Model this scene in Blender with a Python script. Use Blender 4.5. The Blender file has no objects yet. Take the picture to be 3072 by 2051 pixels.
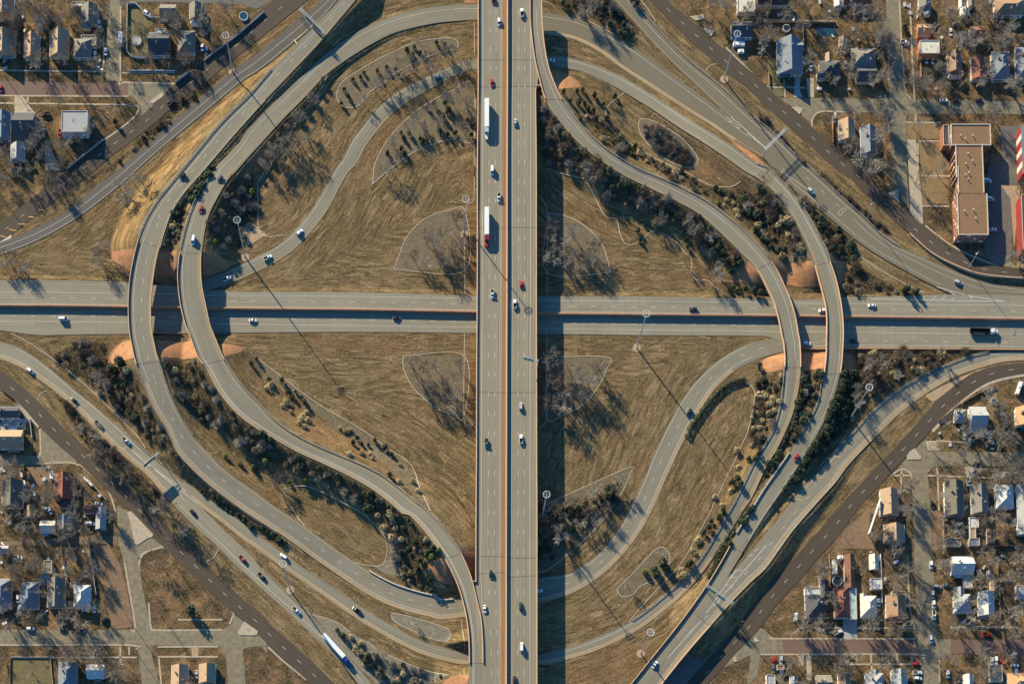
import bpy, bmesh, math, random
import numpy as np
from mathutils import Vector, Matrix
from mathutils.geometry import delaunay_2d_cdt
random.seed(7)
rnd = random.Random(11)
S = bpy.context.scene
COL = S.collection
# ------------------------------------------------------------ survey frame
# positions were measured on an aerial plan; tile letters give the plan sheet
TILE = dict(A=(0, 0), B=(750, 0), C=(1500, 0), D=(2272, 0), E=(0, 500), F=(750, 500), G=(1500, 500), H=(2272, 500),
            I=(0, 1000), J=(750, 1000), K=(1500, 1000), L=(2272, 1000), M=(0, 1517), N=(750, 1517), O=(1500, 1517), P=(2272, 1517))
SC = 2.936
FPX, CX, CY, TH = 4500.0, 1285.0, 2906.0, math.radians(5)
CAM = (-51.0, -460.1, 877.0)
def nat(t, x, y):
    o = TILE[t]; return (o[0] + x / SC, o[1] + y / SC)
def P(n, z=0.0):
    dx = (n[0] - CX) / FPX; dy = -(n[1] - CY) / FPX
    vx, vy, vz = dx, dy * math.cos(TH) + math.sin(TH), dy * math.sin(TH) - math.cos(TH)
    t = (z - CAM[2]) / vz
    return (CAM[0] + vx * t, CAM[1] + vy * t)
def pts(s):
    out = []; t = None
    for k in s.split():
        if k[0].isalpha(): t = k
        else:
            a, b = k.split(','); out.append(nat(t, float(a), float(b)))
    return out
# ------------------------------------------------------------ materials
MATS = {}
def lk(nt, a, b): nt.links.new(a, b)
def new_mat(name):
    m = bpy.data.materials.new(name); m.use_nodes = True
    nt = m.node_tree; b = nt.nodes['Principled BSDF']; b.inputs['Roughness'].default_value = .85
    b.inputs['Specular IOR Level'].default_value = .25
    MATS[name] = m
    return m, nt, b
def noise(nt, scale, detail=4, vec=None, rough=.6, dist=0.0):
    n = nt.nodes.new('ShaderNodeTexNoise'); n.inputs['Scale'].default_value = scale; n.inputs['Detail'].default_value = detail
    n.inputs['Roughness'].default_value = rough; n.inputs['Distortion'].default_value = dist
    if vec is not None: lk(nt, vec, n.inputs['Vector'])
    return n.outputs['Fac']
def ramp(nt, fac, stops):
    r = nt.nodes.new('ShaderNodeValToRGB'); e = r.color_ramp.elements
    while len(e) < len(stops): e.new(.5)
    for i, (p, c) in enumerate(stops):
        e[i].position = p; e[i].color = (*c, 1) if len(c) == 3 else c
    lk(nt, fac, r.inputs[0]); return r.outputs[0]
def mixc(nt, fac, a, b, mode='MIX'):
    m = nt.nodes.new('ShaderNodeMix'); m.data_type = 'RGBA'; m.blend_type = mode
    for s, v in ((m.inputs[0], fac), (m.inputs[6], a), (m.inputs[7], b)):
        if isinstance(v, (int, float)): s.default_value = v
        elif isinstance(v, tuple): s.default_value = (*v, 1)
        else: lk(nt, v, s)
    return m.outputs[2]
def math_(nt, op, a, b=None, c=None):
    m = nt.nodes.new('ShaderNodeMath'); m.operation = op
    for i, v in enumerate((a, b, c)):
        if v is None: continue
        if isinstance(v, (int, float)): m.inputs[i].default_value = v
        else: lk(nt, v, m.inputs[i])
    return m.outputs[0]
def math_v(nt, v, off):
    m = nt.nodes.new('ShaderNodeVectorMath'); m.operation = 'ADD'; lk(nt, v, m.inputs[0]); m.inputs[1].default_value = (off, off * .7, 0); return m.outputs[0]
def coord(nt, kind='Object', scale=None):
    t = nt.nodes.new('ShaderNodeTexCoord'); o = t.outputs[kind]
    if scale:
        mp = nt.nodes.new('ShaderNodeMapping'); mp.inputs['Scale'].default_value = scale; lk(nt, o, mp.inputs['Vector']); o = mp.outputs[0]
    return o
def geo_pos(nt):
    return nt.nodes.new('ShaderNodeNewGeometry').outputs['Position']
def bump(nt, b, h, strength, dist=.1):
    n = nt.nodes.new('ShaderNodeBump'); n.inputs['Strength'].default_value = strength; n.inputs['Distance'].default_value = dist
    lk(nt, h, n.inputs['Height']); lk(nt, n.outputs[0], b.inputs['Normal'])
def plain(name, c, rough=.8, var=.25, scale=1.2, metal=0, objvar=0.0, spec=.25):
    if name in MATS: return MATS[name]
    m, nt, b = new_mat(name); b.inputs['Roughness'].default_value = rough; b.inputs['Metallic'].default_value = metal
    b.inputs['Specular IOR Level'].default_value = spec
    f = noise(nt, scale, 5, geo_pos(nt))
    lo = tuple(x * (1 - var) for x in c); hi = tuple(min(1, x * (1 + var)) for x in c)
    col = ramp(nt, f, [(.3, lo), (.7, hi)])
    if objvar:
        oi = nt.nodes.new('ShaderNodeObjectInfo')
        k = math_(nt, 'MULTIPLY_ADD', oi.outputs['Random'], 2 * objvar, 1 - objvar)
        cb = nt.nodes.new('ShaderNodeCombineColor')
        for i in range(3): lk(nt, k, cb.inputs[i])
        col = mixc(nt, 1.0, col, cb.outputs[0], 'MULTIPLY')
    lk(nt, col, b.inputs['Base Color'])
    return m
def road_mat(name, c, joint=4.6, dark=.55, streak=.36, stain=(.16, .10, .06), stainf=.38, lane=3.66):
    m, nt, b = new_mat(name)
    uv = coord(nt, 'UV'); sp = nt.nodes.new('ShaderNodeSeparateXYZ'); lk(nt, uv, sp.inputs[0]); u, v = sp.outputs[0], sp.outputs[1]
    st = noise(nt, 1.0, 4, coord(nt, 'UV', (.015, 1.3, 1)))
    lo = tuple(x * (1 - streak) for x in c); hi = tuple(min(1, x * (1 + streak * .8)) for x in c)
    col = ramp(nt, st, [(.32, lo), (.5, c), (.7, hi)])
    big = noise(nt, 1.0, 5, coord(nt, 'UV', (.05, .12, 1)))
    col = mixc(nt, math_(nt, 'MULTIPLY', ramp(nt, big, [(.45, (0, 0, 0)), (.75, (1, 1, 1))]), stainf), col, stain)
    if joint:
        cbv = nt.nodes.new('ShaderNodeCombineXYZ'); lk(nt, math_(nt, 'FLOOR', math_(nt, 'MULTIPLY', u, 1 / (joint * 3))), cbv.inputs[0]); lk(nt, math_(nt, 'FLOOR', math_(nt, 'MULTIPLY', v, 1 / lane)), cbv.inputs[1])
        wn = nt.nodes.new('ShaderNodeTexWhiteNoise'); wn.noise_dimensions = '2D'; lk(nt, cbv.outputs[0], wn.inputs['Vector'])
        col = mixc(nt, .3, col, ramp(nt, wn.outputs['Value'], [(0, tuple(x * .68 for x in c)), (.5, c), (1, tuple(x * 1.25 for x in c))]))
    tyre_ = math_(nt, 'ABSOLUTE', math_(nt, 'SINE', math_(nt, 'MULTIPLY', v, math.pi * 2 / lane)))
    tw = math_(nt, 'MULTIPLY', ramp(nt, tyre_, [(.55, (0, 0, 0)), (.95, (1, 1, 1))]), math_(nt, 'MULTIPLY', noise(nt, 1.0, 4, coord(nt, 'UV', (.03, .5, 1))), .42))
    col = mixc(nt, tw, col, tuple(x * .5 for x in c))
    fine = noise(nt, 3.5, 3, geo_pos(nt))
    col = mixc(nt, .35, col, ramp(nt, fine, [(.3, lo), (.7, hi)]))
    # dark oil strip in the middle of each lane
    w = math_(nt, 'SINE', math_(nt, 'MULTIPLY', v, 2 * math.pi / lane * 2))
    wf = math_(nt, 'MULTIPLY', math_(nt, 'MAXIMUM', w, 0), .16)
    col = mixc(nt, wf, col, tuple(x * .4 for x in c))
    if joint:
        fr = math_(nt, 'FRACT', math_(nt, 'MULTIPLY', u, 1 / joint))
        jf = math_(nt, 'LESS_THAN', fr, .035)
        fr2 = math_(nt, 'FRACT', math_(nt, 'MULTIPLY', v, 1 / lane)); j2 = math_(nt, 'LESS_THAN', fr2, .03)
        col = mixc(nt, math_(nt, 'MULTIPLY', math_(nt, 'MAXIMUM', jf, j2), dark), col, tuple(x * .45 for x in c))
    lk(nt, col, b.inputs['Base Color'])
    bump(nt, b, fine, .12, .05)
    return m
CONC = (.25, .225, .165)
road_mat('concrete_pavement', CONC, 4.6, .42)
road_mat('overpass_deck_concrete', (.255, .222, .155), 6.1, .2, stainf=.12)
road_mat('ramp_concrete', (.222, .2, .146), 6.1, .22)
road_mat('shoulder_concrete', (.36, .27, .165), 4.6, .6)
road_mat('worn_concrete', (.225, .2, .148), 4.6, .6)
road_mat('stained_shoulder', (.27, .15, .075), 0, 0, stainf=.5)
road_mat('frontage_asphalt', (.074, .056, .04), 0, 0, streak=.35, stain=(.13, .10, .075), stainf=.3)
road_mat('exit_asphalt', (.11, .1, .088), 0, 0, streak=.4)
road_mat('ramp_asphalt', (.17, .145, .1), 0, 0, streak=.25, stain=(.15, .12, .08))
plain('street_concrete', (.19, .16, .105), var=.28, scale=.35)
plain('patch_asphalt', (.125, .115, .098), var=.2, scale=.4)
plain('dirt_alley', (.17, .12, .075), var=.35, scale=.5)
m, nt, b = new_mat('brick_paving')
br = nt.nodes.new('ShaderNodeTexBrick'); br.inputs['Scale'].default_value = 2.2
br.inputs['Color1'].default_value = (.17, .092, .07, 1); br.inputs['Color2'].default_value = (.12, .068, .053, 1); br.inputs['Mortar'].default_value = (.12, .09, .07, 1)
br.inputs['Mortar Size'].default_value = .04
lk(nt, geo_pos(nt), br.inputs['Vector'])
lk(nt, mixc(nt, math_(nt, 'MULTIPLY', noise(nt, .12, 5, geo_pos(nt)), .5), br.outputs[0], (.22, .14, .11)), b.inputs['Base Color'])
plain('kerb_concrete', (.48, .41, .32), var=.15)
plain('sidewalk_concrete', (.38, .31, .22), var=.25, scale=.7)
plain('parapet_concrete', (.58, .36, .22), var=.14, scale=.5)
plain('barrier_concrete', (.5, .45, .36), var=.2, scale=.8)
plain('wall_terracotta', (.46, .22, .12), var=.2, scale=.4)
plain('wall_concrete', (.33, .32, .3), var=.2, scale=.3)
m, nt, b = new_mat('slope_paving'); g0 = geo_pos(nt); sp_ = nt.nodes.new('ShaderNodeSeparateXYZ'); lk(nt, g0, sp_.inputs[0])
f_ = noise(nt, .25, 6, g0, .7); c_ = ramp(nt, f_, [(.32, (.18, .08, .036)), (.5, (.32, .145, .062)), (.68, (.42, .205, .09))])
c_ = mixc(nt, .3, c_, ramp(nt, noise(nt, 2.2, 5, g0, .75), [(.35, (.2, .1, .055)), (.65, (.55, .3, .17))]))
jx = math_(nt, 'LESS_THAN', math_(nt, 'FRACT', math_(nt, 'MULTIPLY', sp_.outputs[0], .33)), .05); jy = math_(nt, 'LESS_THAN', math_(nt, 'FRACT', math_(nt, 'MULTIPLY', sp_.outputs[1], .33)), .05)
lk(nt, mixc(nt, math_(nt, 'MULTIPLY', math_(nt, 'MAXIMUM', jx, jy), .45), c_, (.12, .065, .04)), b.inputs['Base Color'])
plain('steel_rail', (.33, .32, .3), rough=.5, metal=.4, var=.2)
plain('galvanised', (.5, .5, .48), rough=.45, metal=.3, var=.1)
plain('white_paint', (.6, .56, .48), var=.22, scale=2)
plain('yellow_paint', (.62, .36, .10), var=.2, scale=2)
plain('joint_dark', (.06, .055, .05))
plain('lamp_white', (.62, .62, .6), var=.03, rough=.4)
plain('sign_green', (.0, .22, .17), var=.08, rough=.45)
plain('sign_back', (.09, .13, .15), var=.1)
plain('glass_dark', (.02, .03, .04), rough=.15, var=.1, spec=.6)
plain('tyre', (.02, .02, .02), var=.1)
plain('lens', (.75, .75, .7), rough=.2, var=.05)
plain('tail', (.4, .02, .02), rough=.3, var=.05)
plain('bark', (.16, .12, .09), var=.3, objvar=.2)
plain('twigs_grey', (.36, .31, .25), var=.25, objvar=.25)
plain('twigs_brown', (.22, .165, .115), var=.3, objvar=.25)
plain('juniper', (.042, .056, .028), var=.45, scale=1.5, objvar=.3)
plain('yellow_green', (.13, .15, .03), var=.35, scale=1.5, objvar=.2)
plain('straw', (.40, .31, .16), var=.3, scale=2, objvar=.2)
plain('bush_brown', (.12, .09, .055), var=.4, scale=1.5, objvar=.3)
plain('undergrowth', (.12, .09, .05), var=.5, scale=.8)
plain('pool_water', (.02, .06, .09), rough=.1, spec=.6)
plain('timber', (.26, .17, .1), var=.25)
plain('shed_white', (.7, .7, .68), var=.1)
def bed_mat(name, c1, c2):
    m, nt, b = new_mat(name)
    f = noise(nt, .3, 6, geo_pos(nt), .7); g = noise(nt, .9, 6, geo_pos(nt), .75)
    lk(nt, mixc(nt, .45, ramp(nt, f, [(.38, c1), (.6, c2)]), ramp(nt, g, [(.36, tuple(x * .6 for x in c1)), (.62, tuple(min(1, x * 1.5) for x in c2))])), b.inputs['Base Color'])
    bump(nt, b, g, .9, .25)
bed_mat('mulch', (.078, .062, .036), (.175, .135, .08))
bed_mat('gravel', (.12, .105, .07), (.22, .195, .14))
bed_mat('red_soil', (.14, .085, .05), (.22, .14, .085))
bed_mat('dry_lawn', (.14, .09, .042), (.25, .165, .08))
bed_mat('dead_lawn', (.1, .088, .036), (.16, .125, .058))
bed_mat('tan_dirt', (.30, .2, .12), (.38, .27, .17))
# ground
m, nt, b = new_mat('ground_grass')
pos = geo_pos(nt)
mow = nt.nodes.new('ShaderNodeAttribute'); mow.attribute_name = 'mow'
res = nt.nodes.new('ShaderNodeAttribute'); res.attribute_name = 'town'
sepm = nt.nodes.new('ShaderNodeMapping'); sepm.inputs['Scale'].default_value = (.5, .09, 1); lk(nt, mow.outputs['Vector'], sepm.inputs['Vector'])
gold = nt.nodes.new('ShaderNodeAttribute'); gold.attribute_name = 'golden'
soila = nt.nodes.new('ShaderNodeAttribute'); soila.attribute_name = 'soil'
n1 = noise(nt, 1.0, 6, sepm.outputs[0], .74, .8)     # broken streaks along the mowing
n2 = noise(nt, .026, 5, pos, .6)                      # big patches
n3 = noise(nt, .75, 6, pos, .72, .4)                  # tussocks
n4 = noise(nt, .06, 6, pos, .68)
n6 = noise(nt, .22, 5, pos, .6, .6)
grass = ramp(nt, n1, [(.38, (.050, .036, .018)), (.46, (.135, .092, .044)), (.53, (.23, .158, .078)), (.62, (.43, .305, .165))])
grass = mixc(nt, .4, grass, ramp(nt, n3, [(.36, (.038, .03, .017)), (.46, (.112, .08, .042)), (.54, (.185, .13, .07)), (.65, (.38, .27, .155))]))
grass = mixc(nt, math_(nt, 'MULTIPLY', ramp(nt, n6, [(.45, (0, 0, 0)), (.68, (1, 1, 1))]), .45), grass, mixc(nt, .5, grass, (.085, .07, .033)))
soil = ramp(nt, n3, [(.32, (.10, .055, .026)), (.68, (.29, .165, .085))])
grass = mixc(nt, math_(nt, 'MULTIPLY', ramp(nt, n4, [(.51, (0, 0, 0)), (.68, (1, 1, 1))]), .5), grass, soil)
grass = mixc(nt, math_(nt, 'MULTIPLY', ramp(nt, n2, [(.42, (0, 0, 0)), (.58, (1, 1, 1))]), .45), grass, mixc(nt, .55, grass, (.075, .06, .03)))
n7 = noise(nt, .045, 6, math_v(nt, pos, 40.0), .65)
grass = mixc(nt, math_(nt, 'MULTIPLY', ramp(nt, n7, [(.5, (0, 0, 0)), (.66, (1, 1, 1))]), .5), grass, mixc(nt, .5, grass, (.36, .26, .14)))
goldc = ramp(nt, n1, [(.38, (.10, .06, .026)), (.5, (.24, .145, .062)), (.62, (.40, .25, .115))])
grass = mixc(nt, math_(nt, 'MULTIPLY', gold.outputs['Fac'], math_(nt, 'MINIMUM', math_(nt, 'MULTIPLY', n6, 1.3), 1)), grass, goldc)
grass = mixc(nt, math_(nt, 'MULTIPLY', math_(nt, 'MULTIPLY', soila.outputs['Fac'], .6), math_(nt, 'MINIMUM', math_(nt, 'MULTIPLY', n6, 1.5), 1)), grass, soil)
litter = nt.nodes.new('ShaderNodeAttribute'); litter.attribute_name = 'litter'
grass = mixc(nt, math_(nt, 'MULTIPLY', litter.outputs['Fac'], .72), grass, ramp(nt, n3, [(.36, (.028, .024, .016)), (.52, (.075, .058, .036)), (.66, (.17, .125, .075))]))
n5 = noise(nt, .10, 6, pos, .7, .5)
town = ramp(nt, n5, [(.34, (.035, .032, .018)), (.44, (.075, .058, .03)), (.5, (.15, .095, .05)), (.57, (.26, .155, .08)), (.66, (.42, .26, .14))])
town = mixc(nt, .5, town, ramp(nt, n3, [(.36, (.03, .027, .016)), (.48, (.095, .07, .037)), (.64, (.27, .19, .105))]))
col = mixc(nt, res.outputs['Fac'], grass, town)
lk(nt, col, b.inputs['Base Color']); b.inputs['Roughness'].default_value = 1; b.inputs['Specular IOR Level'].default_value = 0
hh = math_(nt, 'ADD', math_(nt, 'MULTIPLY', n1, .8), n3)
bump(nt, b, hh, .6, .8)
# ------------------------------------------------------------ object helpers
def tag(o, label=None, cat=None, group=None, kind=None):
    if label: o['label'] = label
    if cat: o['category'] = cat
    if group: o['group'] = group
    if kind: o['kind'] = kind
    return o
def empty(name, loc, rz=0):
    o = bpy.data.objects.new(name, None); COL.objects.link(o); o.location = loc; o.rotation_euler[2] = rz
    o.empty_display_size = .5
    return o
def mesh_obj(name, V, F, mat, parent=None, uv=None, data_only=False, smooth=False):
    me = bpy.data.meshes.new(name); me.from_pydata([tuple(v) for v in V], [], F)
    if uv is not None:
        l = me.uv_layers.new(name='UVMap')
        idx = np.empty(len(me.loops), dtype=np.int32); me.loops.foreach_get('vertex_index', idx)
        l.data.foreach_set('uv', np.asarray(uv, dtype=np.float32)[idx].ravel())
    mats = mat if isinstance(mat, (list, tuple)) else [mat]
    for k in mats: me.materials.append(MATS[k] if isinstance(k, str) else k)
    if smooth: me.polygons.foreach_set('use_smooth', [True] * len(me.polygons))
    me.update()
    if data_only: return me
    return link(name, me, parent)
def link(name, me, parent=None):
    o = bpy.data.objects.new(name, me); COL.objects.link(o)
    if parent is not None: o.parent = parent
    return o
class MB:
    def __init__(s): s.V = []; s.F = []; s.mi = []
    def box(s, x0, y0, z0, x1, y1, z1, mi=0):
        s.hexa([(x0, y0, z0), (x1, y0, z0), (x1, y1, z0), (x0, y1, z0), (x0, y0, z1), (x1, y0, z1), (x1, y1, z1), (x0, y1, z1)], mi)
    def hexa(s, v, mi=0):
        n = len(s.V); s.V += v
        for f in ((0, 3, 2, 1), (4, 5, 6, 7), (0, 1, 5, 4), (1, 2, 6, 5), (2, 3, 7, 6), (3, 0, 4, 7)):
            s.F.append(tuple(n + i for i in f)); s.mi.append(mi)
    def poly(s, v, mi=0):
        n = len(s.V); s.V += v; s.F.append(tuple(range(n, n + len(v)))); s.mi.append(mi)
    def tube(s, a, b, r0, r1, k=6, mi=0, cap=True):
        a = Vector(a); b = Vector(b); d = (b - a).normalized()
        t = d.cross(Vector((0, 0, 1)) if abs(d.z) < .9 else Vector((1, 0, 0))).normalized(); w = d.cross(t)
        n = len(s.V)
        for p, r in ((a, r0), (b, r1)):
            for i in range(k):
                q = 2 * math.pi * i / k; s.V.append(tuple(p + t * (r * math.cos(q)) + w * (r * math.sin(q))))
        for i in range(k):
            j = (i + 1) % k; s.F.append((n + i, n + j, n + k + j, n + k + i)); s.mi.append(mi)
        if cap:
            s.F.append(tuple(n + k + i for i in range(k))); s.mi.append(mi)
            s.F.append(tuple(n + i for i in reversed(range(k)))); s.mi.append(mi)
    def build(s, name, mat, parent=None, data_only=False, smooth=False):
        r = mesh_obj(name, s.V, s.F, mat, parent, data_only=data_only, smooth=smooth)
        me = r if data_only else r.data
        if any(s.mi): me.polygons.foreach_set('material_index', s.mi)
        return r
ORD = ['zeroth', 'first', 'second', 'third', 'fourth', 'fifth', 'sixth', 'seventh', 'eighth', 'ninth', 'tenth', 'eleventh', 'twelfth', 'thirteenth',
       'fourteenth', 'fifteenth', 'sixteenth', 'seventeenth', 'eighteenth', 'nineteenth', 'twentieth', 'twenty-first', 'twenty-second', 'twenty-third',
       'twenty-fourth', 'twenty-fifth', 'twenty-sixth', 'twenty-seventh', 'twenty-eighth', 'twenty-ninth', 'thirtieth', 'thirty-first', 'thirty-second']
# ------------------------------------------------------------ roads
# station: "u-edge v-edge [z]" ; tile letter sticks
def stations(s):
    out = []; t = None; zs = []
    for part in s.split(';'):
        k = part.split()
        if not k: continue
        if k[0].isalpha(): t = k[0]; k = k[1:]
        u = tuple(float(q) for q in k[0].split(',')); v = tuple(float(q) for q in k[1].split(','))
        zs.append(float(k[2]) if len(k) > 2 else None)
        out.append((nat(t, *u), nat(t, *v)))
    known = [i for i, z in enumerate(zs) if z is not None] or [0]
    if zs[known[0]] is None: zs[0] = 0.0
    zz = np.interp(range(len(zs)), known, [zs[i] for i in known])
    return [(u, v, float(z)) for (u, v), z in zip(out, zz)]
def catmull(a, n):
    a = np.asarray(a, float); m = len(a); p = np.vstack([2 * a[0] - a[1], a, 2 * a[-1] - a[-2]]); res = []; ids = []
    for i in range(m - 1):
        p0, p1, p2, p3 = p[i], p[i + 1], p[i + 2], p[i + 3]
        for k in range(n[i]):
            t = k / n[i]
            res.append(.5 * ((2 * p1) + (-p0 + p2) * t + (2 * p0 - 5 * p1 + 4 * p2 - p3) * t * t + (-p0 + 3 * p1 - 3 * p2 + p3) * t ** 3)); ids.append(i + t)
    res.append(a[-1]); ids.append(m - 1)
    return np.array(res), np.array(ids)
ROADS = {}
class Road: pass
def road(name, spec, mat, bridges=(), lift=0.05, emb=True, town=False, kindname='road'):
    st = stations(spec)
    A = []
    for u, v, z in st:
        pu, pv = P(u, z), P(v, z); A.append([*pu, *pv, z])
    A = np.array(A)
    n = []
    for i in range(len(A) - 1):
        d = np.hypot(*(A[i + 1, :2] + A[i + 1, 2:4] - A[i, :2] - A[i, 2:4])) / 2; n.append(max(2, int(d / 2.5)))
    R, ids = catmull(A, n)
    # z: piecewise linear smoothed
    R[:, 4] = np.interp(ids, range(len(A)), A[:, 4])
    k = np.array([1, 2, 3, 4, 3, 2, 1.]); k /= k.sum()
    zz = np.pad(R[:, 4], 3, mode='edge'); R[:, 4] = np.convolve(zz, k, 'valid')
    r = Road(); r.name = name; r.U = R[:, :2]; r.V = R[:, 2:4]; r.z = R[:, 4] + lift; r.ids = ids; r.mat = mat; r.bridges = bridges; r.emb = emb; r.lift = lift
    c = (r.U + r.V) / 2; r.c = c; r.w = np.hypot(*(r.U - r.V).T); r.s = np.concatenate([[0], np.cumsum(np.hypot(*np.diff(c, axis=0).T))])
    ROADS[name] = r
    return r
def on_bridge(r, i):
    return any(a <= r.ids[i] <= b for a, b in r.bridges)
def ribbon(r, sel, fa, fb, dz, mat, name, parent=None, uvc=None):
    """strip between lateral positions fa(i), fb(i) in metres from the U edge, over index list sel"""
    V = []; uv = []
    for i in sel:
        d = (r.V[i] - r.U[i]); w = r.w[i]; d = d / w
        a, b = fa(i), fb(i)
        pa = r.U[i] + d * a; pb = r.U[i] + d * b
        V += [(*pa, r.z[i] + dz), (*pb, r.z[i] + dz)]; uv += [(r.s[i], a - w / 2), (r.s[i], b - w / 2)]
    k = len(sel)
    up = np.cross((r.c[sel[1]] - r.c[sel[0]]), (r.V[sel[0]] - r.U[sel[0]])) > 0
    F = [(2 * i, 2 * i + 2, 2 * i + 3, 2 * i + 1) if up else (2 * i, 2 * i + 1, 2 * i + 3, 2 * i + 2) for i in range(k - 1)]
    # subdivide across for shading is not needed
    return mesh_obj(name, V, F, mat, parent, uv=uv)
def lat(r, spec):
    """'U1.2' metres from U edge, 'V1.2' metres in from V edge, 'F.5' fraction"""
    k, x = spec[0], float(spec[1:])
    if k == 'U': return lambda i: x
    if k == 'V': return lambda i: r.w[i] - x
    return lambda i: r.w[i] * x
def idx(r, a, b): return [i for i in range(len(r.ids)) if a - 1e-6 <= r.ids[i] <= b + 1e-6]
def solid_line(mb, r, spec, a, b, w=.17, dz=.03):
    f = lat(r, spec); sel = idx(r, a, b)
    for i, j in zip(sel[:-1], sel[1:]):
        q = []
        for t in (i, j):
            d = (r.V[t] - r.U[t]) / r.w[t]
            q.append([(*(r.U[t] + d * (f(t) - w / 2)), r.z[t] + dz), (*(r.U[t] + d * (f(t) + w / 2)), r.z[t] + dz)])
        mb.poly([q[0][0], q[1][0], q[1][1], q[0][1]])
def dash_line(mb, r, spec, a, b, w=.2, per=12.2, ln=3.0, dz=.03, off=0):
    f = lat(r, spec); s0 = np.interp(a, r.ids, r.s); s1 = np.interp(b, r.ids, r.s); s = s0 + off
    n = len(r.s)
    def at(s):
        i = min(n - 2, max(0, int(np.searchsorted(r.s, s)) - 1)); t = (s - r.s[i]) / (r.s[i + 1] - r.s[i])
        U = r.U[i] * (1 - t) + r.U[i + 1] * t; V = r.V[i] * (1 - t) + r.V[i + 1] * t; z = r.z[i] * (1 - t) + r.z[i + 1] * t
        W = np.hypot(*(V - U)); fx = f(i) * (1 - t) + f(i + 1) * t
        d = (V - U) / W
        return (*(U + d * (fx - w / 2)), z + dz), (*(U + d * (fx + w / 2)), z + dz)
    while s + ln < s1:
        a0, b0 = at(s); a1, b1 = at(s + ln); mb.poly([a0, a1, b1, b0]); s += per
def sweep(mb, line, lo, hi, z0, z1):
    """box section along a 3D polyline; lo..hi lateral offset to the left, z0..z1 relative height"""
    L = np.asarray(line, float); n = len(L)
    T = np.gradient(L[:, :2], axis=0); T /= np.hypot(*T.T)[:, None] + 1e-9; N = np.stack([-T[:, 1], T[:, 0]], 1)
    base = len(mb.V)
    for i in range(n):
        for o, h in ((lo, z0), (hi, z0), (hi, z1), (lo, z1)):
            p = L[i, :2] + N[i] * o; mb.V.append((p[0], p[1], L[i, 2] + h))
    for i in range(n - 1):
        for k in range(4):
            a = base + 4 * i + k; b_ = base + 4 * i + (k + 1) % 4
            mb.F.append((a, b_, b_ + 4, a + 4)); mb.mi.append(0)
    mb.F.append((base, base + 3, base + 2, base + 1)); mb.mi.append(0)
    e = base + 4 * (n - 1); mb.F.append((e, e + 1, e + 2, e + 3)); mb.mi.append(0)
def edge(r, side, sel, inset=0.0):
    out = []
    for i in sel:
        d = (r.V[i] - r.U[i]) / r.w[i]; p = r.U[i] + d * inset if side == 'U' else r.V[i] - d * inset
        out.append((p[0], p[1], r.z[i]))
    return out

road('alpha', """B 880,-110 1025,-110 6; 790,0 935,0 5.6; 560,240 660,325; 400,400 520,480; 190,610 330,680 4.8; A 2202,830 2332,890 5.0; 1950,1080 2065,1185 6; 1700,1380 1825,1465 7.5;
E 1480,180 1615,240 8.6; 1380,310 1515,392; 1290,460 1460,530 9.5; 1215,650 1405,715 9.8; 1160,880 1370,870; 1135,1060 1343,1060; 1128,1250 1330,1250; 1138,1450 1338,1440;
I 1165,130 1368,120; 1190,240 1390,215 9.6; 1265,440 1440,390; 1350,640 1520,600 8.2; 1450,800 1610,775; 1555,1030 1695,900; 1685,1180 1820,1035 5.5; 1825,1310 1945,1165; 1975,1430 2090,1280;
2125,1540 2240,1385 3; N 88,130 188,-17; 243,230 345,86; 398,338 500,193; 548,450 650,300; 698,555 800,408 .5; 855,660 955,513; 1010,762 1108,612 0; 1195,857 1270,692; 1385,925 1440,750; 1572,968 1605,790; 1770,990 1790,825 0;
O 345,850 345,640; 610,775 600,600; 800,675 730,530; 1000,515 890,400; 1200,275 1055,190; 1345,20 1165,-10; K 1440,1320 1265,1290; 1555,1070 1380,1015; 1655,870 1490,790; 1760,680 1600,590; 1890,490 1740,405; 2060,335 1930,235; 2250,235 2160,105;
L 215,163 200,32; 420,140 420,8; 640,133 600,20 0""", 'ramp_concrete', bridges=((11, 17),))
road('beta', """C 380,60 380,215 0; B 2005,40 2005,178 0; 1800,45 1840,185; 1600,65 1640,205; 1400,105 1440,245; 1200,165 1250,300; 1000,255 1080,385; 850,345 930,475; 700,455 790,570 1.5; 560,575 650,680; 380,745 480,860; 190,930 300,1040; 0,1120 100,1260 5;
A 2080,1290 2200,1370; 1920,1450 2060,1530; E 1880,50 2010,110 7.5; 1770,210 1920,265; 1690,370 1850,400 9.2; 1640,520 1808,545; 1600,680 1785,700 9.8; 1575,800 1772,800; 1563,930 1772,940; 1568,1070 1785,1080; 1590,1230 1817,1235; 1633,1400 1853,1400;
I 1665,0 1880,0; 1700,100 1925,110; 1750,225 1965,205 9.8; 1820,320 1995,265; 1900,475 2070,385; 2010,625 2165,505; 2130,745 2270,610 8.8; J 70,845 180,735; 230,940 340,860; 420,1045 520,960 8; 620,1135 710,1045; 830,1235 920,1130; 1040,1350 1130,1235 8; 1220,1480 1310,1365; 1340,1585 1450,1480;
N 1400,80 1540,30; 1530,215 1670,160; 1640,360 1780,300 9.6; 1715,465 1860,420 10; 1790,610 1925,560; 1840,730 1965,680 10.3; 1880,870 2000,830; 1905,990 2035,980; 1925,1150 2050,1150; 1930,1350 2055,1350 10.5; 1930,1620 2055,1620 10.5""", 'ramp_concrete', bridges=((19.4, 27), (43, 49)))
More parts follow.
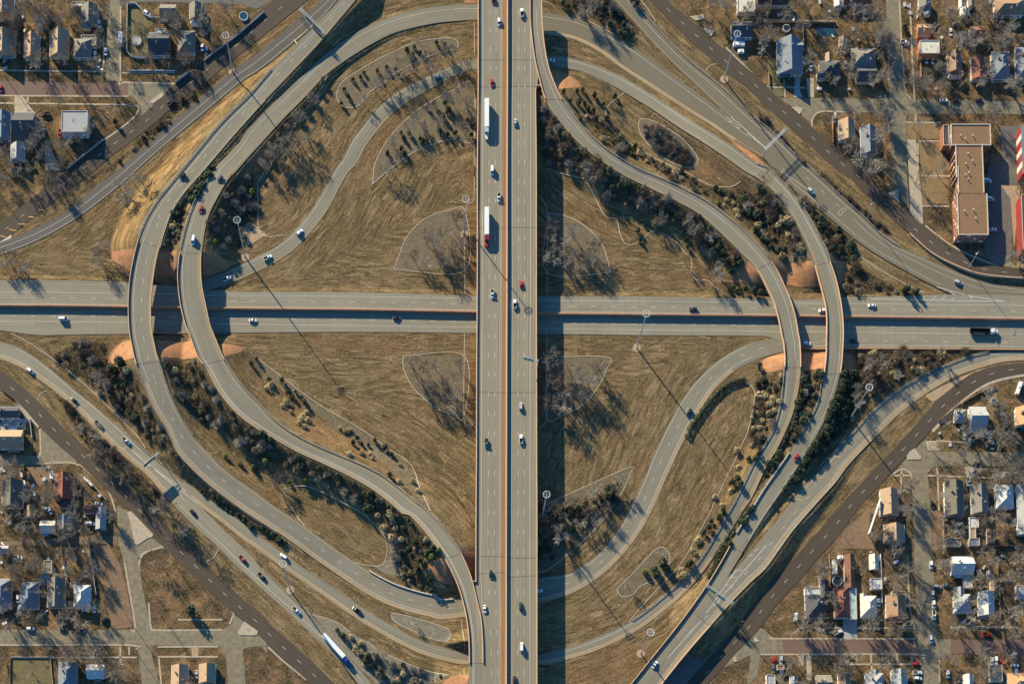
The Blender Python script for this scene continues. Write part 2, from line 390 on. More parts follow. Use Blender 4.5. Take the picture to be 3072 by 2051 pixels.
road('gamma', """C 262,-60 368,-60 10; 262,100 370,100; 266,220 375,220 10; 285,400 395,420; 310,560 430,600; 345,700 480,740; 380,830 530,850 9.8; 440,960 590,950; 530,1080 680,1070; 640,1210 790,1190 9; 770,1330 900,1290; 920,1440 1040,1390; 1080,1540 1200,1480 8;
G 1150,110 1260,40; 1350,205 1450,120; 1550,305 1650,215; 1740,410 1840,325 7; 1900,545 2000,445; 2040,680 2140,565; 2150,790 2270,695 6.6; H -50,850 80,790; 30,970 170,910; 90,1090 240,1055; 150,1220 300,1200; 190,1370 340,1350; 215,1500 362,1480 6.4;
L 228,80 375,80; 240,230 383,230; 237,300 382,300 6.4; 233,390 376,405; 215,550 345,580; 185,710 300,740; 140,850 235,890 5; 70,980 165,1030; -20,1120 75,1180; K 2110,1400 2225,1430 3; 2020,1560 2140,1560; O 1890,270 2000,270; 1770,460 1880,450 1; 1650,610 1770,600; 1500,745 1600,790 0; 1330,890 1420,940; 1160,1010 1240,1075; 960,1110 1020,1195; 760,1190 810,1285; 560,1255 590,1350; 345,1300 350,1395 0;
N 1925,1290 1925,1395; 1700,1245 1690,1355; 1500,1180 1470,1285; 1300,1080 1260,1180; 1100,965 1050,1060; 900,830 850,930; 700,695 650,790; 500,565 450,655; 300,420 250,515; 100,275 50,370; M 2200,195 2110,270; 2040,80 1950,140; 1880,-30 1800,30; I 1740,1385 1660,1440; 1620,1300 1540,1370 0""", 'ramp_concrete', bridges=((0, 6), (20.3, 27.5)))
road('delta', """E 1600,1040 1600,1110 .6; 1800,990 1830,1085; 2000,920 2060,1015 0; 2180,835 2240,935; F 150,750 210,850; 290,660 370,745; 400,560 490,625; 500,440 590,510; 590,310 690,370; 680,150 780,200; 760,10 860,60; B 820,1400 940,1440; 900,1240 1020,1290; 990,1120 1100,1180; 1110,970 1210,1050; 1250,850 1330,940; 1400,755 1470,850; 1600,660 1650,750; 1800,570 1830,660; 2005,515 2005,610;
C 415,490 400,590; 650,520 650,615; 850,580 800,665; 1050,665 980,750 0; 1250,780 1170,860; 1450,910 1370,985 1; 1650,1040 1560,1115; 1850,1165 1760,1240; 2050,1290 1960,1370 4; 2250,1440 2155,1510; H 80,10 5,105; 190,110 110,190; 290,215 202,288 5.8; 380,335 275,395; 460,470 345,510; 530,600 410,640; 590,710 460,750 6.4; 640,840 505,875; 690,985 540,1000; 722,1120 575,1130; 745,1260 602,1260; 757,1400 608,1400;
L 757,60 605,60; 750,180 603,180; 738,310 590,320 6.4; 705,450 565,440; 655,610 535,600; 590,770 455,760; 500,935 380,890 5; 395,1110 285,1050; 285,1285 175,1210 4; 165,1460 50,1390; O 2330,90 2215,40 3.6; 2200,300 2085,240; 2090,480 1985,420 4.2; 1990,640 1880,600; 1880,800 1790,740 5.2; 1650,1100 1580,1030 6; 1400,1400 1340,1330; 1260,1610 1140,1580 6""", 'ramp_concrete', bridges=((37, 44), (53.6, 60)))
road('x_one', """C 360,110 380,300 0; 610,150 600,335; 800,215 740,385; 1000,310 900,475; 1200,430 1080,610; 1400,575 1290,745; 1600,720 1500,880; 1800,865 1700,1010; 1950,975 1870,1115; 2150,1130 2060,1245; 2300,1240 2240,1350; D 110,1300 90,1430; 200,1360 130,1480""", 'ramp_asphalt')
road('z_five', """C 1100,-60 945,-60 0; 1310,180 1190,210; 1500,385 1380,420; 1690,565 1560,600; 1850,690 1710,740; 2010,830 1890,915; 2180,990 2040,1050; D 20,1080 -60,1220; 100,1145 20,1330; 200,1240 100,1440; 320,1360 200,1520; H 450,10 250,140 .2; 600,145 400,265; 760,295 560,390; 920,435 700,505; 1080,590 860,640; 1240,700 1030,760; 1420,780 1220,870; 1620,870 1400,970; 1800,945 1580,1060 .8; 1950,1000 1700,1115; 2120,1045 1900,1160; 2420,1075 2420,1180 1.2""", 'ramp_asphalt', lift=.07)
road('epsilon', """L 2420,160 2420,232 0; 2150,160 2170,250; 1930,190 1960,305; 1700,265 1770,370; 1500,355 1590,465; 1300,465 1420,575; 1130,590 1240,715; 980,720 1090,865 0; 830,890 950,1000; 680,1060 800,1160 1; 530,1220 690,1310; 370,1390 545,1470; P 200,95 335,190 3.2; 60,260 200,375; O 2200,410 2340,550; 2090,540 2210,670 4.3; 1930,710 2050,835 5.2; 1730,960 1850,1060 6; 1530,1210 1650,1290; 1290,1560 1440,1550; 1250,1620 1400,1620 6""", 'worn_concrete', lift=.06, bridges=((16.9, 20),))
road('x_eight', """I -40,60 -60,215 0; 150,120 60,245; 320,220 220,320; 480,345 380,430; 640,485 530,545; 800,610 690,690; 950,745 840,840; 1100,875 985,985; 1260,1025 1130,1110; 1430,1160 1290,1240; 1600,1310 1430,1400; 1680,1430 1560,1540; M 1850,90 1730,190; 2030,265 1920,360; 2200,430 2090,530; N 110,560 20,650; 290,735 200,815; 460,900 370,965; 600,1050 520,1105; 740,1190 660,1235; 870,1330 790,1370; 990,1460 900,1495; 1110,1620 1010,1650 0""", 'concrete_pavement')
road('x_ten', """B 680,-30 800,-30 0; 500,110 600,200; 250,320 350,410; 0,520 100,610; A 2040,640 2130,720; 1800,840 1890,920; 1560,1040 1650,1120; 1340,1240 1420,1310; 1150,1400 1230,1480; E 1000,60 1090,140; 800,220 880,310; 600,380 670,460; 400,500 450,590; 180,600 220,700; -60,690 -30,790 0""", 'exit_asphalt')
road('fr_nw', """B 300,-60 540,-20 0; 30,140 200,250; A 2060,310 2180,430; 1870,470 1980,590; 1700,620 1790,740; 1500,780 1600,880; 1260,1010 1370,1080; 1080,1130 1180,1230; 880,1270 990,1370; 690,1420 800,1530; E 410,180 520,270; 200,340 330,420; 0,500 120,580; -150,610 -60,700""", 'frontage_asphalt')
road('fr_ne', """C 1420,-40 1270,-40 0; 1570,90 1450,140; 1750,240 1630,320; 1930,400 1820,490; 2110,550 2000,640; 2290,700 2180,780; D 170,850 80,940; 360,1010 260,1100; 560,1190 450,1270; 760,1370 650,1450; H 960,70 830,120; 1130,240 1010,290; 1290,400 1170,445 0; 1450,520 1340,590; 1620,640 1520,750 .5; 1800,755 1700,850; 2000,850 1920,935 1.8; 2200,890 2160,970; 2440,900 2440,985 2.2""", 'frontage_asphalt')
road('fr_se', """L 2430,250 2430,342 0; 2150,280 2180,385; 1950,330 2010,440; 1780,430 1860,540; 1610,570 1710,660; 1450,740 1560,820; 1290,920 1400,990; 1130,1090 1250,1150; 960,1270 1080,1330; 790,1450 900,1520; P 620,130 730,240; 440,330 550,440; 250,540 370,650; 80,730 180,860; O 2130,1010 2260,1110; 1950,1220 2060,1310; 1780,1400 1890,1500; 1600,1620 1700,1700 0""", 'frontage_asphalt')
road('fr_sw', """I -40,300 -60,450 0; 120,410 40,520; 280,545 190,640; 450,715 340,810; 620,890 510,980; 780,1030 690,1135; 950,1180 850,1290; 1130,1340 1010,1450; M 1320,30 1200,110; 1520,230 1400,320; 1720,425 1600,510; 1920,620 1800,710; 2120,800 2010,900; N 110,960 -10,1060; 200,1060 90,1150; 400,1235 290,1345; 600,1420 490,1520; 790,1610 640,1660""", 'frontage_asphalt')
road('cway_n', """E -80,1000 -80,1222 1.2; 600,1005 600,1227; 1130,1018 1130,1236; 1600,1060 1600,1243; 2000,1095 2000,1250; F 500,1103 500,1257; 1000,1108 1000,1262; 2000,1135 2000,1282; G 330,1140 330,1295; 1200,1143 1200,1303; 2349,1165 2349,1315; H 500,1168 500,1321; 800,1150 800,1324; 1000,1148 1000,1326; 1700,1125 1700,1335; 2460,1140 2460,1345 1.2""", 'concrete_pavement')
road('cway_s', """E -80,1240 -80,1428 0; 300,1242 300,1480; 600,1244 600,1480; 1140,1248 1140,1472; 1600,1255 1600,1468; F 0,1268 0,1462; 1000,1278 1000,1455; 2000,1294 2000,1466; G 1200,1315 1200,1483; 2200,1325 2200,1490; H 100,1330 100,1500; 400,1333 400,1600; 1000,1338 1000,1605; 2460,1358 2460,1615 0""", 'concrete_pavement', lift=.04)
for i, n_ in enumerate(ROADS): 
    ROADS[n_].z += .006 * i; ROADS[n_].lift += .006 * i
# main overpass
def deck_road(name, us, vs, z, mat, lift=0):
    pass
road('overpass', """B 2008,-80 2265,-80 10; B 2008,700 2265,700 10; F 2001,0 2262,0 10; 1999,1100 2260,1100 10.3; J 1995,200 2258,200; 1992,1100 2256,1100 10.5; N 1989,0 2255,0; 1987,600 2254,600 10.5; 1989,668 2254,668;  2000,900 2254,900; 2010,1150 2254,1150; 2020,1660 2254,1660 10.5""", 'overpass_deck_concrete', bridges=((0, 99),))
road('overpass_right', """C 63,-80 330,-80 10; 62,720 330,720; 61,790 316,790; G 60,0 322,0; 58,1100 323,1100 10.3; K 54,200 324,200; 52,1100 326,1100 10.5; O 50,0 328,0; 48,600 328,600; 48,1660 328,1660 10.5""", 'overpass_deck_concrete', bridges=((0, 99),))
# ------------------------------------------------------------ terrain
CXMIN, CXMAX, CYMIN, CYMAX = -345, 345, -215, 260
core_x = np.arange(CXMIN, CXMAX + 1, 1.0); core_y = np.arange(CYMIN, CYMAX + 1, 1.0)
ext = np.array([10, 30, 70, 150, 300, 600, 1200, 2500.])
gx = np.concatenate([CXMIN - ext[::-1], core_x, CXMAX + ext]); gy = np.concatenate([CYMIN - ext[::-1], core_y, CYMAX + ext])
nx, ny = len(gx), len(gy)
GX, GY = np.meshgrid(gx, gy)
Hh = np.full((ny, nx), -.05); D = np.full((ny, nx), 1e3); Sx = np.zeros((ny, nx))
def window(c, rad):
    i0 = np.searchsorted(gx, c[0] - rad); i1 = np.searchsorted(gx, c[0] + rad, 'right'); j0 = np.searchsorted(gy, c[1] - rad); j1 = np.searchsorted(gy, c[1] + rad, 'right')
    return slice(j0, j1), slice(i0, i1)
for r in ROADS.values():
    if r.name.startswith('overpass'): continue
    for i in range(len(r.ids)):
        zb = r.z[i] - r.lift; c = r.c[i]; hw = r.w[i] / 2
        if on_bridge(r, i) or zb < .05: continue
        w = window(c, hw + 2 + 2.2 * zb); d = np.hypot(GX[w] - c[0], GY[w] - c[1])
        sl = 1.9 if r.name in ('alpha', 'beta', 'gamma', 'delta') else 2.5
        Hh[w] = np.maximum(Hh[w], zb - .3 - np.maximum(0, d - hw - 1.2) / sl)
for r in ROADS.values():
    if r.name.startswith('overpass'): continue
    for i in range(len(r.ids)):
        zb = r.z[i] - r.lift; c = r.c[i]; hw = r.w[i] / 2
        if not on_bridge(r, i):
            w = window(c, hw + 12); d = np.hypot(GX[w] - c[0], GY[w] - c[1])
            Hh[w] = np.minimum(Hh[w], zb - .05 - (.25 if zb > .3 else 0) + np.maximum(0, d - hw - 1.3) * 1.0)
            w = window(c, 75); d = np.hypot(GX[w] - c[0], GY[w] - c[1]) - hw
            m_ = d < D[w]; D[w] = np.where(m_, d, D[w]); Sx[w] = np.where(m_, r.s[i], Sx[w])
def Z(x, y):
    fx = min(max(x - CXMIN, 0), CXMAX - CXMIN - 1.001); fy = min(max(y - CYMIN, 0), CYMAX - CYMIN - 1.001)
    i = int(fx); j = int(fy); a = fx - i; b_ = fy - j; k = len(ext)
    h = Hh[k + j:k + j + 2, k + i:k + i + 2]
    return float(h[0, 0] * (1 - a) * (1 - b_) + h[0, 1] * a * (1 - b_) + h[1, 0] * (1 - a) * b_ + h[1, 1] * a * b_)
def Gp(n, h=0.0):
    z = 0.0
    for _ in range(5):
        x, y = P(n, z + h); z = Z(x, y)
    return x, y, z
def inpoly(X, Y, poly):
    r_ = np.zeros(X.shape, bool); n = len(poly)
    for i in range(n):
        x0, y0 = poly[i]; x1, y1 = poly[(i + 1) % n]
        c = ((y0 > Y) != (y1 > Y)) & (X < (x1 - x0) * (Y - y0) / (y1 - y0 + 1e-12) + x0); r_ ^= c
    return r_
TOWN = ["A -200,-200 B 330,-200 B 20,130 A 1900,440 1540,740 1240,1000 600,1500 E 420,180 0,500 -300,700",
        "C 1480,-200 1600,90 2000,440 D 170,850 760,1370 H 960,70 1290,400 1600,640 2000,860 3000,900 D 3000,-300",
        "L 3000,300 2200,390 1860,545 1560,820 1080,1330 P 730,240 180,860 O 2060,1310 1600,1800 P 3000,2200",
        "I -300,300 50,520 340,810 850,1290 M 1200,110 1800,710 N 100,1160 700,1700 M -300,2000"]
town = np.zeros((ny, nx), np.float32)
for t in TOWN: town[inpoly(GX, GY, [P(n) for n in pts(t)])] = 1.0
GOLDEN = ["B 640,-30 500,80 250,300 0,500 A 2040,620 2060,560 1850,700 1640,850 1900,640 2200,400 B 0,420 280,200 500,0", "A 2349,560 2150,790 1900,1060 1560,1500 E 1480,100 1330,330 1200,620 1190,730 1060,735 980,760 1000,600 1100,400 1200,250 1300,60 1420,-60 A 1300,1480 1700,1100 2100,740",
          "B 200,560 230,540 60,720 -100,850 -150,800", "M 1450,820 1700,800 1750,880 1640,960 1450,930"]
SOIL = ["F 1905,0 2000,0 2000,1120 1905,1120 1915,350 1970,290", "J 1895,0 1995,0 1995,880 1940,800 1895,700", "B 1100,1560 1450,960 1700,760 2000,690 2000,600 1500,840 1250,1000 1000,1300 880,1560", "J 550,0 1350,90 1330,200 560,130", "O 600,1380 1100,1200 1350,1250 1150,1560 580,1560",
        "G 1000,970 1900,990 1950,1070 1000,1040", "K 1150,1150 1320,1000 1300,1180 1180,1380", "J 60,560 300,480 600,720 900,930 1200,1160 1400,1400 1150,1250 800,1080 400,880", "C 1750,1300 2200,1560 1700,1560 1720,1400", "J 1350,700 1550,850 1500,1000 1300,800", "K 2180,830 2220,1000 2100,1300 O 1950,100 1700,450 1550,620 1700,330 1860,60"]
def mask(L, soft=2):
    m_ = np.zeros((ny, nx), np.float32)
    for t in L: m_[inpoly(GX, GY, [P(n) for n in pts(t)])] = 1
    for _ in range(soft * 2): m_ = (m_ + np.roll(m_, 1, 0) + np.roll(m_, -1, 0) + np.roll(m_, 1, 1) + np.roll(m_, -1, 1)) / 5
    return m_
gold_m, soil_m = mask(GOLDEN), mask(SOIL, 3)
V = np.stack([GX, GY, Hh], -1).reshape(-1, 3)
ii, jj = np.meshgrid(np.arange(nx - 1), np.arange(ny - 1)); a = (jj * nx + ii).ravel()
me = bpy.data.meshes.new('ground'); nf = len(a)
me.vertices.add(len(V)); me.vertices.foreach_set('co', V.astype(np.float32).ravel())
me.loops.add(nf * 4); me.polygons.add(nf)
me.loops.foreach_set('vertex_index', np.stack([a, a + 1, a + nx + 1, a + nx], 1).astype(np.int32).ravel())
me.polygons.foreach_set('loop_start', np.arange(0, nf * 4, 4, dtype=np.int32))
me.polygons.foreach_set('use_smooth', np.ones(nf, bool))
me.update(); me.validate()
at_ = me.attributes.new('mow', 'FLOAT_VECTOR', 'POINT'); at_.data.foreach_set('vector', np.stack([D, Sx, 0 * D], -1).astype(np.float32).ravel())
at_ = me.attributes.new('town', 'FLOAT', 'POINT'); at_.data.foreach_set('value', town.ravel())
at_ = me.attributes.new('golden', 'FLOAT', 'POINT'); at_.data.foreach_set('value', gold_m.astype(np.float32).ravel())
at_ = me.attributes.new('soil', 'FLOAT', 'POINT'); at_.data.foreach_set('value', soil_m.astype(np.float32).ravel())
me.materials.append(MATS['ground_grass'])
GROUND = me
tag(link('ground', me), kind='structure')
# ------------------------------------------------------------ draped sheets
def drape(name, poly, mat, off=.05, fine=0, kind='structure'):
    w = [Gp(n)[:2] for n in poly]; pl = []
    step = 1.2 if fine else 4.0
    for i in range(len(w)):
        a, b_ = Vector(w[i]), Vector(w[(i + 1) % len(w)]); k = max(1, int((b_ - a).length / step))
        pl += [a.lerp(b_, t / k) for t in range(k)]
    nb = len(pl); vs = list(pl)
    if fine:
        xs = [p.x for p in pl]; ys = [p.y for p in pl]
        X, Y = np.meshgrid(np.arange(min(xs), max(xs), fine), np.arange(min(ys), max(ys), fine)); X += .013; Y += .017
        mk = inpoly(X, Y, [tuple(p) for p in pl]); vs += [Vector((x, y)) for x, y in zip(X[mk], Y[mk])]
    r_ = delaunay_2d_cdt(vs, [], [list(range(nb))], 1, 1e-4)
    V = [(p.x, p.y, Z(p.x, p.y) + off) for p in r_[0]]
    F = [tuple(f) if sum((V[f[(k + 1) % len(f)]][0] - V[f[k]][0]) * (V[f[(k + 1) % len(f)]][1] + V[f[k]][1]) for k in range(len(f))) < 0 else tuple(reversed(f)) for f in r_[2]]
    return tag(mesh_obj(name, V, F, mat), kind=kind)
def kerb(name, line, w=.35, h=.12, mat='kerb_concrete', close=False, kind='structure'):
    w3 = [Gp(n)[:2] for n in line]
    if close: w3.append(w3[0])
    A = np.array(w3); n = [max(2, int(np.hypot(*(A[i + 1] - A[i])) / 1.5)) for i in range(len(A) - 1)]
    if len(A) > 2: R, _ = catmull(A, n)
    else: R = np.array([A[0] + (A[1] - A[0]) * t / n[0] for t in range(n[0] + 1)])
    L = [(x, y, Z(x, y)) for x, y in R]
    mb = MB(); sweep(mb, L, -w / 2, w / 2, -.1, h + .04)
    return tag(mb.build(name, mat), kind=kind)
BEDS = [("B 770,880 765,820 800,740 900,660 1100,540 1300,440 1500,365 1700,340 1800,345 1835,385 1820,430 1700,460 1560,505 1400,580 1250,670 1150,745 1050,820 1000,880 960,930 900,950 830,945 790,920", 'mulch', 1),
        ("F 1080,155 1088,60 B 1090,1500 1110,1420 1180,1280 1300,1130 1450,990 1600,890 1780,800 1960,740 1975,1230 1800,1225 1650,1260 1450,1340 1300,1440 1200,1520", 'mulch', 1),
        ("F 1270,905 1310,790 1380,620 1500,490 1620,420 1750,390 1895,395 1890,912", 'mulch', 1),
        ("G 425,415 540,425 680,480 800,570 890,670 940,790 968,915 968,930 415,930", 'mulch', 1),
        ("J 1352,195 1890,205 1885,735 1790,715 1650,665 1550,590 1440,480 1370,360 1345,270", 'mulch', 1),
        ("K 410,205 945,210 935,320 890,430 800,560 700,650 560,715 410,740", 'mulch', 1),
        ("K 410,1505 700,1370 1150,1175 1140,1240 1100,1350 1040,1460 O 980,25 870,170 750,290 580,440 345,585 340,300", 'mulch', 1),
        ("O 1035,745 1050,710 1200,560 1350,400 1400,365 1450,370 1490,420 1495,490 1470,560 1400,640 1290,680 1230,710 1170,780 1100,800 1060,790", 'mulch', 1),
        ("C 1230,1055 1290,1050 1400,1090 1550,1180 1650,1270 1730,1370 1740,1430 1710,1470 1640,1475 1500,1430 1350,1320 1250,1200 1220,1110", 'mulch', 1),
        ("N 1245,970 1265,945 1400,970 1600,1030 1740,1080 1770,1130 1750,1175 1690,1190 1550,1150 1350,1060 1270,1010", 'gravel', 1),
        ("N 560,960 760,1020 880,1110 1030,1190 1200,1300 1450,1410 1740,1485 1600,1560 1110,1560 900,1370", 'gravel', 0),
        ("J 20,190 200,335 600,635 960,850 1200,1020 1400,1165 1490,1370 1580,1560 1480,1470 1350,1300 1150,1120 900,930 600,720 300,480 60,300", 'mulch', 0),
        ("N 1190,480 1310,470 1340,620 1200,600 1100,540", 'gravel', 0), ("N 1230,300 1300,250 1320,400 1220,430", 'gravel', 0),
        ("E 2080,560 2200,480 2349,600 2180,700 2120,640", 'tan_dirt', 0)]
for s, mt, k in BEDS:
    p = pts(s); drape('planting_ground', p, mt, .05, 2.0)
    if k: kerb('edging_kerb', p, .34, .1, close=True)
KL = ["C 1095,820 1000,890 940,950 930,1000 970,1090 1060,1190 1200,1300 1400,1410 1560,1490 G 1640,50 1800,140 1900,175 2000,180 2080,160 2120,130",
      "G 415,15 560,65 740,105", "G 765,135 830,260 900,400 950,450 1010,455 1035,490 1060,600 1100,675 1160,688 1240,650 1320,580 1380,560",
      "G 1410,585 1450,595 1540,655 1620,750 1680,810 1690,880 1680,940 1740,1000 1820,1000 1900,1060 1980,1130",
      "G 340,250 400,330 415,430 415,930 415,1130", "K 412,10 411,400 410,750 345,840", "F 1975,0 1970,290 1910,350 1893,600 1893,1120", "B 1977,200 1977,480", "B 1975,800 1975,1560",
      "J 1890,5 1885,740 1930,810 1985,890", "J 0,160 200,320 600,620 960,830 1200,1000 1420,1160 1500,1370 1590,1560",
      "K 2030,460 2100,430 2170,430 2230,480 2243,560 2200,800 2140,960 2000,1260 1880,1500 O 1860,40 1700,330 1590,510 1350,770 1130,1020",
      "N 870,0 1000,70 1140,210 1190,280 1208,370 1190,480 1140,530 1000,515 870,480", "J 290,1370 450,1340 600,1380 800,1480 950,1560",
      "B 700,620 640,760 540,900 400,1080 290,1280 180,1420 100,1560 F 70,160 70,400 75,560 100,600 180,618 320,600",
      "I 100,0 250,80 500,250 700,410 900,590 1100,790 1200,890 1280,1010", "L 900,640 1000,540 1190,440", "H 900,790 1080,910 1300,1030 1470,1110",
      "C 640,140 800,200 1040,325", "C 1240,0 1300,80 1370,190", "C 1815,630 1850,580 1920,560", "I 335,585 350,540 380,515 415,503", "M 1825,480 1880,460 1925,375", "N 345,310 347,435",
      "N 1860,1000 1895,1275", "L 555,1160 680,1040 770,900", "N 355,0 420,100 510,215", "N 545,955 760,1020 880,1110", "N 1030,1190 1110,1255", "N 1200,1300 1450,1410 1740,1485", "H 840,630 840,690 870,740"]
for s in KL: kerb('edging_kerb', pts(s), .34, .1)
SLOPES = [("E 985,750 1060,735 1190,725 1165,900 1135,965 1060,930 1005,870 980,810"), ("E 1395,740 1560,735 1560,1000 1490,965 1370,955 1350,900"), ("E 1785,740 1900,755 1990,830 2020,890 1950,925 1790,985"),
          ("I 1165,65 1080,75 1000,130 950,210 945,290 1060,250 1180,215"), ("I 1375,60 1690,60 1740,210 1560,215 1420,215 1385,130"), ("I 1900,90 2010,95 2120,115 2160,135 2110,170 1975,205"),
          ("G 2195,835 2120,905 2030,985 2060,1020 2349,1040 2340,960 2270,880"), ("H 110,825 310,850 480,830 500,900 555,1060 400,1060 250,1040 190,930"), ("H 640,825 790,835 820,880 800,960 720,1050 690,900"),
          ("L 230,175 120,200 20,245 15,350 110,340 235,320"), ("L 388,165 605,160 600,270 590,310 480,320 390,330"), ("L 760,150 850,200 900,300 830,310 750,280"),
          ("C 445,600 560,640 640,688 690,730 725,770 620,780 510,790 480,720"), ("N 1700,450 1600,490 1545,540 1580,620 1700,680 1800,700 1790,620"), ("N 1985,395 1900,405 1850,420 1925,560 1950,655 1985,650"),
          ("N 1925,1485 1780,1495 1720,1530 1690,1568 1925,1568"), ("B 1880,30 1895,0 1930,-20 2000,-20 2000,35"), ("C 385,880 400,865 412,895 385,915"),
          ("H 30,0 130,60 260,150 400,240 380,240 200,130"), ("C 2020,1215 2150,1290 2280,1390 2349,1480 2230,1420 2100,1310")]
for s in SLOPES: drape('slope_paving_ground', pts(s), 'slope_paving', .09, 1.0)
# town streets, lots and islands
FLAT = [("street", "A 975,-40 1060,-40 1062,690 1085,720 935,720 935,400 945,250", 'street_concrete', .075),
        ("brick_street", "A -60,715 1130,735 1130,845 -60,838", 'brick_paving', .070),
        ("street", "A 1130,735 1500,742 1545,742 1600,850 1480,980 1300,1100 1200,1130 1250,1030 1240,940 1180,860 1130,850", 'street_concrete', .080),
        ("street", "A 1180,-30 B 250,-30 B 60,80 A 2100,40 1500,20 1190,20", 'patch_asphalt', .065),
        ("street", "D 1130,-40 1250,-40 1262,300 1290,640 1300,800 1340,870 1320,1010 1310,1060 1320,1600 H 1340,300 1335,370 1300,300 1180,120 D 1195,1568 1170,1000 1150,600", 'street_concrete', .075),
        ("street", "D 230,868 600,866 1080,875 1180,850 1340,870 1700,885 3000,900 3000,1010 1700,1005 1320,1010 800,985 560,985 490,1040 470,1090 330,960 220,880", 'street_concrete', .082),
        ("street", "O 1530,1330 1640,1290 1800,1370 1640,1640 1150,1640 1300,1500", 'patch_asphalt', .07), ("alley", "D 60,165 700,185 700,205 60,200", 'tan_dirt', .06), ("parking_lot", "D 2130,1110 2320,1110 2300,1560 H 2250,500 2240,880 2130,870 2000,800 2010,300 2030,0 D 2150,1400", 'patch_asphalt', .06),
        ("parking_lot", "H 2140,160 2310,170 2310,280 2260,720 2230,280", 'tan_dirt', .072), ("driveway", "D 1315,1230 1395,1230 H 1450,300 1460,510 1400,470 1345,400 1345,290", 'sidewalk_concrete', .09),
        ("street", "L 1330,1080 1480,930 1490,1040 1500,1240 P 1520,-20 1540,400 1580,1100 1600,1700 1460,1700 1410,1100 1380,400 1370,0 L 1360,1250 1240,1190", 'street_concrete', .075),
        ("street", "L 1480,1040 3000,1050 3000,1165 1560,1170 1500,1230 1480,1180", 'street_concrete', .082),
        ("brick_street", "P 218,1175 1410,1175 1410,1305 235,1305", 'brick_paving', .070), ("brick_street", "P 1702,1175 3000,1175 3000,1300 1702,1300", 'brick_paving', .070),
        ("street", "P -100,1000 60,1090 150,1165 218,1172 235,1305 30,1310 -150,1310 O 1980,1320 2060,1230", 'street_concrete', .083),
        ("street", "P 1395,1172 1702,1172 1702,1305 1640,1310 1600,1340 1460,1340 1395,1305", 'street_concrete', .088),
        ("street", "O 2150,1240 2349,1150 P 30,1310 0,1500 O 2200,1560 2180,1568 2210,1310 1960,1430 2060,1310", 'street_concrete', .079),
        ("street", "M 1030,0 1120,40 1250,150 1360,300 1460,370 1330,390 1260,440 1235,500 1250,700 1330,1060 1380,1090 1320,1240 1420,1640 1260,1640 1210,1240 1190,1080 1090,490 1040,300", 'street_concrete', .075),
        ("street", "M -60,1090 1190,1088 1380,1092 1960,1090 2040,1040 2060,960 2150,1010 2349,1200 N 150,1300 100,1235 M 2200,1240 2140,1260 2170,1640 2010,1640 1990,1300 1940,1235 1400,1228 -60,1218", 'street_concrete', .082),
        ("alley", "M -60,320 400,285 800,262 1030,260 1030,330 500,345 -60,345", 'dirt_alley', .06),
        ("street", "I -60,1050 330,1080 365,990 345,820 420,850 520,950 700,1130 620,1140 480,1140 330,1160 -60,1170", 'street_concrete', .079),
        ("driveway", "D 335,480 400,440 385,640 370,780 400,860 320,860 330,700", 'wall_concrete', .07), ("driveway", "D 430,690 495,690 500,860 450,860", 'sidewalk_concrete', .07),
        ("driveway", "A 125,840 190,840 300,990 320,1080 480,1380 540,1500 400,1500 395,1110 250,1000 130,990", 'sidewalk_concrete', .068),
        ("driveway", "P 360,1310 410,1310 405,1405 370,1405", 'sidewalk_concrete', .07), ("driveway", "P 430,1310 475,1310 478,1530 435,1530", 'sidewalk_concrete', .07),
        ("driveway", "P 755,990 880,990 880,1165 755,1165", 'wall_concrete', .07), ("driveway", "M 1685,1240 1750,1240 1745,1325 1690,1325", 'tan_dirt', .07),
        ("driveway", "L 1480,945 1580,945 1610,1030 1500,1030", 'sidewalk_concrete', .09), ("driveway", "L 1820,1170 1890,1170 1900,1260 1830,1260", 'sidewalk_concrete', .07),
        ("yard", "D 90,530 175,560 180,700 240,850 130,850 90,700", 'dead_lawn', .055), ("yard", "A 1130,50 1190,50 1270,150 1400,170 1310,250 1310,510 1180,505 1125,470", 'dead_lawn', .055),
        ("yard", "M 105,1340 445,1340 460,1600 95,1600", 'dead_lawn', .055), ("yard", "M 860,350 960,345 1060,520 1130,800 1180,1060 1000,1085 940,900 880,600", 'red_soil', .055),
        ("yard", "M 260,650 1000,650 1000,640 260,640", 'red_soil', .05), ("yard", "I 230,1170 430,1165 450,1300 360,1340 250,1280", 'red_soil', .055),
        ("yard", "P 760,230 1000,0 980,260 1050,380 700,370", 'red_soil', .055), ("yard", "P 1520,0 1640,80 1650,340 1560,400 1530,200", 'red_soil', .055), ("yard", "D 1310,830 1390,820 1390,870 1340,860", 'dead_lawn', .1),
        ("yard", "D 1315,1090 1620,1090 1620,1225 1320,1225", 'dry_lawn', .055), ("yard", "D 1420,1255 1630,1255 1640,1560 H 1690,120 1690,330 1450,330 1440,0", 'dry_lawn', .055),
        ("court", "D 525,245 690,245 700,320 530,320", 'pool_water', .08), ("paved_gore", "L 1475,550 1620,470 1800,380 1960,315 2060,300 1900,345 1760,440 1600,570 1545,605", 'tan_dirt', .065),
        ("paved_gore", "E -20,650 100,600 100,630 0,670 -20,680", 'kerb_concrete', .1), ("paved_gore", "C 1925,965 1945,950 2030,1025 2030,1035", 'sidewalk_concrete', .1)]
for nm, s, mt, off in FLAT: drape(nm, pts(s), mt, off)
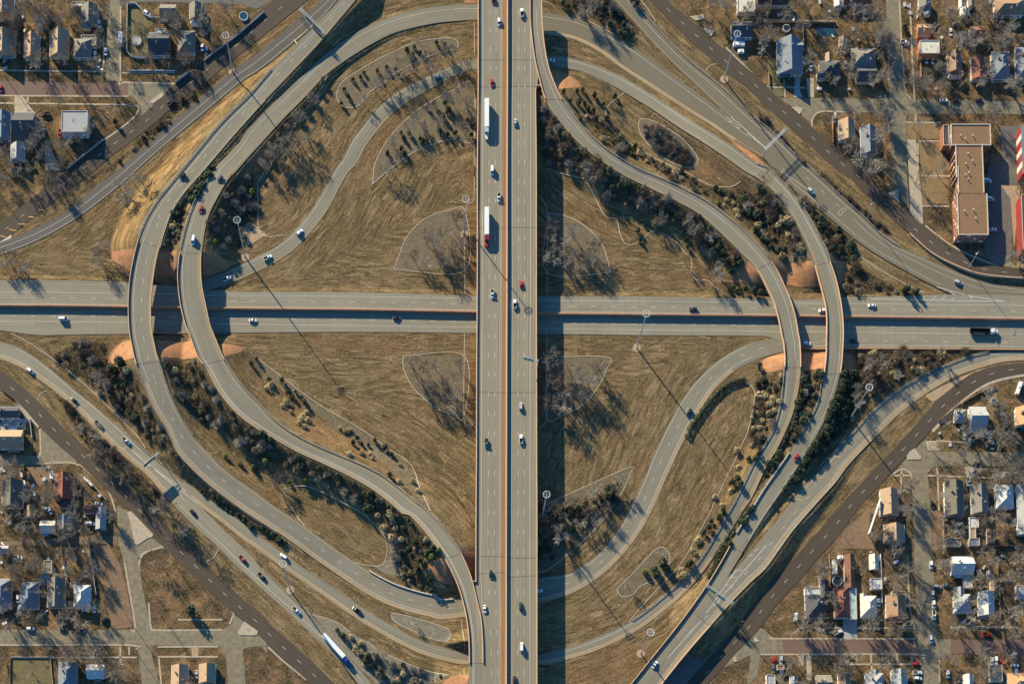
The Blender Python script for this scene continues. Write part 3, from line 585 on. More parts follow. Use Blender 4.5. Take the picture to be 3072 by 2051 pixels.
def island(s, h=.16, mat='sidewalk_concrete'):
    w = [P(n) for n in pts(s)]; z0 = .0; n = len(w)
    V = [(x, y, z0) for x, y in w] + [(x, y, .1 + h) for x, y in w]
    F = [tuple(range(n, 2 * n)), tuple(reversed(range(n)))] + [(i, (i + 1) % n, n + (i + 1) % n, n + i) for i in range(n)]
    me_ = mesh_obj('traffic_island_kerb', V, F, mat); bm = bmesh.new(); bm.from_mesh(me_.data); bmesh.ops.recalc_face_normals(bm, faces=bm.faces); bm.to_mesh(me_.data); bm.free()
    tag(me_, kind='structure')
for s in ["M 1120,55 1150,45 1180,70 1350,250 1345,270 1300,285 1210,345 1190,330 1170,250 1145,130", "D 300,948 340,938 405,960 372,1012", "H 1148,238 1245,195 1250,320", "M 2095,1110 2150,1015 2270,1100 2265,1130 2240,1140 2110,1135",
          "L 1315,1080 1340,1040 1385,1010 1440,1090 1440,1108 1325,1112", "A 1325,895 1410,822 1445,825 1440,850 1350,915 1330,912", "O 2232,1180 2250,1145 2285,1190 2240,1202", "O 2045,1345 2070,1325 2092,1368 2060,1372",
          "C 1800,245 1885,280 1860,325 1790,260", "C 1670,150 1790,130 1800,170 1720,185"]: island(s)
WALKS = ["A -20,622 910,632", "A 912,320 914,632", "A 1062,60 1062,700 1090,726 1540,737", "A -20,910 1180,925", "A -20,845 1130,850", "A 1065,645 1540,640", "A 1110,930 1215,935 1200,1010 1080,1120 900,1245", "A 245,850 245,990",
         "D 95,770 420,775", "D 1252,10 1266,300 1290,640 1300,800 1350,872", "D 1345,30 1370,640 1385,870", "D 1310,1080 1620,1082", "D 1395,1005 1395,1080", "D 1425,1245 1640,1243", "D 235,700 245,860", "D 1412,1260 H 1420,120 1440,290", "D 480,1120 490,1040 560,986 780,988",
         "H 1480,520 1700,690 1900,790 2100,870", "H 1440,80 1700,85", "H 1450,345 1690,350", "C 1990,420 2110,540 2340,760 D 100,770",
         "P 100,1166 1400,1168", "P 600,1072 1440,1076", "P 1320,440 1345,900 1390,1070", "P 1700,1068 2300,1068", "P 20,1306 1430,1306 1450,1340", "P 720,1392 1450,1392", "P 1640,80 1642,340", "P 1000,1310 1010,1460", "P 1230,1310 1235,1390", "P 1360,1310 1362,1390", "P 1600,1310 1605,1560",
         "L 1500,1250 2100,1272", "L 1580,945 1860,960", "L 1585,1180 1600,1560", "L 1270,1200 1265,1360", "L 1190,1250 1340,1250", "L 1180,1245 1270,1195 1340,1220 1360,1290",
         "M -20,1223 1150,1225 1195,1260", "M 100,1333 1205,1331", "M 1390,1240 1920,1237", "M 1390,1326 1920,1326", "M 1225,520 1250,430 1330,385", "M 1310,850 1330,1060 1390,1092 1960,1088", "M 1340,385 1490,370 1700,560 2030,900 2045,980 2020,1040", "M 1570,1000 1960,1000",
         "M 1095,490 1190,1060 1150,1085", "M 1060,1240 1060,1380", "M 1138,1240 1138,1310", "M 1400,1340 1420,1568", "I -20,490 120,590 260,760", "I 350,820 355,1060 320,1085", "I 700,1150 860,1290 960,1400 1020,1568", "I 330,1150 600,1135 700,1160",
         "P 1640,420 1640,340", "N 160,1240 300,1370 500,1530"]
for s in WALKS: kerb('sidewalk', pts(s), 1.0, .07, 'sidewalk_concrete')
WIDE = ["L 2400,352 2150,400 1970,470 1800,590 1640,750 1540,860", "I -20,470 100,560 200,650 300,770 360,830"]
for s in WIDE: kerb('sidewalk', pts(s), 2.4, .07, 'sidewalk_concrete')
# ------------------------------------------------------------ build roads
PRETTY = dict(alpha='outer left ramp', beta='inner left ramp', gamma='inner right ramp', delta='outer right ramp')
def bridge_label(k): return k
def segs(r):
    out = []; cur = []; st = None
    for i in range(len(r.ids)):
        b = on_bridge(r, i)
        if st is None: st = b
        if b != st:
            cur.append(i); out.append((st, cur)); cur = [i]; st = b
        else: cur.append(i)
    out.append((st, cur)); return [s for s in out if len(s[1]) > 1]
def pier(mb, c, d, w, ztop, zb):
    d = np.asarray(d) / np.hypot(*d); n = np.array([-d[1], d[0]])
    def B(a0, a1, b0, b1, z0, z1):
        q = [c + d * a + n * b_ for a, b_ in ((a0, b0), (a1, b0), (a1, b1), (a0, b1))]
        mb.hexa([(*p, z0) for p in q] + [(*p, z1) for p in q])
    B(-.7, .7, -w / 2 + .4, w / 2 - .4, ztop - 1.1, ztop)
    k = 2 if w < 20 else 4
    for j in range(k):
        o = (-w / 2 + 2 + (w - 4) * j / (k - 1)); B(-.55, .55, o - .55, o + .55, zb - .5, ztop - 1.0)
def build_bridge(r, sel, label, name='ramp_bridge', par=('U', 'V'), step=30, thick=1.3, roots=None):
    root = empty(name, (*r.c[sel[len(sel) // 2]], 0)) if roots is None else roots
    loc = Vector(root.location)
    if roots is None: tag(root, label, 'bridge')
    def fix(o): o.data.transform(Matrix.Translation(-loc)); return o
    # slab
    mb = MB(); L = [(*r.c[i], r.z[i]) for i in sel]
    V = mb.V
    for i in sel:
        d = (r.V[i] - r.U[i]) / r.w[i]
        for p, h in ((r.U[i] - d * .15, -.03), (r.V[i] + d * .15, -.03), (r.V[i] - d * 1.2, -thick), (r.U[i] + d * 1.2, -thick)): V.append((*p, r.z[i] + h))
    for k in range(len(sel) - 1):
        for q in range(4):
            a = 4 * k + q; b_ = 4 * k + (q + 1) % 4; mb.F.append((a, b_, b_ + 4, a + 4)); mb.mi.append(0)
    mb.F += [(0, 1, 2, 3), tuple(4 * (len(sel) - 1) + q for q in (3, 2, 1, 0))]; mb.mi += [0, 0]
    o = fix(mb.build('girder', 'parapet_concrete', root)); bm = bmesh.new(); bm.from_mesh(o.data); bmesh.ops.recalc_face_normals(bm, faces=bm.faces); bm.to_mesh(o.data); bm.free()
    fix(ribbon(r, sel, lambda i: 0.0, lambda i: r.w[i], 0, r.mat, 'roadway', root))
    for side in par:
        mb = MB(); e = edge(r, side, sel, .2); sweep(mb, e, -.2, .2, -.6, 1.0); fix(mb.build('parapet', 'parapet_concrete', root))
    ds = r.s[sel[-1]] - r.s[sel[0]]; npz = max(1, int(ds / step))
    for k in range(1, npz + 1):
        s = r.s[sel[0]] + ds * k / (npz + 1); i = min(len(r.s) - 2, int(np.searchsorted(r.s, s)))
        d = r.c[min(i + 1, len(r.c) - 1)] - r.c[i - 1]; mb = MB(); zb = Z(*r.c[i])
        if any(np.hypot(*(q.c - r.c[i]).T).min() < 2 + 0 * 1 for q in ROADS.values() if q is not r and not q.name.startswith('over')): continue
        pier(mb, r.c[i], d, r.w[i] - 1, r.z[i] - thick + .05, zb); fix(mb.build('pier', 'parapet_concrete', root))
    # expansion joints
    for i in (sel[0], sel[-1]):
        mb = MB(); d = (r.V[i] - r.U[i]) / r.w[i]; t = np.array([-d[1], d[0]]) * .15
        mb.poly([(*(r.U[i] - t), r.z[i] + .02), (*(r.V[i] - t), r.z[i] + .02), (*(r.V[i] + t), r.z[i] + .02), (*(r.U[i] + t), r.z[i] + .02)])
        fix(mb.build('joint_strip', 'joint_dark', root))
    return root
BL = {('alpha', 0): "curved concrete ramp bridge leftmost over the horizontal highway", ('beta', 0): "curved ramp bridge second from the left over the horizontal highway",
      ('beta', 1): "short ramp bridge joining the wide overpass at its lower end", ('gamma', 0): "ramp bridge splitting off the wide overpass near its upper end",
      ('gamma', 1): "curved concrete ramp bridge over the highway, inner one of the right pair", ('delta', 1): "left part of the low highway bridge cut by the bottom edge", ('epsilon', 0): "right part of the low highway bridge cut by the bottom edge", ('delta', 0): "curved concrete ramp bridge over the highway, rightmost of all"}
NAMES = dict(cway_n='road', cway_s='road')
for r in list(ROADS.values()):
    if r.name.startswith('overpass'): continue
    k = 0
    for b_, sel in segs(r):
        if b_:
            mt = r.mat; build_bridge(r, sel, BL[(r.name, k)], par=('V',) if 'bottom edge' in BL[(r.name, k)] else ('U', 'V')); k += 1
        else:
            tag(ribbon(r, sel, lambda i: 0.0, lambda i: r.w[i], 0, r.mat, 'road'), kind='structure')
def paint(r, items, name='lane_markings'):
    for mat in ('white_paint', 'yellow_paint'):
        mb = MB()
        for it in items:
            if (it[0] == 'y') != (mat == 'yellow_paint'): continue
            k = it[1]
            if k == 's': solid_line(mb, r, it[2], it[3], it[4])
            else: dash_line(mb, r, it[2], it[3], it[4], off=it[5] if len(it) > 5 else 0)
        if mb.F: tag(mb.build('road_markings', mat), kind='structure')
R_ = ROADS; E_ = 99
def mx(n): return R_[n].ids[-1]
paint(R_['alpha'], [('w', 'd', 'F.5', 0, 5), ('w', 'd', 'F.52', 5, 10), ('w', 'd', 'F.58', 10, 18), ('w', 'd', 'F.56', 18, mx('alpha') - 1), ('y', 's', 'V1.0', 0, 32), ('w', 's', 'U3.0', 0, 9), ('w', 's', 'U3.3', 9, 18), ('w', 's', 'U2.6', 18, mx('alpha') - 3), ('w', 's', 'V1', 32, mx('alpha') - 3)])
paint(R_['beta'], [('w', 's', 'U2.9', 0, 20), ('w', 's', 'U2.9', 20, 50), ('y', 's', 'V1.6', 8, 40), ('w', 's', 'U2.3', 27, 50)])
paint(R_['gamma'], [('w', 's', 'V3.4', 1, 27), ('y', 's', 'U1.2', 2, 27), ('w', 's', 'U2.0', 27, 45), ('y', 's', 'V2.2', 27, mx('gamma') - 1), ('w', 's', 'V2.1', 38, mx('gamma') - 1)])
paint(R_['delta'], [('w', 's', 'U1.1', 2, 18), ('y', 's', 'V.6', 0, 18), ('w', 's', 'U1.8', 20, 48), ('y', 's', 'V1.4', 24, 48), ('w', 's', 'U1.0', 48, 53)])
paint(R_['x_one'], [('w', 's', 'U2.7', 0, 12), ('y', 's', 'V1.6', 1, 12)])
paint(R_['z_five'], [('w', 's', 'U2.6', 0, 8), ('y', 's', 'V1.3', 0, 6), ('w', 's', 'U1.8', 8, mx('z_five')), ('w', 'd', 'F.33', 9, 14), ('w', 's', 'F.36', 14, mx('z_five')), ('w', 's', 'V3', 10, 19)])
paint(R_['epsilon'], [('w', 's', 'U1.4', 0, 11), ('w', 's', 'V3.2', 0, mx('epsilon')), ('w', 'd', 'F.5', 11, 17), ('w', 's', 'V.6', 10, mx('epsilon'))])
paint(R_['x_eight'], [('w', 's', 'V2.8', 0, mx('x_eight')), ('w', 's', 'U1.1', 1, 8), ('w', 's', 'F.42', 7.5, 11)])
paint(R_['x_ten'], [('w', 's', 'F.42', 0, 14), ('w', 's', 'F.9', 0, 14)])
for k in ('fr_nw', 'fr_ne', 'fr_se', 'fr_sw'): paint(R_[k], [('w', 'd', 'F.5', 0, mx(k))])
paint(R_['cway_n'], [('w', 'd', 'V5.0', 0, mx('cway_n')), ('w', 's', 'V8.6', 0, mx('cway_n')), ('w', 's', 'V1.2', 0, mx('cway_n'))])
paint(R_['cway_s'], [('w', 'd', 'U5.2', 0, mx('cway_s')), ('w', 's', 'U8.8', 0, mx('cway_s')), ('w', 'd', 'U14', 11, mx('cway_s')), ('w', 's', 'V2.2', 11, mx('cway_s'))])
# pale shoulders with joints
def shoulder(rn, a, b_, fa, fb, mat='shoulder_concrete'):
    r = R_[rn]; sel = idx(r, a, b_); tag(ribbon(r, sel, lat(r, fa), lat(r, fb), .012, mat, 'road_shoulder'), kind='structure')
shoulder('alpha', 18, mx('alpha') - 4, 'U0', 'U2.3'); shoulder('gamma', 38, mx('gamma') - 1, 'V2.1', 'V0'); shoulder('beta', 28, 43, 'U0', 'U1.9'); shoulder('x_eight', 0, 10, 'V2.6', 'V0'); shoulder('delta', 50, 53, 'V1.5', 'V0')
shoulder('gamma', 28, 36, 'V2.0', 'V0'); shoulder('x_one', 0, 9, 'V2.2', 'V0'); shoulder('epsilon', 0, mx('epsilon'), 'V2.9', 'V0')
# gore chevrons
def on_pave(n):
    z = 0.0
    for _ in range(6):
        x, y = P(n, z); best = None
        for k in ('epsilon', 'delta', 'z_five', 'x_one', 'x_eight', 'alpha', 'cway_n', 'x_ten', 'fr_nw', 'gamma'):
            q = ROADS[k]; d = np.hypot(q.c[:, 0] - x, q.c[:, 1] - y) - q.w / 2; i = int(np.argmin(d))
            if best is None or d[i] < best[0]: best = (d[i], q.z[i])
            if d[i] < 0: best = (min(best[0], d[i]), max(best[1], q.z[i]))
        z = best[1]
    return (x, y, z + .04)
def gore(s, mat='white_paint', w=.25):
    for ln in s.split('|'):
        q = pts(ln); mb = MB(); L = [on_pave(n) for n in q]
        sweep(mb, L, -w / 2, w / 2, -.03, .02); tag(mb.build('gore_markings', mat), kind='structure')
gore("C 2012,1072 2060,1072 2048,1045|C 2085,1128 2125,1128 2115,1095|C 2158,1182 2188,1182 2178,1155|C 2225,1232 2245,1232 2240,1210")
gore("C 2030,1030 2130,1112 2240,1215 2349,1310|C 1990,1025 2110,1120 2230,1215 2349,1315")
gore("O 2070,565 2140,565|O 2025,628 2085,628|O 1985,690 2010,695|O 2240,400 2280,375|O 2190,440 2225,430|O 2085,560 1990,690 1850,900 1660,1130 1475,1340|O 2349,345 2160,560 1970,780 1740,1040 1475,1340", w=.3)
gore("B 410,350 560,215|B 390,350 420,400")
gore("H 210,40 460,210|H 710,410 740,370 760,400 730,430 710,410|H 750,370 785,365 775,395")
gore("H 1310,1145 1285,1170|H 1395,1145 1370,1170|H 1480,1142 1455,1170|H 1570,1142 1545,1172|H 1660,1135 1625,1172|H 1700,1100 1745,1135|H 1790,1125 1815,1155|H 1740,1155 1710,1175|H 1870,1140 1895,1160 1880,1178|H 1580,1060 1900,1145 2180,1185|H 1000,1165 1700,1178 2180,1187", w=.3)
gore("E 0,608 50,620|E 80,552 145,565|E 160,503 225,508|E 250,440 300,448|E 340,378 380,386", 'yellow_paint', .5)
gore("I 1170,1040 1300,1150 1600,1390 1750,1500|I 1300,1155 1500,1290 1640,1390|I 1080,1030 1110,995")
gore("L 690,1080 740,1090|L 530,1278 590,1272|L 340,1460 400,1465", 'yellow_paint', .5)
# retaining wall between carriageways and other long walls
def longwall(name, line3, lo, hi, z0, z1, mat, label, cat='wall'):
    L = np.asarray(line3, float); c = L.mean(0); root_l = Vector((c[0], c[1], 0))
    mb = MB(); sweep(mb, [(*(p[:2]), p[2]) for p in L], lo, hi, z0, z1); o = mb.build(name, mat)
    o.data.transform(Matrix.Translation(-root_l)); o.location = root_l; tag(o, label, cat); return o
r = R_['cway_n']; sel = list(range(len(r.ids)))
longwall('retaining_wall', edge(r, 'V', sel, -.1), -.28, .28, -1.9, 1.0, 'wall_terracotta', 'long terracotta wall between the two halves of the horizontal highway')
r = R_['cway_s']; longwall('parapet_wall', edge(r, 'V', idx(r, 3, 4), -.1), -.2, .2, -.2, .9, 'wall_terracotta', 'short terracotta parapet below the highway beside the left ramp bridges')
longwall('parapet_wall', edge(r, 'V', idx(r, 11, mx('cway_s')), -.1), -.2, .2, -.2, .9, 'wall_terracotta', 'terracotta parapet along the lower right edge of the horizontal highway')
r = R_['fr_ne']; longwall('parapet_wall', edge(r, 'V', idx(r, 13, mx('fr_ne')), -.2), -.25, .25, -2.4, .9, 'parapet_concrete', 'curved orange parapet of the brown frontage road near the brick building')
def L3(s, h=0): return [(x, y, z + h) for x, y, z in (Gp(n) for n in pts(s))]
def soundwall(s, label, h=3.6):
    L = L3(s); a = Vector(L[0]); root = empty('sound_wall', tuple(a)); tag(root, label, 'wall')
    for p, q in zip(L[:-1], L[1:]):
        p, q = Vector(p), Vector(q); n = max(1, int((q - p).length / 6))
        for i in range(n):
            u, v = p.lerp(q, i / n), p.lerp(q, (i + 1) / n); mb = MB(); sweep(mb, [u - a, v - a], -.12, .12, -.2, h); mb.build('wall_panel', 'wall_concrete', root)
            mb = MB(); w = u - a; mb.box(w.x - .25, w.y - .25, -.3, w.x + .25, w.y + .25, h + .15); mb.build('post', 'wall_concrete', root)
soundwall("A 2325,118 2290,150 2080,330 1870,485 1800,545", 'long grey sound wall between the frontage road and upper left houses', 1.5)
soundwall("A 1660,650 1545,740", 'short low grey sound wall beside the brick street corner', 2.0)
soundwall("A 905,1243 590,1495", 'grey sound wall below the white flat-roofed house', 1.5)
# guard rails
GR = 0
def guardrail(rn, side, a, b_, label, off=.35, conc=False):
    r = R_[rn]; sel = idx(r, a, b_); e = edge(r, side, sel, -off); L = np.array(e); a0 = Vector((*L[0, :2], 0))
    root = empty('barrier' if conc else 'guard_rail', tuple(a0)); tag(root, label, 'barrier' if conc else 'guard rail'); L = L - np.array(a0)
    if conc:
        s = np.concatenate([[0], np.cumsum(np.hypot(*np.diff(L[:, :2], axis=0).T))]); n = min(100, int(s[-1] / 3.0)); st = s[-1] / n
        for k in range(n):
            q = [[np.interp(x, s, L[:, j]) for j in range(3)] for x in (k * st + .08, (k + .5) * st, (k + 1) * st - .08)]
            mb = MB(); sweep(mb, q, -.35, .35, -.3, .85); mb.build('barrier_block', 'barrier_concrete', root)
        return
    mb = MB(); sweep(mb, L, -.09, .09, .45, .8); mb.build('rail', 'galvanised', root)
    s = np.concatenate([[0], np.cumsum(np.hypot(*np.diff(L[:, :2], axis=0).T))]); n = min(100, int(s[-1] / 2.4))
    pm = MB(); pm.box(-.09, -.09, -.8, .09, .09, .62); pm = pm.build('post', 'timber', data_only=True)
    for k in range(n):
        x = s[-1] * (k + .5) / n; o = link('post', pm, root); o.location = [np.interp(x, s, L[:, j]) for j in range(3)]
guardrail('alpha', 'U', 4, 11, 'steel guard rail on the upper outer edge of the leftmost ramp')
guardrail('alpha', 'V', 5, 11, 'steel guard rail on the inner upper edge of the leftmost ramp')
guardrail('beta', 'U', 15, 19.4, 'steel guard rail above the dark hedge between the left ramps')
guardrail('beta', 'V', 27, 43, 'long steel guard rail on the upper side of the S-shaped left ramp', conc=False)
guardrail('alpha', 'V', 17, 21, 'steel guard rail beside shrubs just below the left ramp bridges')
guardrail('alpha', 'U', 17, 27, 'steel guard rail on the left edge of the ramp below the highway')
guardrail('alpha', 'V', 31.5, 36, 'pale barrier row above the ramp passing under the overpass', conc=True)
guardrail('gamma', 'V', 6.2, 20, 'long steel guard rail on the upper side of the right S-shaped ramp')
guardrail('delta', 'U', 29, 37, 'steel guard rail on the outer edge of the rightmost ramp above the highway')
guardrail('delta', 'V', 44, 48, 'steel guard rail on the inner edge of the rightmost ramp')
guardrail('gamma', 'U', 27.5, 37, 'steel guard rail on the left edge of the right ramp below the highway')
guardrail('gamma', 'U', 37, 42, 'steel guard rail along the curve near the green gantry signs')
guardrail('delta', 'V', 49, 53, 'pale concrete barrier row left of the green gantry signs', conc=True)
guardrail('epsilon', 'U', 1.5, 9, 'steel guard rail on the upper side of the lower right ramp')
guardrail('x_eight', 'U', 7, 9, 'steel guard rail beside the cantilever sign at lower left')
guardrail('x_eight', 'U', 15, 21, 'steel guard rail beside the white semi truck at lower left')
guardrail('z_five', 'U', 0, 16, 'long steel guard rail on the upper right merging road')
# main overpass
r = R_['overpass']; rr = R_['overpass_right']
root = empty('highway_overpass', (0, 0, 0)); tag(root, 'long straight elevated concrete highway running top to bottom', 'overpass')
build_bridge(r, list(range(len(r.ids))), '', par=(), roots=root, step=400); build_bridge(rr, list(range(len(rr.ids))), '', par=(), roots=root, step=400)
def par(r_, side, a, b_, w=.2, h=1.0, z0=-.8, inset=.2):
    mb = MB(); sweep(mb, edge(r_, side, idx(r_, a, b_), inset), -w, w, z0, h); mb.build('parapet', 'parapet_concrete', root)
par(r, 'U', 0, 8); par(rr, 'V', 2, 99)
# nose walls
mb = MB(); sweep(mb, [(*P(nat('C', 318, 760), 10), 10), (*P(nat('C', 352, 758), 10), 10)], -.2, .2, -.8, 1.02); mb.build('parapet', 'parapet_concrete', root)
mb = MB(); sweep(mb, [(*P(nat('N', 1989, 664), 10.5), 10.5), (*P(nat('N', 1955, 668), 10.5), 10.5)], -.2, .2, -.8, 1.02); mb.build('parapet', 'parapet_concrete', root)
gap = [((r.V[0] + rr.U[0]) / 2)]
e1 = edge(r, 'V', range(len(r.ids)), -.1)
mb = MB(); sweep(mb, e1, -.35, .35, -.9, 1.75); mb.build('median_barrier', 'parapet_concrete', root)
# closing slab between decks
V_ = []; F_ = []
for k, i in enumerate(range(len(r.ids))):
    t = r.s[i] / r.s[-1]; x2 = np.interp(r.V[i][1], rr.U[::-1, 1], rr.U[::-1, 0]); V_ += [(r.V[i][0] - .2, r.V[i][1], r.z[i] - .035), (x2 + .2, r.V[i][1], r.z[i] - .035)]
    if k: F_.append((2 * k - 2, 2 * k - 1, 2 * k + 1, 2 * k))
mesh_obj('median_slab', V_, F_, 'parapet_concrete', root)
ribbon(r, list(range(len(r.ids))), lat(r, 'V2.7'), lat(r, 'V0'), .014, 'stained_shoulder', 'shoulder', root)
ribbon(r, list(range(len(r.ids))), lat(r, 'V3.3'), lat(r, 'V2.7'), .013, 'shoulder_concrete', 'shoulder', root)
mb = MB()
for q in ('U7.4', 'U11.1'): dash_line(mb, r, q, 0, 99)
solid_line(mb, r, 'U3.2', 0, 9, .16); solid_line(mb, r, 'V4.0', 0, 99, .12); mb.build('lane_marking', 'white_paint', root)
mb = MB()
for q in ('U7.2', 'U10.85'): dash_line(mb, rr, q, 0, 99)
solid_line(mb, rr, 'U14.4', 0, 99, .18); solid_line(mb, rr, 'U3.4', 0, 99, .12); mb.build('lane_marking', 'white_paint', root)
def jstrip(rd, t, y, slant=0):
    p0 = P(nat(t, 0, y), 10.2)[1]
    i = int(np.argmin(abs(rd.c[:, 1] - p0))); mb = MB(); a, b_ = rd.U[i], rd.V[i]; z = rd.z[i] + .03
    mb.poly([(a[0] + .4, a[1] - .12, z), (b_[0] - .4, b_[1] - .12 + slant, z), (b_[0] - .4, b_[1] + .12 + slant, z), (a[0] + .4, a[1] + .12, z)]); mb.build('joint_strip', 'joint_dark', root)
for t, y, s in (('C', 528, 0), ('C', 760, 0), ('G', 552, 0), ('K', 510, 0), ('O', 440, 0), ('O', 628, 1.2)): jstrip(r, t, y, s); jstrip(rr, t, y, s)
# piers of the overpass
allr = [q for q in ROADS.values() if not q.name.startswith('over')]
for t, y in [('C', 60), ('C', 330), ('C', 750), ('C', 1100), ('C', 1450), ('G', 250), ('G', 600), ('G', 900), ('G', 1115), ('G', 1308), ('K', 30), ('K', 350), ('K', 700), ('K', 1050), ('K', 1400), ('O', 200), ('O', 520), ('O', 900), ('O', 1220), ('O', 1450)]:
    yy = P(nat(t, 0, y), 10.2)[1]
    for rd in (r, rr):
        i = int(np.argmin(abs(rd.c[:, 1] - yy))); mb = MB(); pier(mb, rd.c[i], (0, 1), rd.w[i] - 1.5, rd.z[i] - 1.25, -.3); mb.build('pier', 'parapet_concrete', root)
# ------------------------------------------------------------ light masts
def mast(base, top, label, ring=2.0, nl=12):
    bx, by, bz = Gp(pts(base)[0]); tn = pts(top)[0]
    best = min((abs(P(tn, h)[0] - bx) + abs(P(tn, h)[1] - by), h) for h in np.arange(8, 45, .25)); h = best[1] - bz
    root = empty('light_mast', (bx, by, bz)); tag(root, label, 'light mast')
    mb = MB(); mb.tube((0, 0, 0), (0, 0, h), .48, .24, 10); mb.build('pole', 'galvanised', root)
    mb = MB(); mb.tube((0, 0, -.3), (0, 0, .14), 2.6, 2.6, 20); mb.build('base_pad', 'tan_dirt', root)
    mb = MB(); n = 20
    for i in range(n):
        a, b_ = 2 * math.pi * i / n, 2 * math.pi * (i + 1) / n
        mb.tube((ring * .8 * math.cos(a), ring * .8 * math.sin(a), h - .3), (ring * .8 * math.cos(b_), ring * .8 * math.sin(b_), h - .3), .045, .045, 4)
    for i in range(4):
        a = math.pi * i / 2; mb.tube((0, 0, h - .3), (ring * .8 * math.cos(a), ring * .8 * math.sin(a), h - .3), .07, .07, 4)
    mb.build('ring_frame', 'galvanised', root)
    lm = MB(); lm.tube((0, 0, -.3), (0, 0, .12), .33, .3, 8); lm.tube((0, 0, .12), (0, 0, .28), .3, .12, 8); lm = lm.build('lamp', 'lamp_white', data_only=True)
    for i in range(nl):
        a = 2 * math.pi * i / nl; o = link('lamp', lm, root); o.location = (ring * math.cos(a), ring * math.sin(a), h - .2)
for b_, t, l in [("A 2050,640", "A 1980,310", 'tall ring light mast between the two upper left frontage roads'), ("E 2160,800", "E 2070,468", 'tall ring light mast in the dark shrubs right of the left ramps'),
                 ("F 1888,595", "F 1897,285", 'tall ring light mast standing left of the overpass above its bed'), ("C 1975,700", "C 2088,295", 'tall ring light mast on the upper right verge near the brown road'),
                 ("L 820,745", "L 987,472", 'tall ring light mast right of the lower right ramps'), ("K 1205,130", "K 1288,-175", 'tall ring light mast in the mown field right of the overpass'),
                 ("O 372,100", "K 415,1415", 'tall ring light mast in the overpass shadow beside the planted bed'), ("N 355,740", "N 303,508", 'tall ring light mast between the lower left ramps'),
                 ("O 1240,1300", "O 1325,1112", 'tall ring light mast at the bottom near the lower right highway')]: mast(b_, t, l)
def street_light(base, top, armto, label):
    bx, by, bz = Gp(pts(base)[0]); tn = pts(top)[0]
    h = min((abs(P(tn, q)[0] - bx) + abs(P(tn, q)[1] - by), q) for q in np.arange(5, 25, .25))[1] - bz
    root = empty('street_lamp', (bx, by, bz)); tag(root, label, 'street lamp')
    mb = MB(); mb.tube((0, 0, 0), (0, 0, h), .2, .12, 8); mb.build('pole', 'galvanised', root)
    mb = MB(); mb.tube((0, 0, h), (armto[0], armto[1], h + .3), .08, .06, 6); mb.build('arm', 'galvanised', root)
    mb = MB(); mb.box(armto[0] - .5, armto[1] - .25, h + .15, armto[0] + .5, armto[1] + .25, h + .38); mb.build('lamp_head', 'lamp_white', root)
street_light("H 1858,890", "H 1940,745", (-1.5, -1.5), 'slanting grey street lamp on the frontage parapet near the brick building')
street_light("H 968,455", "H 1022,315", (-2.2, -1.0), 'grey street lamp on the verge between the upper right roads')
# ------------------------------------------------------------ gantries
def gantry(A, B_, h, label, signs, mat='sign_green', marks=True, face=-1):
    a = Vector(Gp(pts(A)[0])); b_ = Vector(Gp(pts(B_)[0])); root = empty('sign_gantry', tuple(a)); tag(root, label, 'sign gantry'); d = b_ - a; d.z = 0; Ln = d.length; u = d.normalized(); n = Vector((-u.y, u.x, 0)); up = Vector((0, 0, 1))
    for p in (Vector((0, 0, 0)), u * Ln):
        mb = MB()
        for s in (-.7, .7): mb.tube(p + n * s - up * .4, p + n * s * .8 + up * h, .2, .17, 8)
        for k in range(5): mb.tube(p + n * (.7 if k % 2 else -.7) + up * (h * k / 5), p + n * (-.7 if k % 2 else .7) + up * (h * (k + 1) / 5), .07, .07, 4)
        mb.build('leg', 'galvanised', root)
    mb = MB()
    for s in (-.6, .6):
        for z in (h, h + 1.1): mb.tube(n * s + up * z, u * Ln + n * s + up * z, .13, .13, 6)
    k = int(Ln / 1.8)
    for i in range(k):
        p, q = u * (Ln * i / k), u * (Ln * (i + 1) / k)
        mb.tube(p + n * .6 + up * h, q - n * .6 + up * h, .05, .05, 4); mb.tube(p + n * -.6 + up * (h + 1.1), q + n * .6 + up * (h + 1.1), .05, .05, 4)
        mb.tube(p - n * .6 + up * h, q - n * .6 + up * (h + 1.1), .05, .05, 4); mb.tube(p + n * .6 + up * h, q + n * .6 + up * (h + 1.1), .05, .05, 4)
    mb.build('truss', 'galvanised', root)
    for s0, s1, ph in signs:
        fn = n * face; mb = MB(); c0, c1 = u * (Ln * s0) + fn * .95, u * (Ln * s1) + fn * .95; z0, z1 = h - 1.1, h - 1.1 + ph
        t = fn * .08
        mb.hexa([tuple(c0 + up * z0), tuple(c1 + up * z0), tuple(c1 + t + up * z0), tuple(c0 + t + up * z0), tuple(c0 + up * z1), tuple(c1 + up * z1), tuple(c1 + t + up * z1), tuple(c0 + t + up * z1)])
        sg = mb.build('sign_panel', mat, root)
        mb = MB(); e = fn * .1
        def rect(x0, x1, y0, y1):
            P0 = c0.lerp(c1, x0) + e; P1 = c0.lerp(c1, x1) + e
            q = [tuple(P0 + up * (z0 + ph * y0)), tuple(P1 + up * (z0 + ph * y0)), tuple(P1 + up * (z0 + ph * y1)), tuple(P0 + up * (z0 + ph * y1))]; mb.hexa(q + [tuple(Vector(v) + fn * .02) for v in q])
        for x0, x1, y0, y1 in ((0, 1, 0, .04), (0, 1, .96, 1), (0, .015, 0, 1), (.985, 1, 0, 1)): rect(x0, x1, y0, y1)
        if marks:
            for x0, x1, y0, y1 in ((.1, .2, .55, .85), (.38, .5, .58, .78), (.7, .84, .55, .8), (.42, .62, .18, .36), (.25, .35, .2, .36)): rect(x0, x1, y0, y1)
        mb.build('sign_border', 'white_paint', sg)
gantry("O 1800,735", "O 2035,890", 7.0, 'grey truss gantry with two green signs over the lower right road', [(.1, .38, 3.4), (.46, .74, 3.4)])
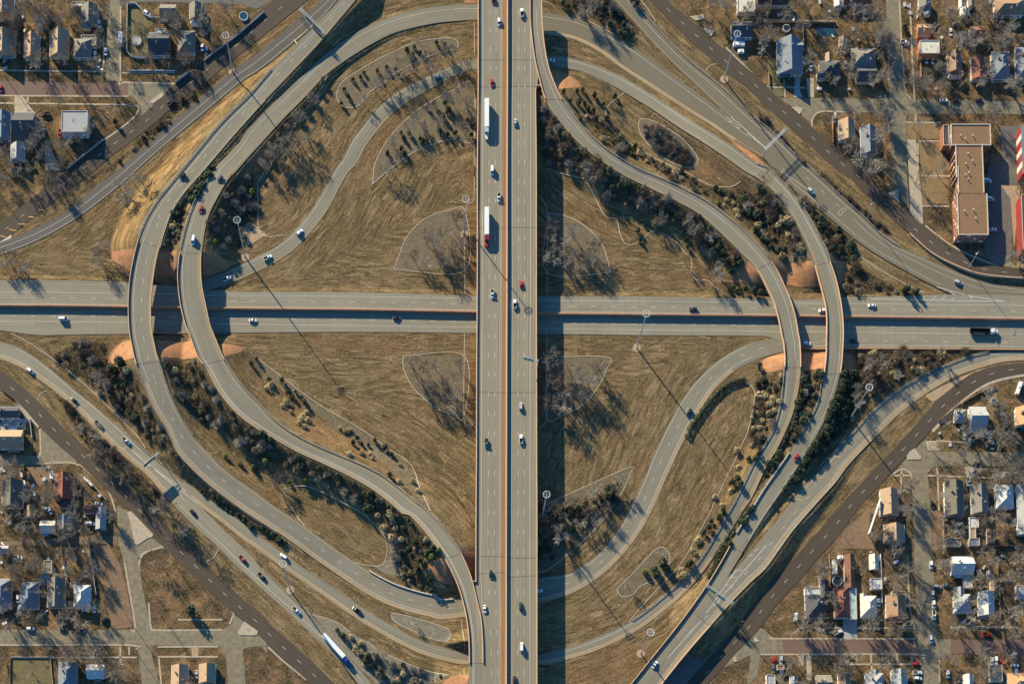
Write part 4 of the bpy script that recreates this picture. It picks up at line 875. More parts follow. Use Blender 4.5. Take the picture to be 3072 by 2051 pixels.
gantry("B 447,155", "B 655,320", 7.2, 'grey truss gantry with two dark sign backs over the upper left road', [(.3, .56, 3.0), (.58, .93, 3.0)], 'sign_back', False)
gantry("D 225,1205", "D 45,1385", 7.0, 'pale truss gantry spanning the upper right merging road', [], 'sign_green', False)
def cantilever(A, tip, h, label, s0, s1, ph, mat, z0=0.0, marks=True):
    a = Vector(Gp(pts(A)[0])) if not z0 else Vector((*P(pts(A)[0], z0), z0)); q = P(pts(tip)[0], a.z + h); root = empty('cantilever_sign', tuple(a)); tag(root, label, 'sign')
    d = Vector((q[0] - a.x, q[1] - a.y, 0)); Ln = d.length; u = d.normalized(); n = Vector((-u.y, u.x, 0)); n = n if n.y < 0 else -n; up = Vector((0, 0, 1))
    mb = MB(); mb.tube((0, 0, -1), up * (h + 1), .3, .22, 10); mb.build('pole', 'galvanised', root)
    mb = MB()
    for s in (-.4, .4):
        for z in (h, h + .9): mb.tube(n * s + up * z, u * Ln + n * s + up * z, .1, .08, 6)
    for i in range(7): mb.tube(u * (Ln * i / 7) - n * .4 + up * h, u * (Ln * (i + 1) / 7) + n * .4 + up * (h + .9), .05, .05, 4); mb.tube(u * (Ln * i / 7) + n * .4 + up * h, u * (Ln * (i + 1) / 7) - n * .4 + up * h, .05, .05, 4)
    mb.build('arm_truss', 'galvanised', root)
    c0, c1 = u * (Ln * s0) + n * .6, u * (Ln * s1) + n * .6; zz = h - 1; mb = MB()
    mb.hexa([tuple(v) for v in (c0 + up * zz, c1 + up * zz, c1 + n * .08 + up * zz, c0 + n * .08 + up * zz, c0 + up * (zz + ph), c1 + up * (zz + ph), c1 + n * .08 + up * (zz + ph), c0 + n * .08 + up * (zz + ph))]); sg = mb.build('sign_panel', mat, root)
    if marks:
        mb = MB()
        for x0, x1, y0, y1 in ((0, 1, 0, .04), (0, 1, .96, 1), (.0, .02, 0, 1), (.98, 1, 0, 1), (.12, .28, .6, .82), (.36, .44, .6, .82), (.5, .86, .6, .8), (.15, .5, .22, .42), (.56, .82, .22, .42)):
            e = n * .1; P0 = c0.lerp(c1, x0) + e; P1 = c0.lerp(c1, x1) + e
            v = [P0 + up * (zz + ph * y0), P1 + up * (zz + ph * y0), P1 + up * (zz + ph * y1), P0 + up * (zz + ph * y1)]; mb.hexa([tuple(k) for k in v] + [tuple(k + n * .02) for k in v])
        mb.build('sign_border', 'white_paint', sg)
cantilever("K 330,290", "K 212,212", 6.5, 'small green sign on a white arm over the right side of the overpass', .3, 1.0, 2.8, 'sign_green', 10.5)
cantilever("I 1410,1100", "I 1262,1165", 7.0, 'dark-backed sign on a cantilever arm over the lower left road', .25, 1.0, 2.6, 'sign_back', 0, False)
# ------------------------------------------------------------ utility poles
def upole(n, label, h=10.5, ang=.3):
    x, y, z = Gp(n); root = empty('utility_pole', (x, y, z), ang); tag(root, label, 'utility pole', 'wooden utility poles along the neighbourhood streets')
    mb = MB(); mb.tube((0, 0, -.3), (0, 0, h), .19, .13, 7); mb.build('pole', 'timber', root)
    mb = MB(); mb.box(-1.2, -.07, h - .9, 1.2, .07, h - .7); mb.build('crossarm', 'timber', root)
UP = [("A 300,560", 'NW'), ("A 530,860", 'NW'), ("A 1350,640", 'NW'), ("A 60,700", 'NW'), ("A 780,650", 'NW'), ("A 1130,690", 'NW'), ("A 15,870", 'NW'), ("E 0,250", 'NW'), ("D 1310,180", 'NE'), ("D 1160,650", 'NE'), ("D 1200,1090", 'NE'), ("D 190,60", 'NE'), ("H 1400,140", 'NE'), ("H 1490,480", 'NE'),
      ("L 1700,930", 'SE'), ("L 1960,1030", 'SE'), ("L 1520,1200", 'SE'), ("P 760,270", 'SE'), ("P 1340,140", 'SE'), ("P 1230,1150", 'SE'), ("P 1020,1160", 'SE'), ("P 1640,860", 'SE'), ("P 480,1160", 'SE'), ("P 320,1310", 'SE'), ("O 2110,1060", 'SE'),
      ("M 1020,170", 'SW'), ("M 1250,620", 'SW'), ("M 1480,430", 'SW'), ("M 1770,700", 'SW'), ("M 1420,970", 'SW'), ("M 660,1150", 'SW'), ("M 210,1120", 'SW'), ("M 1150,1020", 'SW'), ("M 1500,1060", 'SW'), ("I 350,1090", 'SW'), ("M 1230,1330", 'SW')]
CORN = dict(NW='upper left', NE='upper right', SE='lower right', SW='lower left')
for s, k in UP: upole(pts(s)[0], f'weathered wooden utility pole with one crossarm in the {CORN[k]} streets', ang=rnd.uniform(-.2, .5))
# ------------------------------------------------------------ vegetation meshes
def bare_tree(seed, h, R, dens=1.0):
    q = random.Random(seed); T = MB(); Cn = MB()
    def grow(p, d, ln, r, dep):
        m_ = T if dep == 0 else Cn
        e = p + d * ln; m_.tube(p, e, max(r, .045), max(r * .62, .03), 4 if dep < 2 else 3, cap=False)
        if dep >= 4: return
        nb = (6, 5, 4, 4)[dep]
        for k in range(nb):
            t = q.uniform(.45, 1.0) if dep else q.uniform(.7, 1.0)
            az = q.uniform(0, 6.283); spread = (.75, .62, .7, .75)[dep] * q.uniform(.6, 1.25)
            a = d.cross(Vector((math.cos(az), math.sin(az), .3))).normalized(); nd = (d * math.cos(spread) + a * math.sin(spread)); nd.z += .12 if dep else .0; nd.normalize()
            grow(p + d * (ln * t), nd, ln * ((R / (h * .36)) * .78 if dep == 0 else q.uniform(.5, .72)), r * .55 * (1 if dep else .9), dep + 1)
    grow(Vector((0, 0, -.2)), Vector((q.uniform(-.06, .06), q.uniform(-.06, .06), 1)).normalized(), h * .36, .028 * h, 0)
    return T, Cn
def leafball(seed, R, H, n, cone=0.0, size=.3, z0=.1):
    q = random.Random(seed); mb = MB(); lob = [(q.uniform(0, 6.28), q.uniform(.15, .95), q.uniform(.3, .55)) for _ in range(7)]
    for i in range(n):
        if q.random() < .72:
            a, t, rr_ = lob[q.randrange(7)]; th = q.uniform(0, 6.28); ph = math.acos(q.uniform(-1, 1)); k = q.uniform(.8, 1.05) * rr_
            zc = t; pr = (1 - t * cone) * .62
            x = pr * math.cos(a) + k * math.sin(ph) * math.cos(th) * (1 - t * cone * .6); y = pr * math.sin(a) + k * math.sin(ph) * math.sin(th) * (1 - t * cone * .6); z = zc * .8 + k * .35 * math.cos(ph) + .1
        else:
            t = q.random() ** .8; a = q.uniform(0, 6.28); pr = (1 - t * cone) * math.sqrt(max(0, 1 - (t * (1 - cone)) ** 2)) * q.uniform(.7, 1.0); x, y, z = pr * math.cos(a), pr * math.sin(a), t
        p = Vector((x * R, y * R, z0 + max(0, z) * H)); nrm = Vector((x, y, (z - .3) * 1.0)) + Vector((q.uniform(-.7, .7), q.uniform(-.7, .7), q.uniform(-.3, .9)))
        nrm.normalize(); u = nrm.orthogonal().normalized(); a = q.uniform(0, 3.14); u = u * math.cos(a) + nrm.cross(u) * math.sin(a); v = nrm.cross(u); s = size * q.uniform(.6, 1.3)
        mb.poly([tuple(p - u * s), tuple(p - v * s * .6), tuple(p + u * s), tuple(p + v * s * .6)])
    return mb
def twigball(seed, R, H, n):
    q = random.Random(seed); mb = MB()
    for i in range(n):
        a = q.uniform(0, 6.28); e = q.uniform(.15, 1.45); L = q.uniform(.6, 1.05); b0 = Vector((q.uniform(-.3, .3) * R, q.uniform(-.3, .3) * R, .0))
        p = b0 + Vector((math.cos(a) * math.cos(e) * R, math.sin(a) * math.cos(e) * R, math.sin(e) * H)) * L
        m_ = b0.lerp(p, .55); mb.tube(b0, m_, .045, .035, 3, cap=False)
        for k in range(3):
            mb.tube(m_, p + Vector((q.uniform(-.25, .25) * R, q.uniform(-.25, .25) * R, q.uniform(-.1, .2) * H)), .035, .02, 3, cap=False)
    return mb
TREES = []
for i in range(7):
    T, C_ = bare_tree(100 + i, 10.5, 5.9); tm = 'twigs_grey' if i % 3 else 'twigs_brown'
    TREES.append((T.build('trunk', 'bark', data_only=True), C_.build('crown', tm, data_only=True)))
stem = MB(); stem.tube((0, 0, -.3), (0, 0, 1.2), .14, .08, 6); STEM = stem.build('trunk', 'bark', data_only=True)
EVG = [leafball(200 + i, 1.5, 3.4, 420, cone=.55 if i % 2 else .25, size=.3).build('foliage', 'juniper', data_only=True) for i in range(4)]
YLW = [leafball(300 + i, 1.4, 2.6, 320, cone=.3, size=.28).build('foliage', 'yellow_green', data_only=True) for i in range(2)]
STR = [leafball(400 + i, 1.5, 1.5, 320, cone=.1, size=.24).build('foliage', 'straw', data_only=True) for i in range(3)]
BRN = [(twigball(500 + i, 1.9, 2.1, 150).build('branches', 'twigs_brown' if i % 2 else 'twigs_grey', data_only=True)) for i in range(3)] + [leafball(510, 1.8, 1.9, 260, cone=.1, size=.22).build('foliage', 'bush_brown', data_only=True)]
CNT = {}; OV = dict(evergreen=[], straw=[], brown=[]); OVT = []
ROADPTS = np.vstack([q.c for q in ROADS.values()]); ROADHW = np.concatenate([q.w / 2 for q in ROADS.values()])
GROUNDR = [q for q in ROADS.values()]
def clear_of_roads(x, y, m_=.6):
    return not np.any(np.hypot(ROADPTS[:, 0] - x, ROADPTS[:, 1] - y) < ROADHW + m_)
BLOCK = []      # footprints to stay off
def place(kind, n, label, group, s=1.0, tree_h=None, xyz=None):
    hh = dict(tree=5.0, evergreen=1.3, yellow=1.0, straw=.6, brown=.8)[kind]
    x, y, z = xyz or Gp(n, hh * s)
    CNT[kind] = CNT.get(kind, 0) + 1
    if kind == 'tree' and CNT[kind] > 345: OVT.append((x, y, z, rnd.uniform(0, 6.28), s * rnd.uniform(.8, 1.2), rnd.choice(TREES))); return None
    if kind in OV and CNT[kind] > 300:
        src = dict(evergreen=EVG, straw=STR, brown=BRN)[kind]; OV[kind].append((x, y, z, rnd.uniform(0, 6.28), s * rnd.uniform(.8, 1.25), rnd.choice(src))); return None
    nm = dict(tree='bare_tree', evergreen='evergreen_shrub', yellow='evergreen_shrub', straw='straw_shrub', brown='bare_shrub')[kind]
    root = empty(nm, (x, y, z), rnd.uniform(0, 6.28)); tag(root, label, 'tree' if kind == 'tree' else 'shrub', group)
    sc = s * rnd.uniform(.85, 1.18); lowz = .5 if xyz is not None and kind == 'evergreen' else 1
    if kind == 'tree':
        a, b_ = rnd.choice(TREES); o = [link('trunk', a, root), link('crown', b_, root)]; sx = (sc, sc, sc * rnd.uniform(1.0, 1.35))
    elif kind == 'brown':
        o = [link('branches', rnd.choice(BRN), root)]; sx = (sc * rnd.uniform(.85, 1.25), sc, sc * rnd.uniform(.8, 1.15))
    else:
        o = [link('trunk', STEM, root), link('foliage', rnd.choice(dict(evergreen=EVG, yellow=YLW, straw=STR)[kind]), root)]; sx = (sc * rnd.uniform(.9, 1.15), sc, sc * rnd.uniform(.85, 1.15) * lowz)
    root.scale = sx
    return root
def many(kind, s, label, group, size=1.0):
    for n in pts(s): place(kind, n, label, group, size * rnd.uniform(.85, 1.15))
many('evergreen', "B 1385,445 1445,415 1500,470 1430,480 1645,380 1665,420 1715,395 1005,640 1120,625 975,680 1145,690 1205,595 1280,610 905,700 830,790 860,850 805,915 1420,545", 'dark evergreen shrub in the long curved bed at the top left of the overpass', 'evergreens in the long curved bed', .95)
many('evergreen', "B 1720,910 1620,920 1560,950 1755,965 1700,1030 1740,985 1670,1160 1740,1185 1810,1170 1330,1170 1400,1170 1500,1220 1350,1210 1560,1240 1530,1245 1210,1350 1335,1310 1365,1350 1915,1060 1950,1190 1970,1100", 'dark evergreen shrub in the fan-shaped bed left of the overpass', 'evergreens in the fan-shaped bed', 1.0)
many('evergreen', "C 620,890 690,905 745,915 780,960 825,980 910,920 1010,850 940,1040 830,840 560,810 680,800 730,790 1130,1310 1160,1360 1190,1290 1600,1500 1480,1510 1440,1450", 'dark evergreen shrub between the splitting ramp and the looping kerb at upper right', 'evergreens below the splitting ramp', 1.0)
many('evergreen', "C 970,220 1090,230 1060,290 1100,310 600,50 550,30 1170,5 1210,30", 'dark evergreen shrub in the top corner between overpass and diagonal road', 'evergreens in the top corner', 1.15)
many('evergreen', "G 1255,480 1210,560 1230,640 1650,630 1650,700 1860,740 1920,715 1960,760 2090,810 2070,870 2000,830 2110,850 2030,920 990,190 1050,180 1220,200 2110,360 2140,400 2260,560 2310,640 1010,280 2240,550 2060,1060 2110,1080 2160,1075 2230,1090 2290,1110 2020,1080", 'dark evergreen shrub on the slopes around the right S-shaped ramp', 'evergreens around the right S-shaped ramp', 1.1)
many('evergreen', "J 330,520 400,510 380,560 455,560 480,600 280,410 170,410 10,260 60,230 910,960 945,920 985,970 1040,980 1100,940 1250,1060 1190,1000 140,1140 30,1180 1230,1240 950,1440 1040,1430 1130,1480 700,1360 980,1490", 'dark evergreen shrub on the slopes beside the left S-shaped ramp', 'evergreens beside the left S-shaped ramp', 1.0)
many('yellow', "J 25,1180 345,1305 480,1300 140,1150 I 2230,1180 2115,1145 1985,1080 2340,1130 F 20,220 E 2225,225 1900,660 N 1410,580 1660,385 1600,450", 'bright yellow-green evergreen shrub left of the overpass', 'yellow-green shrubs left of the overpass', 1.15)
many('evergreen', "N 1020,40 1050,10 1600,385 1550,430 1340,430 1400,610 1350,640 1500,480 1560,620 1600,740 1540,510 1480,540 1330,410 1620,360 1580,650 770,1090 820,1140 1010,1370 1050,1410 1350,1400 1040,1320 1090,1400 1150,1450", 'dark evergreen shrub near the bottom left of the overpass', 'evergreens near the bottom of the overpass', 1.15)
many('straw', "J 320,600 290,640 360,690 470,730 510,770 430,790 480,820 150,480 180,460 800,830 880,850 840,860 870,1060 1080,1100 1320,1150 1480,1380 1430,1300 1310,1300 320,620 500,690 450,750 980,1050 1060,1060", 'round straw-coloured shrub in the long bed right of the left S-shaped ramp', 'straw shrubs in the long bed', 1.25)
many('straw', "N 930,1260 980,1200 960,1290 1230,50 1250,110 1190,190 1350,1480 1310,1530 1230,80 1170,180 1280,190 1330,290 1550,300", 'round straw-coloured shrub in the gravel near the bottom of the overpass', 'straw shrubs near the bottom of the overpass', 1.3)
many('straw', "H 220,450 240,480 190,510 330,690 360,720 380,690 L 130,620 150,680 110,700 140,570 200,600 420,520 440,480 400,710 1030,170 1000,180 1510,220 1210,260 1230,370", 'round straw-coloured shrub among bushes beside the right ramps', 'straw shrubs beside the right ramps', 1.4)
many('evergreen', "K 2285,285 2270,440 2190,1100 2250,1100 2280,1050 2100,1270 2110,1330 2045,1310 2090,1260 1965,1555 O 1965,50 1930,100 1840,190 1790,230 1860,130 1680,500 1650,520", 'dark round evergreen shrub between the lower right loop field and ramp', 'evergreens along the lower right ramp', 1.3)
many('straw', "K 2080,1030 2220,980 1890,1440 1960,1510 O 1750,300 1700,390 1720,420 1600,560 1620,600 1590,630 K 2100,1180 2030,1390 2060,1360", 'pale rounded shrub between the lower right loop field and ramp', 'pale shrubs along the lower right ramp', 1.4)
many('evergreen', "K 950,1360 960,1400 950,1440 985,1420 900,1480 750,1500 690,1540 560,1530 O 620,60 660,40 690,90 730,20 640,190 410,320 360,380", 'dark evergreen shrub in the pointed bed right of the overpass', 'evergreens in the pointed bed', 1.35)
many('evergreen', "O 1450,520 1470,545 1380,600 1430,500 1360,560", 'large dark evergreen in the small rounded island bed', 'evergreens in the small island bed', 1.5)
many('yellow', "O 1285,590 1270,575 630,200 820,20", 'yellow-green shrub in the lower right planted beds', 'yellow-green shrubs in the lower right beds', 1.3)
many('evergreen', "E 200,10 C 2349,20", 'small evergreen shrub at the edge of the neighbourhood', 'edge evergreens', 1.2)
place('evergreen', pts("M 1680,915")[0], 'big dark evergreen tree alone on the lower left grass triangle', None, 2.6)
place('evergreen', pts("A 1015,1075")[0], 'small dark cone evergreen on the lawn below the brick street', None, 1.1)
place('evergreen', pts("I 1050,250")[0], 'large dark evergreen below the lower left orange slope', None, 2.2); place('evergreen', pts("I 990,320")[0], 'broad dark evergreen left of the leftmost ramp embankment', None, 2.3)
place('evergreen', pts("H 1310,1085")[0], 'dark evergreen clump above the right highway gore', None, 1.8); place('evergreen', pts("H 1400,1100")[0], 'smaller dark evergreen clump beside the right highway gore', None, 1.5)
for s, l in [("D 1300,250", 'dark blue-green evergreen by the upper right street'), ("D 640,700", 'dark evergreen bush in front of the dark hip-roofed house'), ("I 205,1190", 'dark evergreen beside the lower left side street')]: place('evergreen', pts(s)[0], l, None, 1.6)
tl = lambda s, lab, g, sz=.8: many('tree', s, lab, g, sz)
tl("F 1560,650 1700,600 1650,760 1440,800 1800,560 1850,700 1560,860 1700,860 1800,800 1820,480 1780,700 1620,700", 'bare young tree in the quarter-round bed left of the overpass above the highway', 'bare trees in the upper left quarter-round bed', .75)
tl("G 450,540 440,640 455,750 440,850 560,750 560,850 680,800 720,870 800,860 870,860 840,730 650,590 740,780 780,680 600,650", 'bare young tree in the quarter-round bed right of the overpass above the highway', 'bare trees in the upper right quarter-round bed', .85)
tl("J 1440,280 1560,310 1640,300 1530,500 1620,560 1700,600 1780,620 1800,420 1700,450 1460,360 1830,560 1850,300", 'bare young tree in the quarter-round bed left of the overpass below the highway', 'bare trees in the lower left quarter-round bed', .75)
tl("K 445,210 450,300 430,410 445,620 550,635 560,520 660,530 660,420 700,400 560,400 870,280 780,420 600,280 860,360 740,560", 'bare young tree in the quarter-round bed right of the overpass below the highway', 'bare trees in the lower right quarter-round bed', .95)
tl("K 600,1500 850,1370 1040,1300 820,1430 1000,1350 500,1540 O 480,50 500,190 560,100 700,150 780,60 850,120 900,40 540,300 380,120", 'bare tree in the pointed planted bed right of the overpass', 'bare trees in the pointed bed', .7)
tl("A 270,20 160,100 180,180 380,200 120,230 160,330 600,20 460,160 540,200 700,440 1440,130 1380,220 1530,300 1310,560 1480,550 1650,530 1700,540 1600,490 1990,70 1830,180 1080,40 310,570 560,570 690,820 750,830 300,1270 260,1300 330,1240 400,1400 760,1150 150,440 340,290 1820,290 1750,210 1590,220", 'bare leafless tree among the upper left houses', 'bare trees among the upper left houses', .8)
tl("E 150,60 40,130 300,20 520,180 480,100 930,720 870,830 860,780 60,800 150,820 100,870 200,900 20,850 1040,150 1130,230 1180,130 1250,120 1090,300 1300,170", 'bare tree on the grass left of the leftmost ramp', 'bare trees on the left grass verge', .75)
tl("D 350,60 430,100 870,140 820,200 960,180 1080,210 60,330 120,300 390,260 730,440 900,340 1090,380 1010,520 830,650 1000,740 1100,700 1400,130 1660,60 1980,80 1990,30 1350,430 1560,290 1840,200 1880,400 1750,410 1650,360 1620,620 1800,740 1950,740 2080,650 2200,320 2260,260 2180,400 2120,480 2060,980 1090,980 1150,1070 1800,980 2010,1040 2080,1060 610,1060 870,1000 1080,1220 1090,1340 900,1420 1060,1480 1150,1500 1390,1090 1370,700 2240,760 2200,540 2100,200 1750,180 1700,130", 'bare leafless tree among the upper right houses', 'bare trees among the upper right houses', .8)
tl("C 2000,60 2200,130 2270,160 2310,420 1700,20 1850,50 740,100 830,100 2140,170 H 1410,110 1060,50 980,20 2300,180 2290,820 2330,840 1600,40 1130,30", 'tall bare tree beside the upper right roads', 'bare trees beside the upper right roads', .9)
tl("I 80,1230 430,1450 470,1420 700,1300 860,890 950,1060 700,870 1180,1270 1150,1290 1100,1240 1440,1500 1420,1540 870,430 900,400 740,790 850,1010 880,1050", 'bare tree beside the lower left frontage road and yards', 'bare trees by the lower left frontage road', .9)
tl("M 60,460 90,520 130,420 300,470 280,520 590,770 620,740 230,960 330,980 250,1010 600,1250 580,1290 820,1270 950,1370 1440,30 1480,20 1550,110 1630,200 1640,220 1840,400 100,120 200,220 280,240 570,230 560,600 540,1040 720,1030 960,70 660,60 1390,470 150,640 60,900 620,1400 560,1400 1640,1540 110,720", 'bare leafless tree among the lower left houses', 'bare trees among the lower left houses', .8)
tl("L 1750,640 2030,560 2060,520 2200,780 1990,940 2230,970 2130,1150 2200,1190 2280,1180 1330,1340 1290,1380 2180,1290 2120,1380 1100,260 1000,260 950,300 880,520 870,620 1230,380 1040,330 1180,200 1730,1200 1920,1190 1320,1440 950,400 1300,230 1620,190 2250,870 2100,1250", 'bare leafless tree near the right frontage road and upper lower-right yards', 'bare trees near the lower right frontage road', .8)
tl("P 560,580 530,620 440,700 540,1070 560,1030 980,1080 970,1040 1390,830 1380,870 900,560 1310,40 1290,80 1200,400 1230,370 1080,280 1030,300 1140,200 1650,560 1620,540 1990,220 1960,170 2100,260 2060,100 2150,150 2010,470 2050,490 1920,700 2000,700 2080,760 2180,640 2080,1060 2150,1080 1890,980 780,1350 840,1330 2250,480 2300,450 2230,980 2200,1330 1700,820 1160,1010 1960,1480 1100,600 610,820 230,1520 2290,180 2330,900 1930,640", 'bare leafless tree among the lower right houses', 'bare trees among the lower right houses', .8)
tl("N 1450,1010 1180,1330 O 1420,430 1130,700", 'small bare tree in the loop island beds', 'bare trees in the island beds', .5)
tl("J 250,1290 230,1320 G 780,90 830,60 1390,470 1380,500 C 920,820 740,120 G 1640,830 1850,950 1900,900 1700,560 1650,480 1900,1000 H 60,130 300,700", 'solitary bare tree near the S-shaped ramps', 'bare trees near the S-shaped ramps', .75)
tl("B 1250,690 1350,630 1450,600 1550,555 1650,500 1100,770 1000,890 1180,730 1720,480 1500,360 1720,420 1300,560 1400,540 1780,470 1600,620 1900,620 1950,560", 'bare tree along the lower side of the long curved top bed', 'bare trees along the curved top bed', .8)
tl("B 1600,960 1480,1040 1400,1120 1850,800 1930,900 1800,900 1700,860 1950,1000 1880,1130 1650,1080 1280,1280 1250,1230 1560,1120 F 1180,40 1250,20", 'bare tree in the fan-shaped bed left of the overpass', 'bare trees in the fan-shaped bed', .7)
tl("B 560,890 430,1060 330,1210 250,1330 210,1360 280,1350 170,1450 240,1390 330,1330 380,1200 450,1250", 'bare tree at the foot of the upper left ramp slope', 'bare trees at the foot of the ramp slope', .9)
many('brown', "B 640,700 600,760 540,840 480,940 420,1020 330,1120 250,1190 180,1290 100,1420 60,1500 150,1350 230,1260 E 2050,100 2120,200 2040,320 1960,420 1900,560 1990,250 2180,90 2200,350 2100,400 2010,640", 'brown leafless bush on the shaded slope of the second ramp at upper left', 'bushes on the shaded upper left slope', 1.2)
# thickets: individuals scattered through a planted area
def fill(kinds, s, sp, label_bits, size=1.0, clear=.8):
    poly = [Gp(n)[:2] for n in pts(s)]; xs = [p[0] for p in poly]; ys = [p[1] for p in poly]; got = []
    area = abs(sum(poly[i][0] * poly[(i + 1) % len(poly)][1] - poly[(i + 1) % len(poly)][0] * poly[i][1] for i in range(len(poly)))) / 2
    tgt = int(area / sp ** 2); t = 0
    while len(got) < tgt and t < tgt * 12:
        t += 1; x, y = rnd.uniform(min(xs), max(xs)), rnd.uniform(min(ys), max(ys))
        if not inpoly(np.array([x]), np.array([y]), poly)[0] or not clear_of_roads(x, y, clear): continue
        if any((x - a) ** 2 + (y - b_) ** 2 < (sp * .62) ** 2 for a, b_ in got): continue
        got.append((x, y)); k = rnd.choices(list(kinds), list(kinds.values()))[0]
        if k == 'tree' and CNT.get('tree', 0) >= 340: k = 'brown'
        nm = dict(evergreen='dark evergreen bush', straw='pale straw-coloured bush', brown='brown leafless bush', tree='small bare tree')[k]
        place(k, None, f'{nm} in the thicket {label_bits}', f'{k} bushes {label_bits}', size * (.6 if k == 'tree' else rnd.choice((.6, .8, .95, 1.05, 1.2, 1.45))), xyz=(x, y, Z(x, y)))
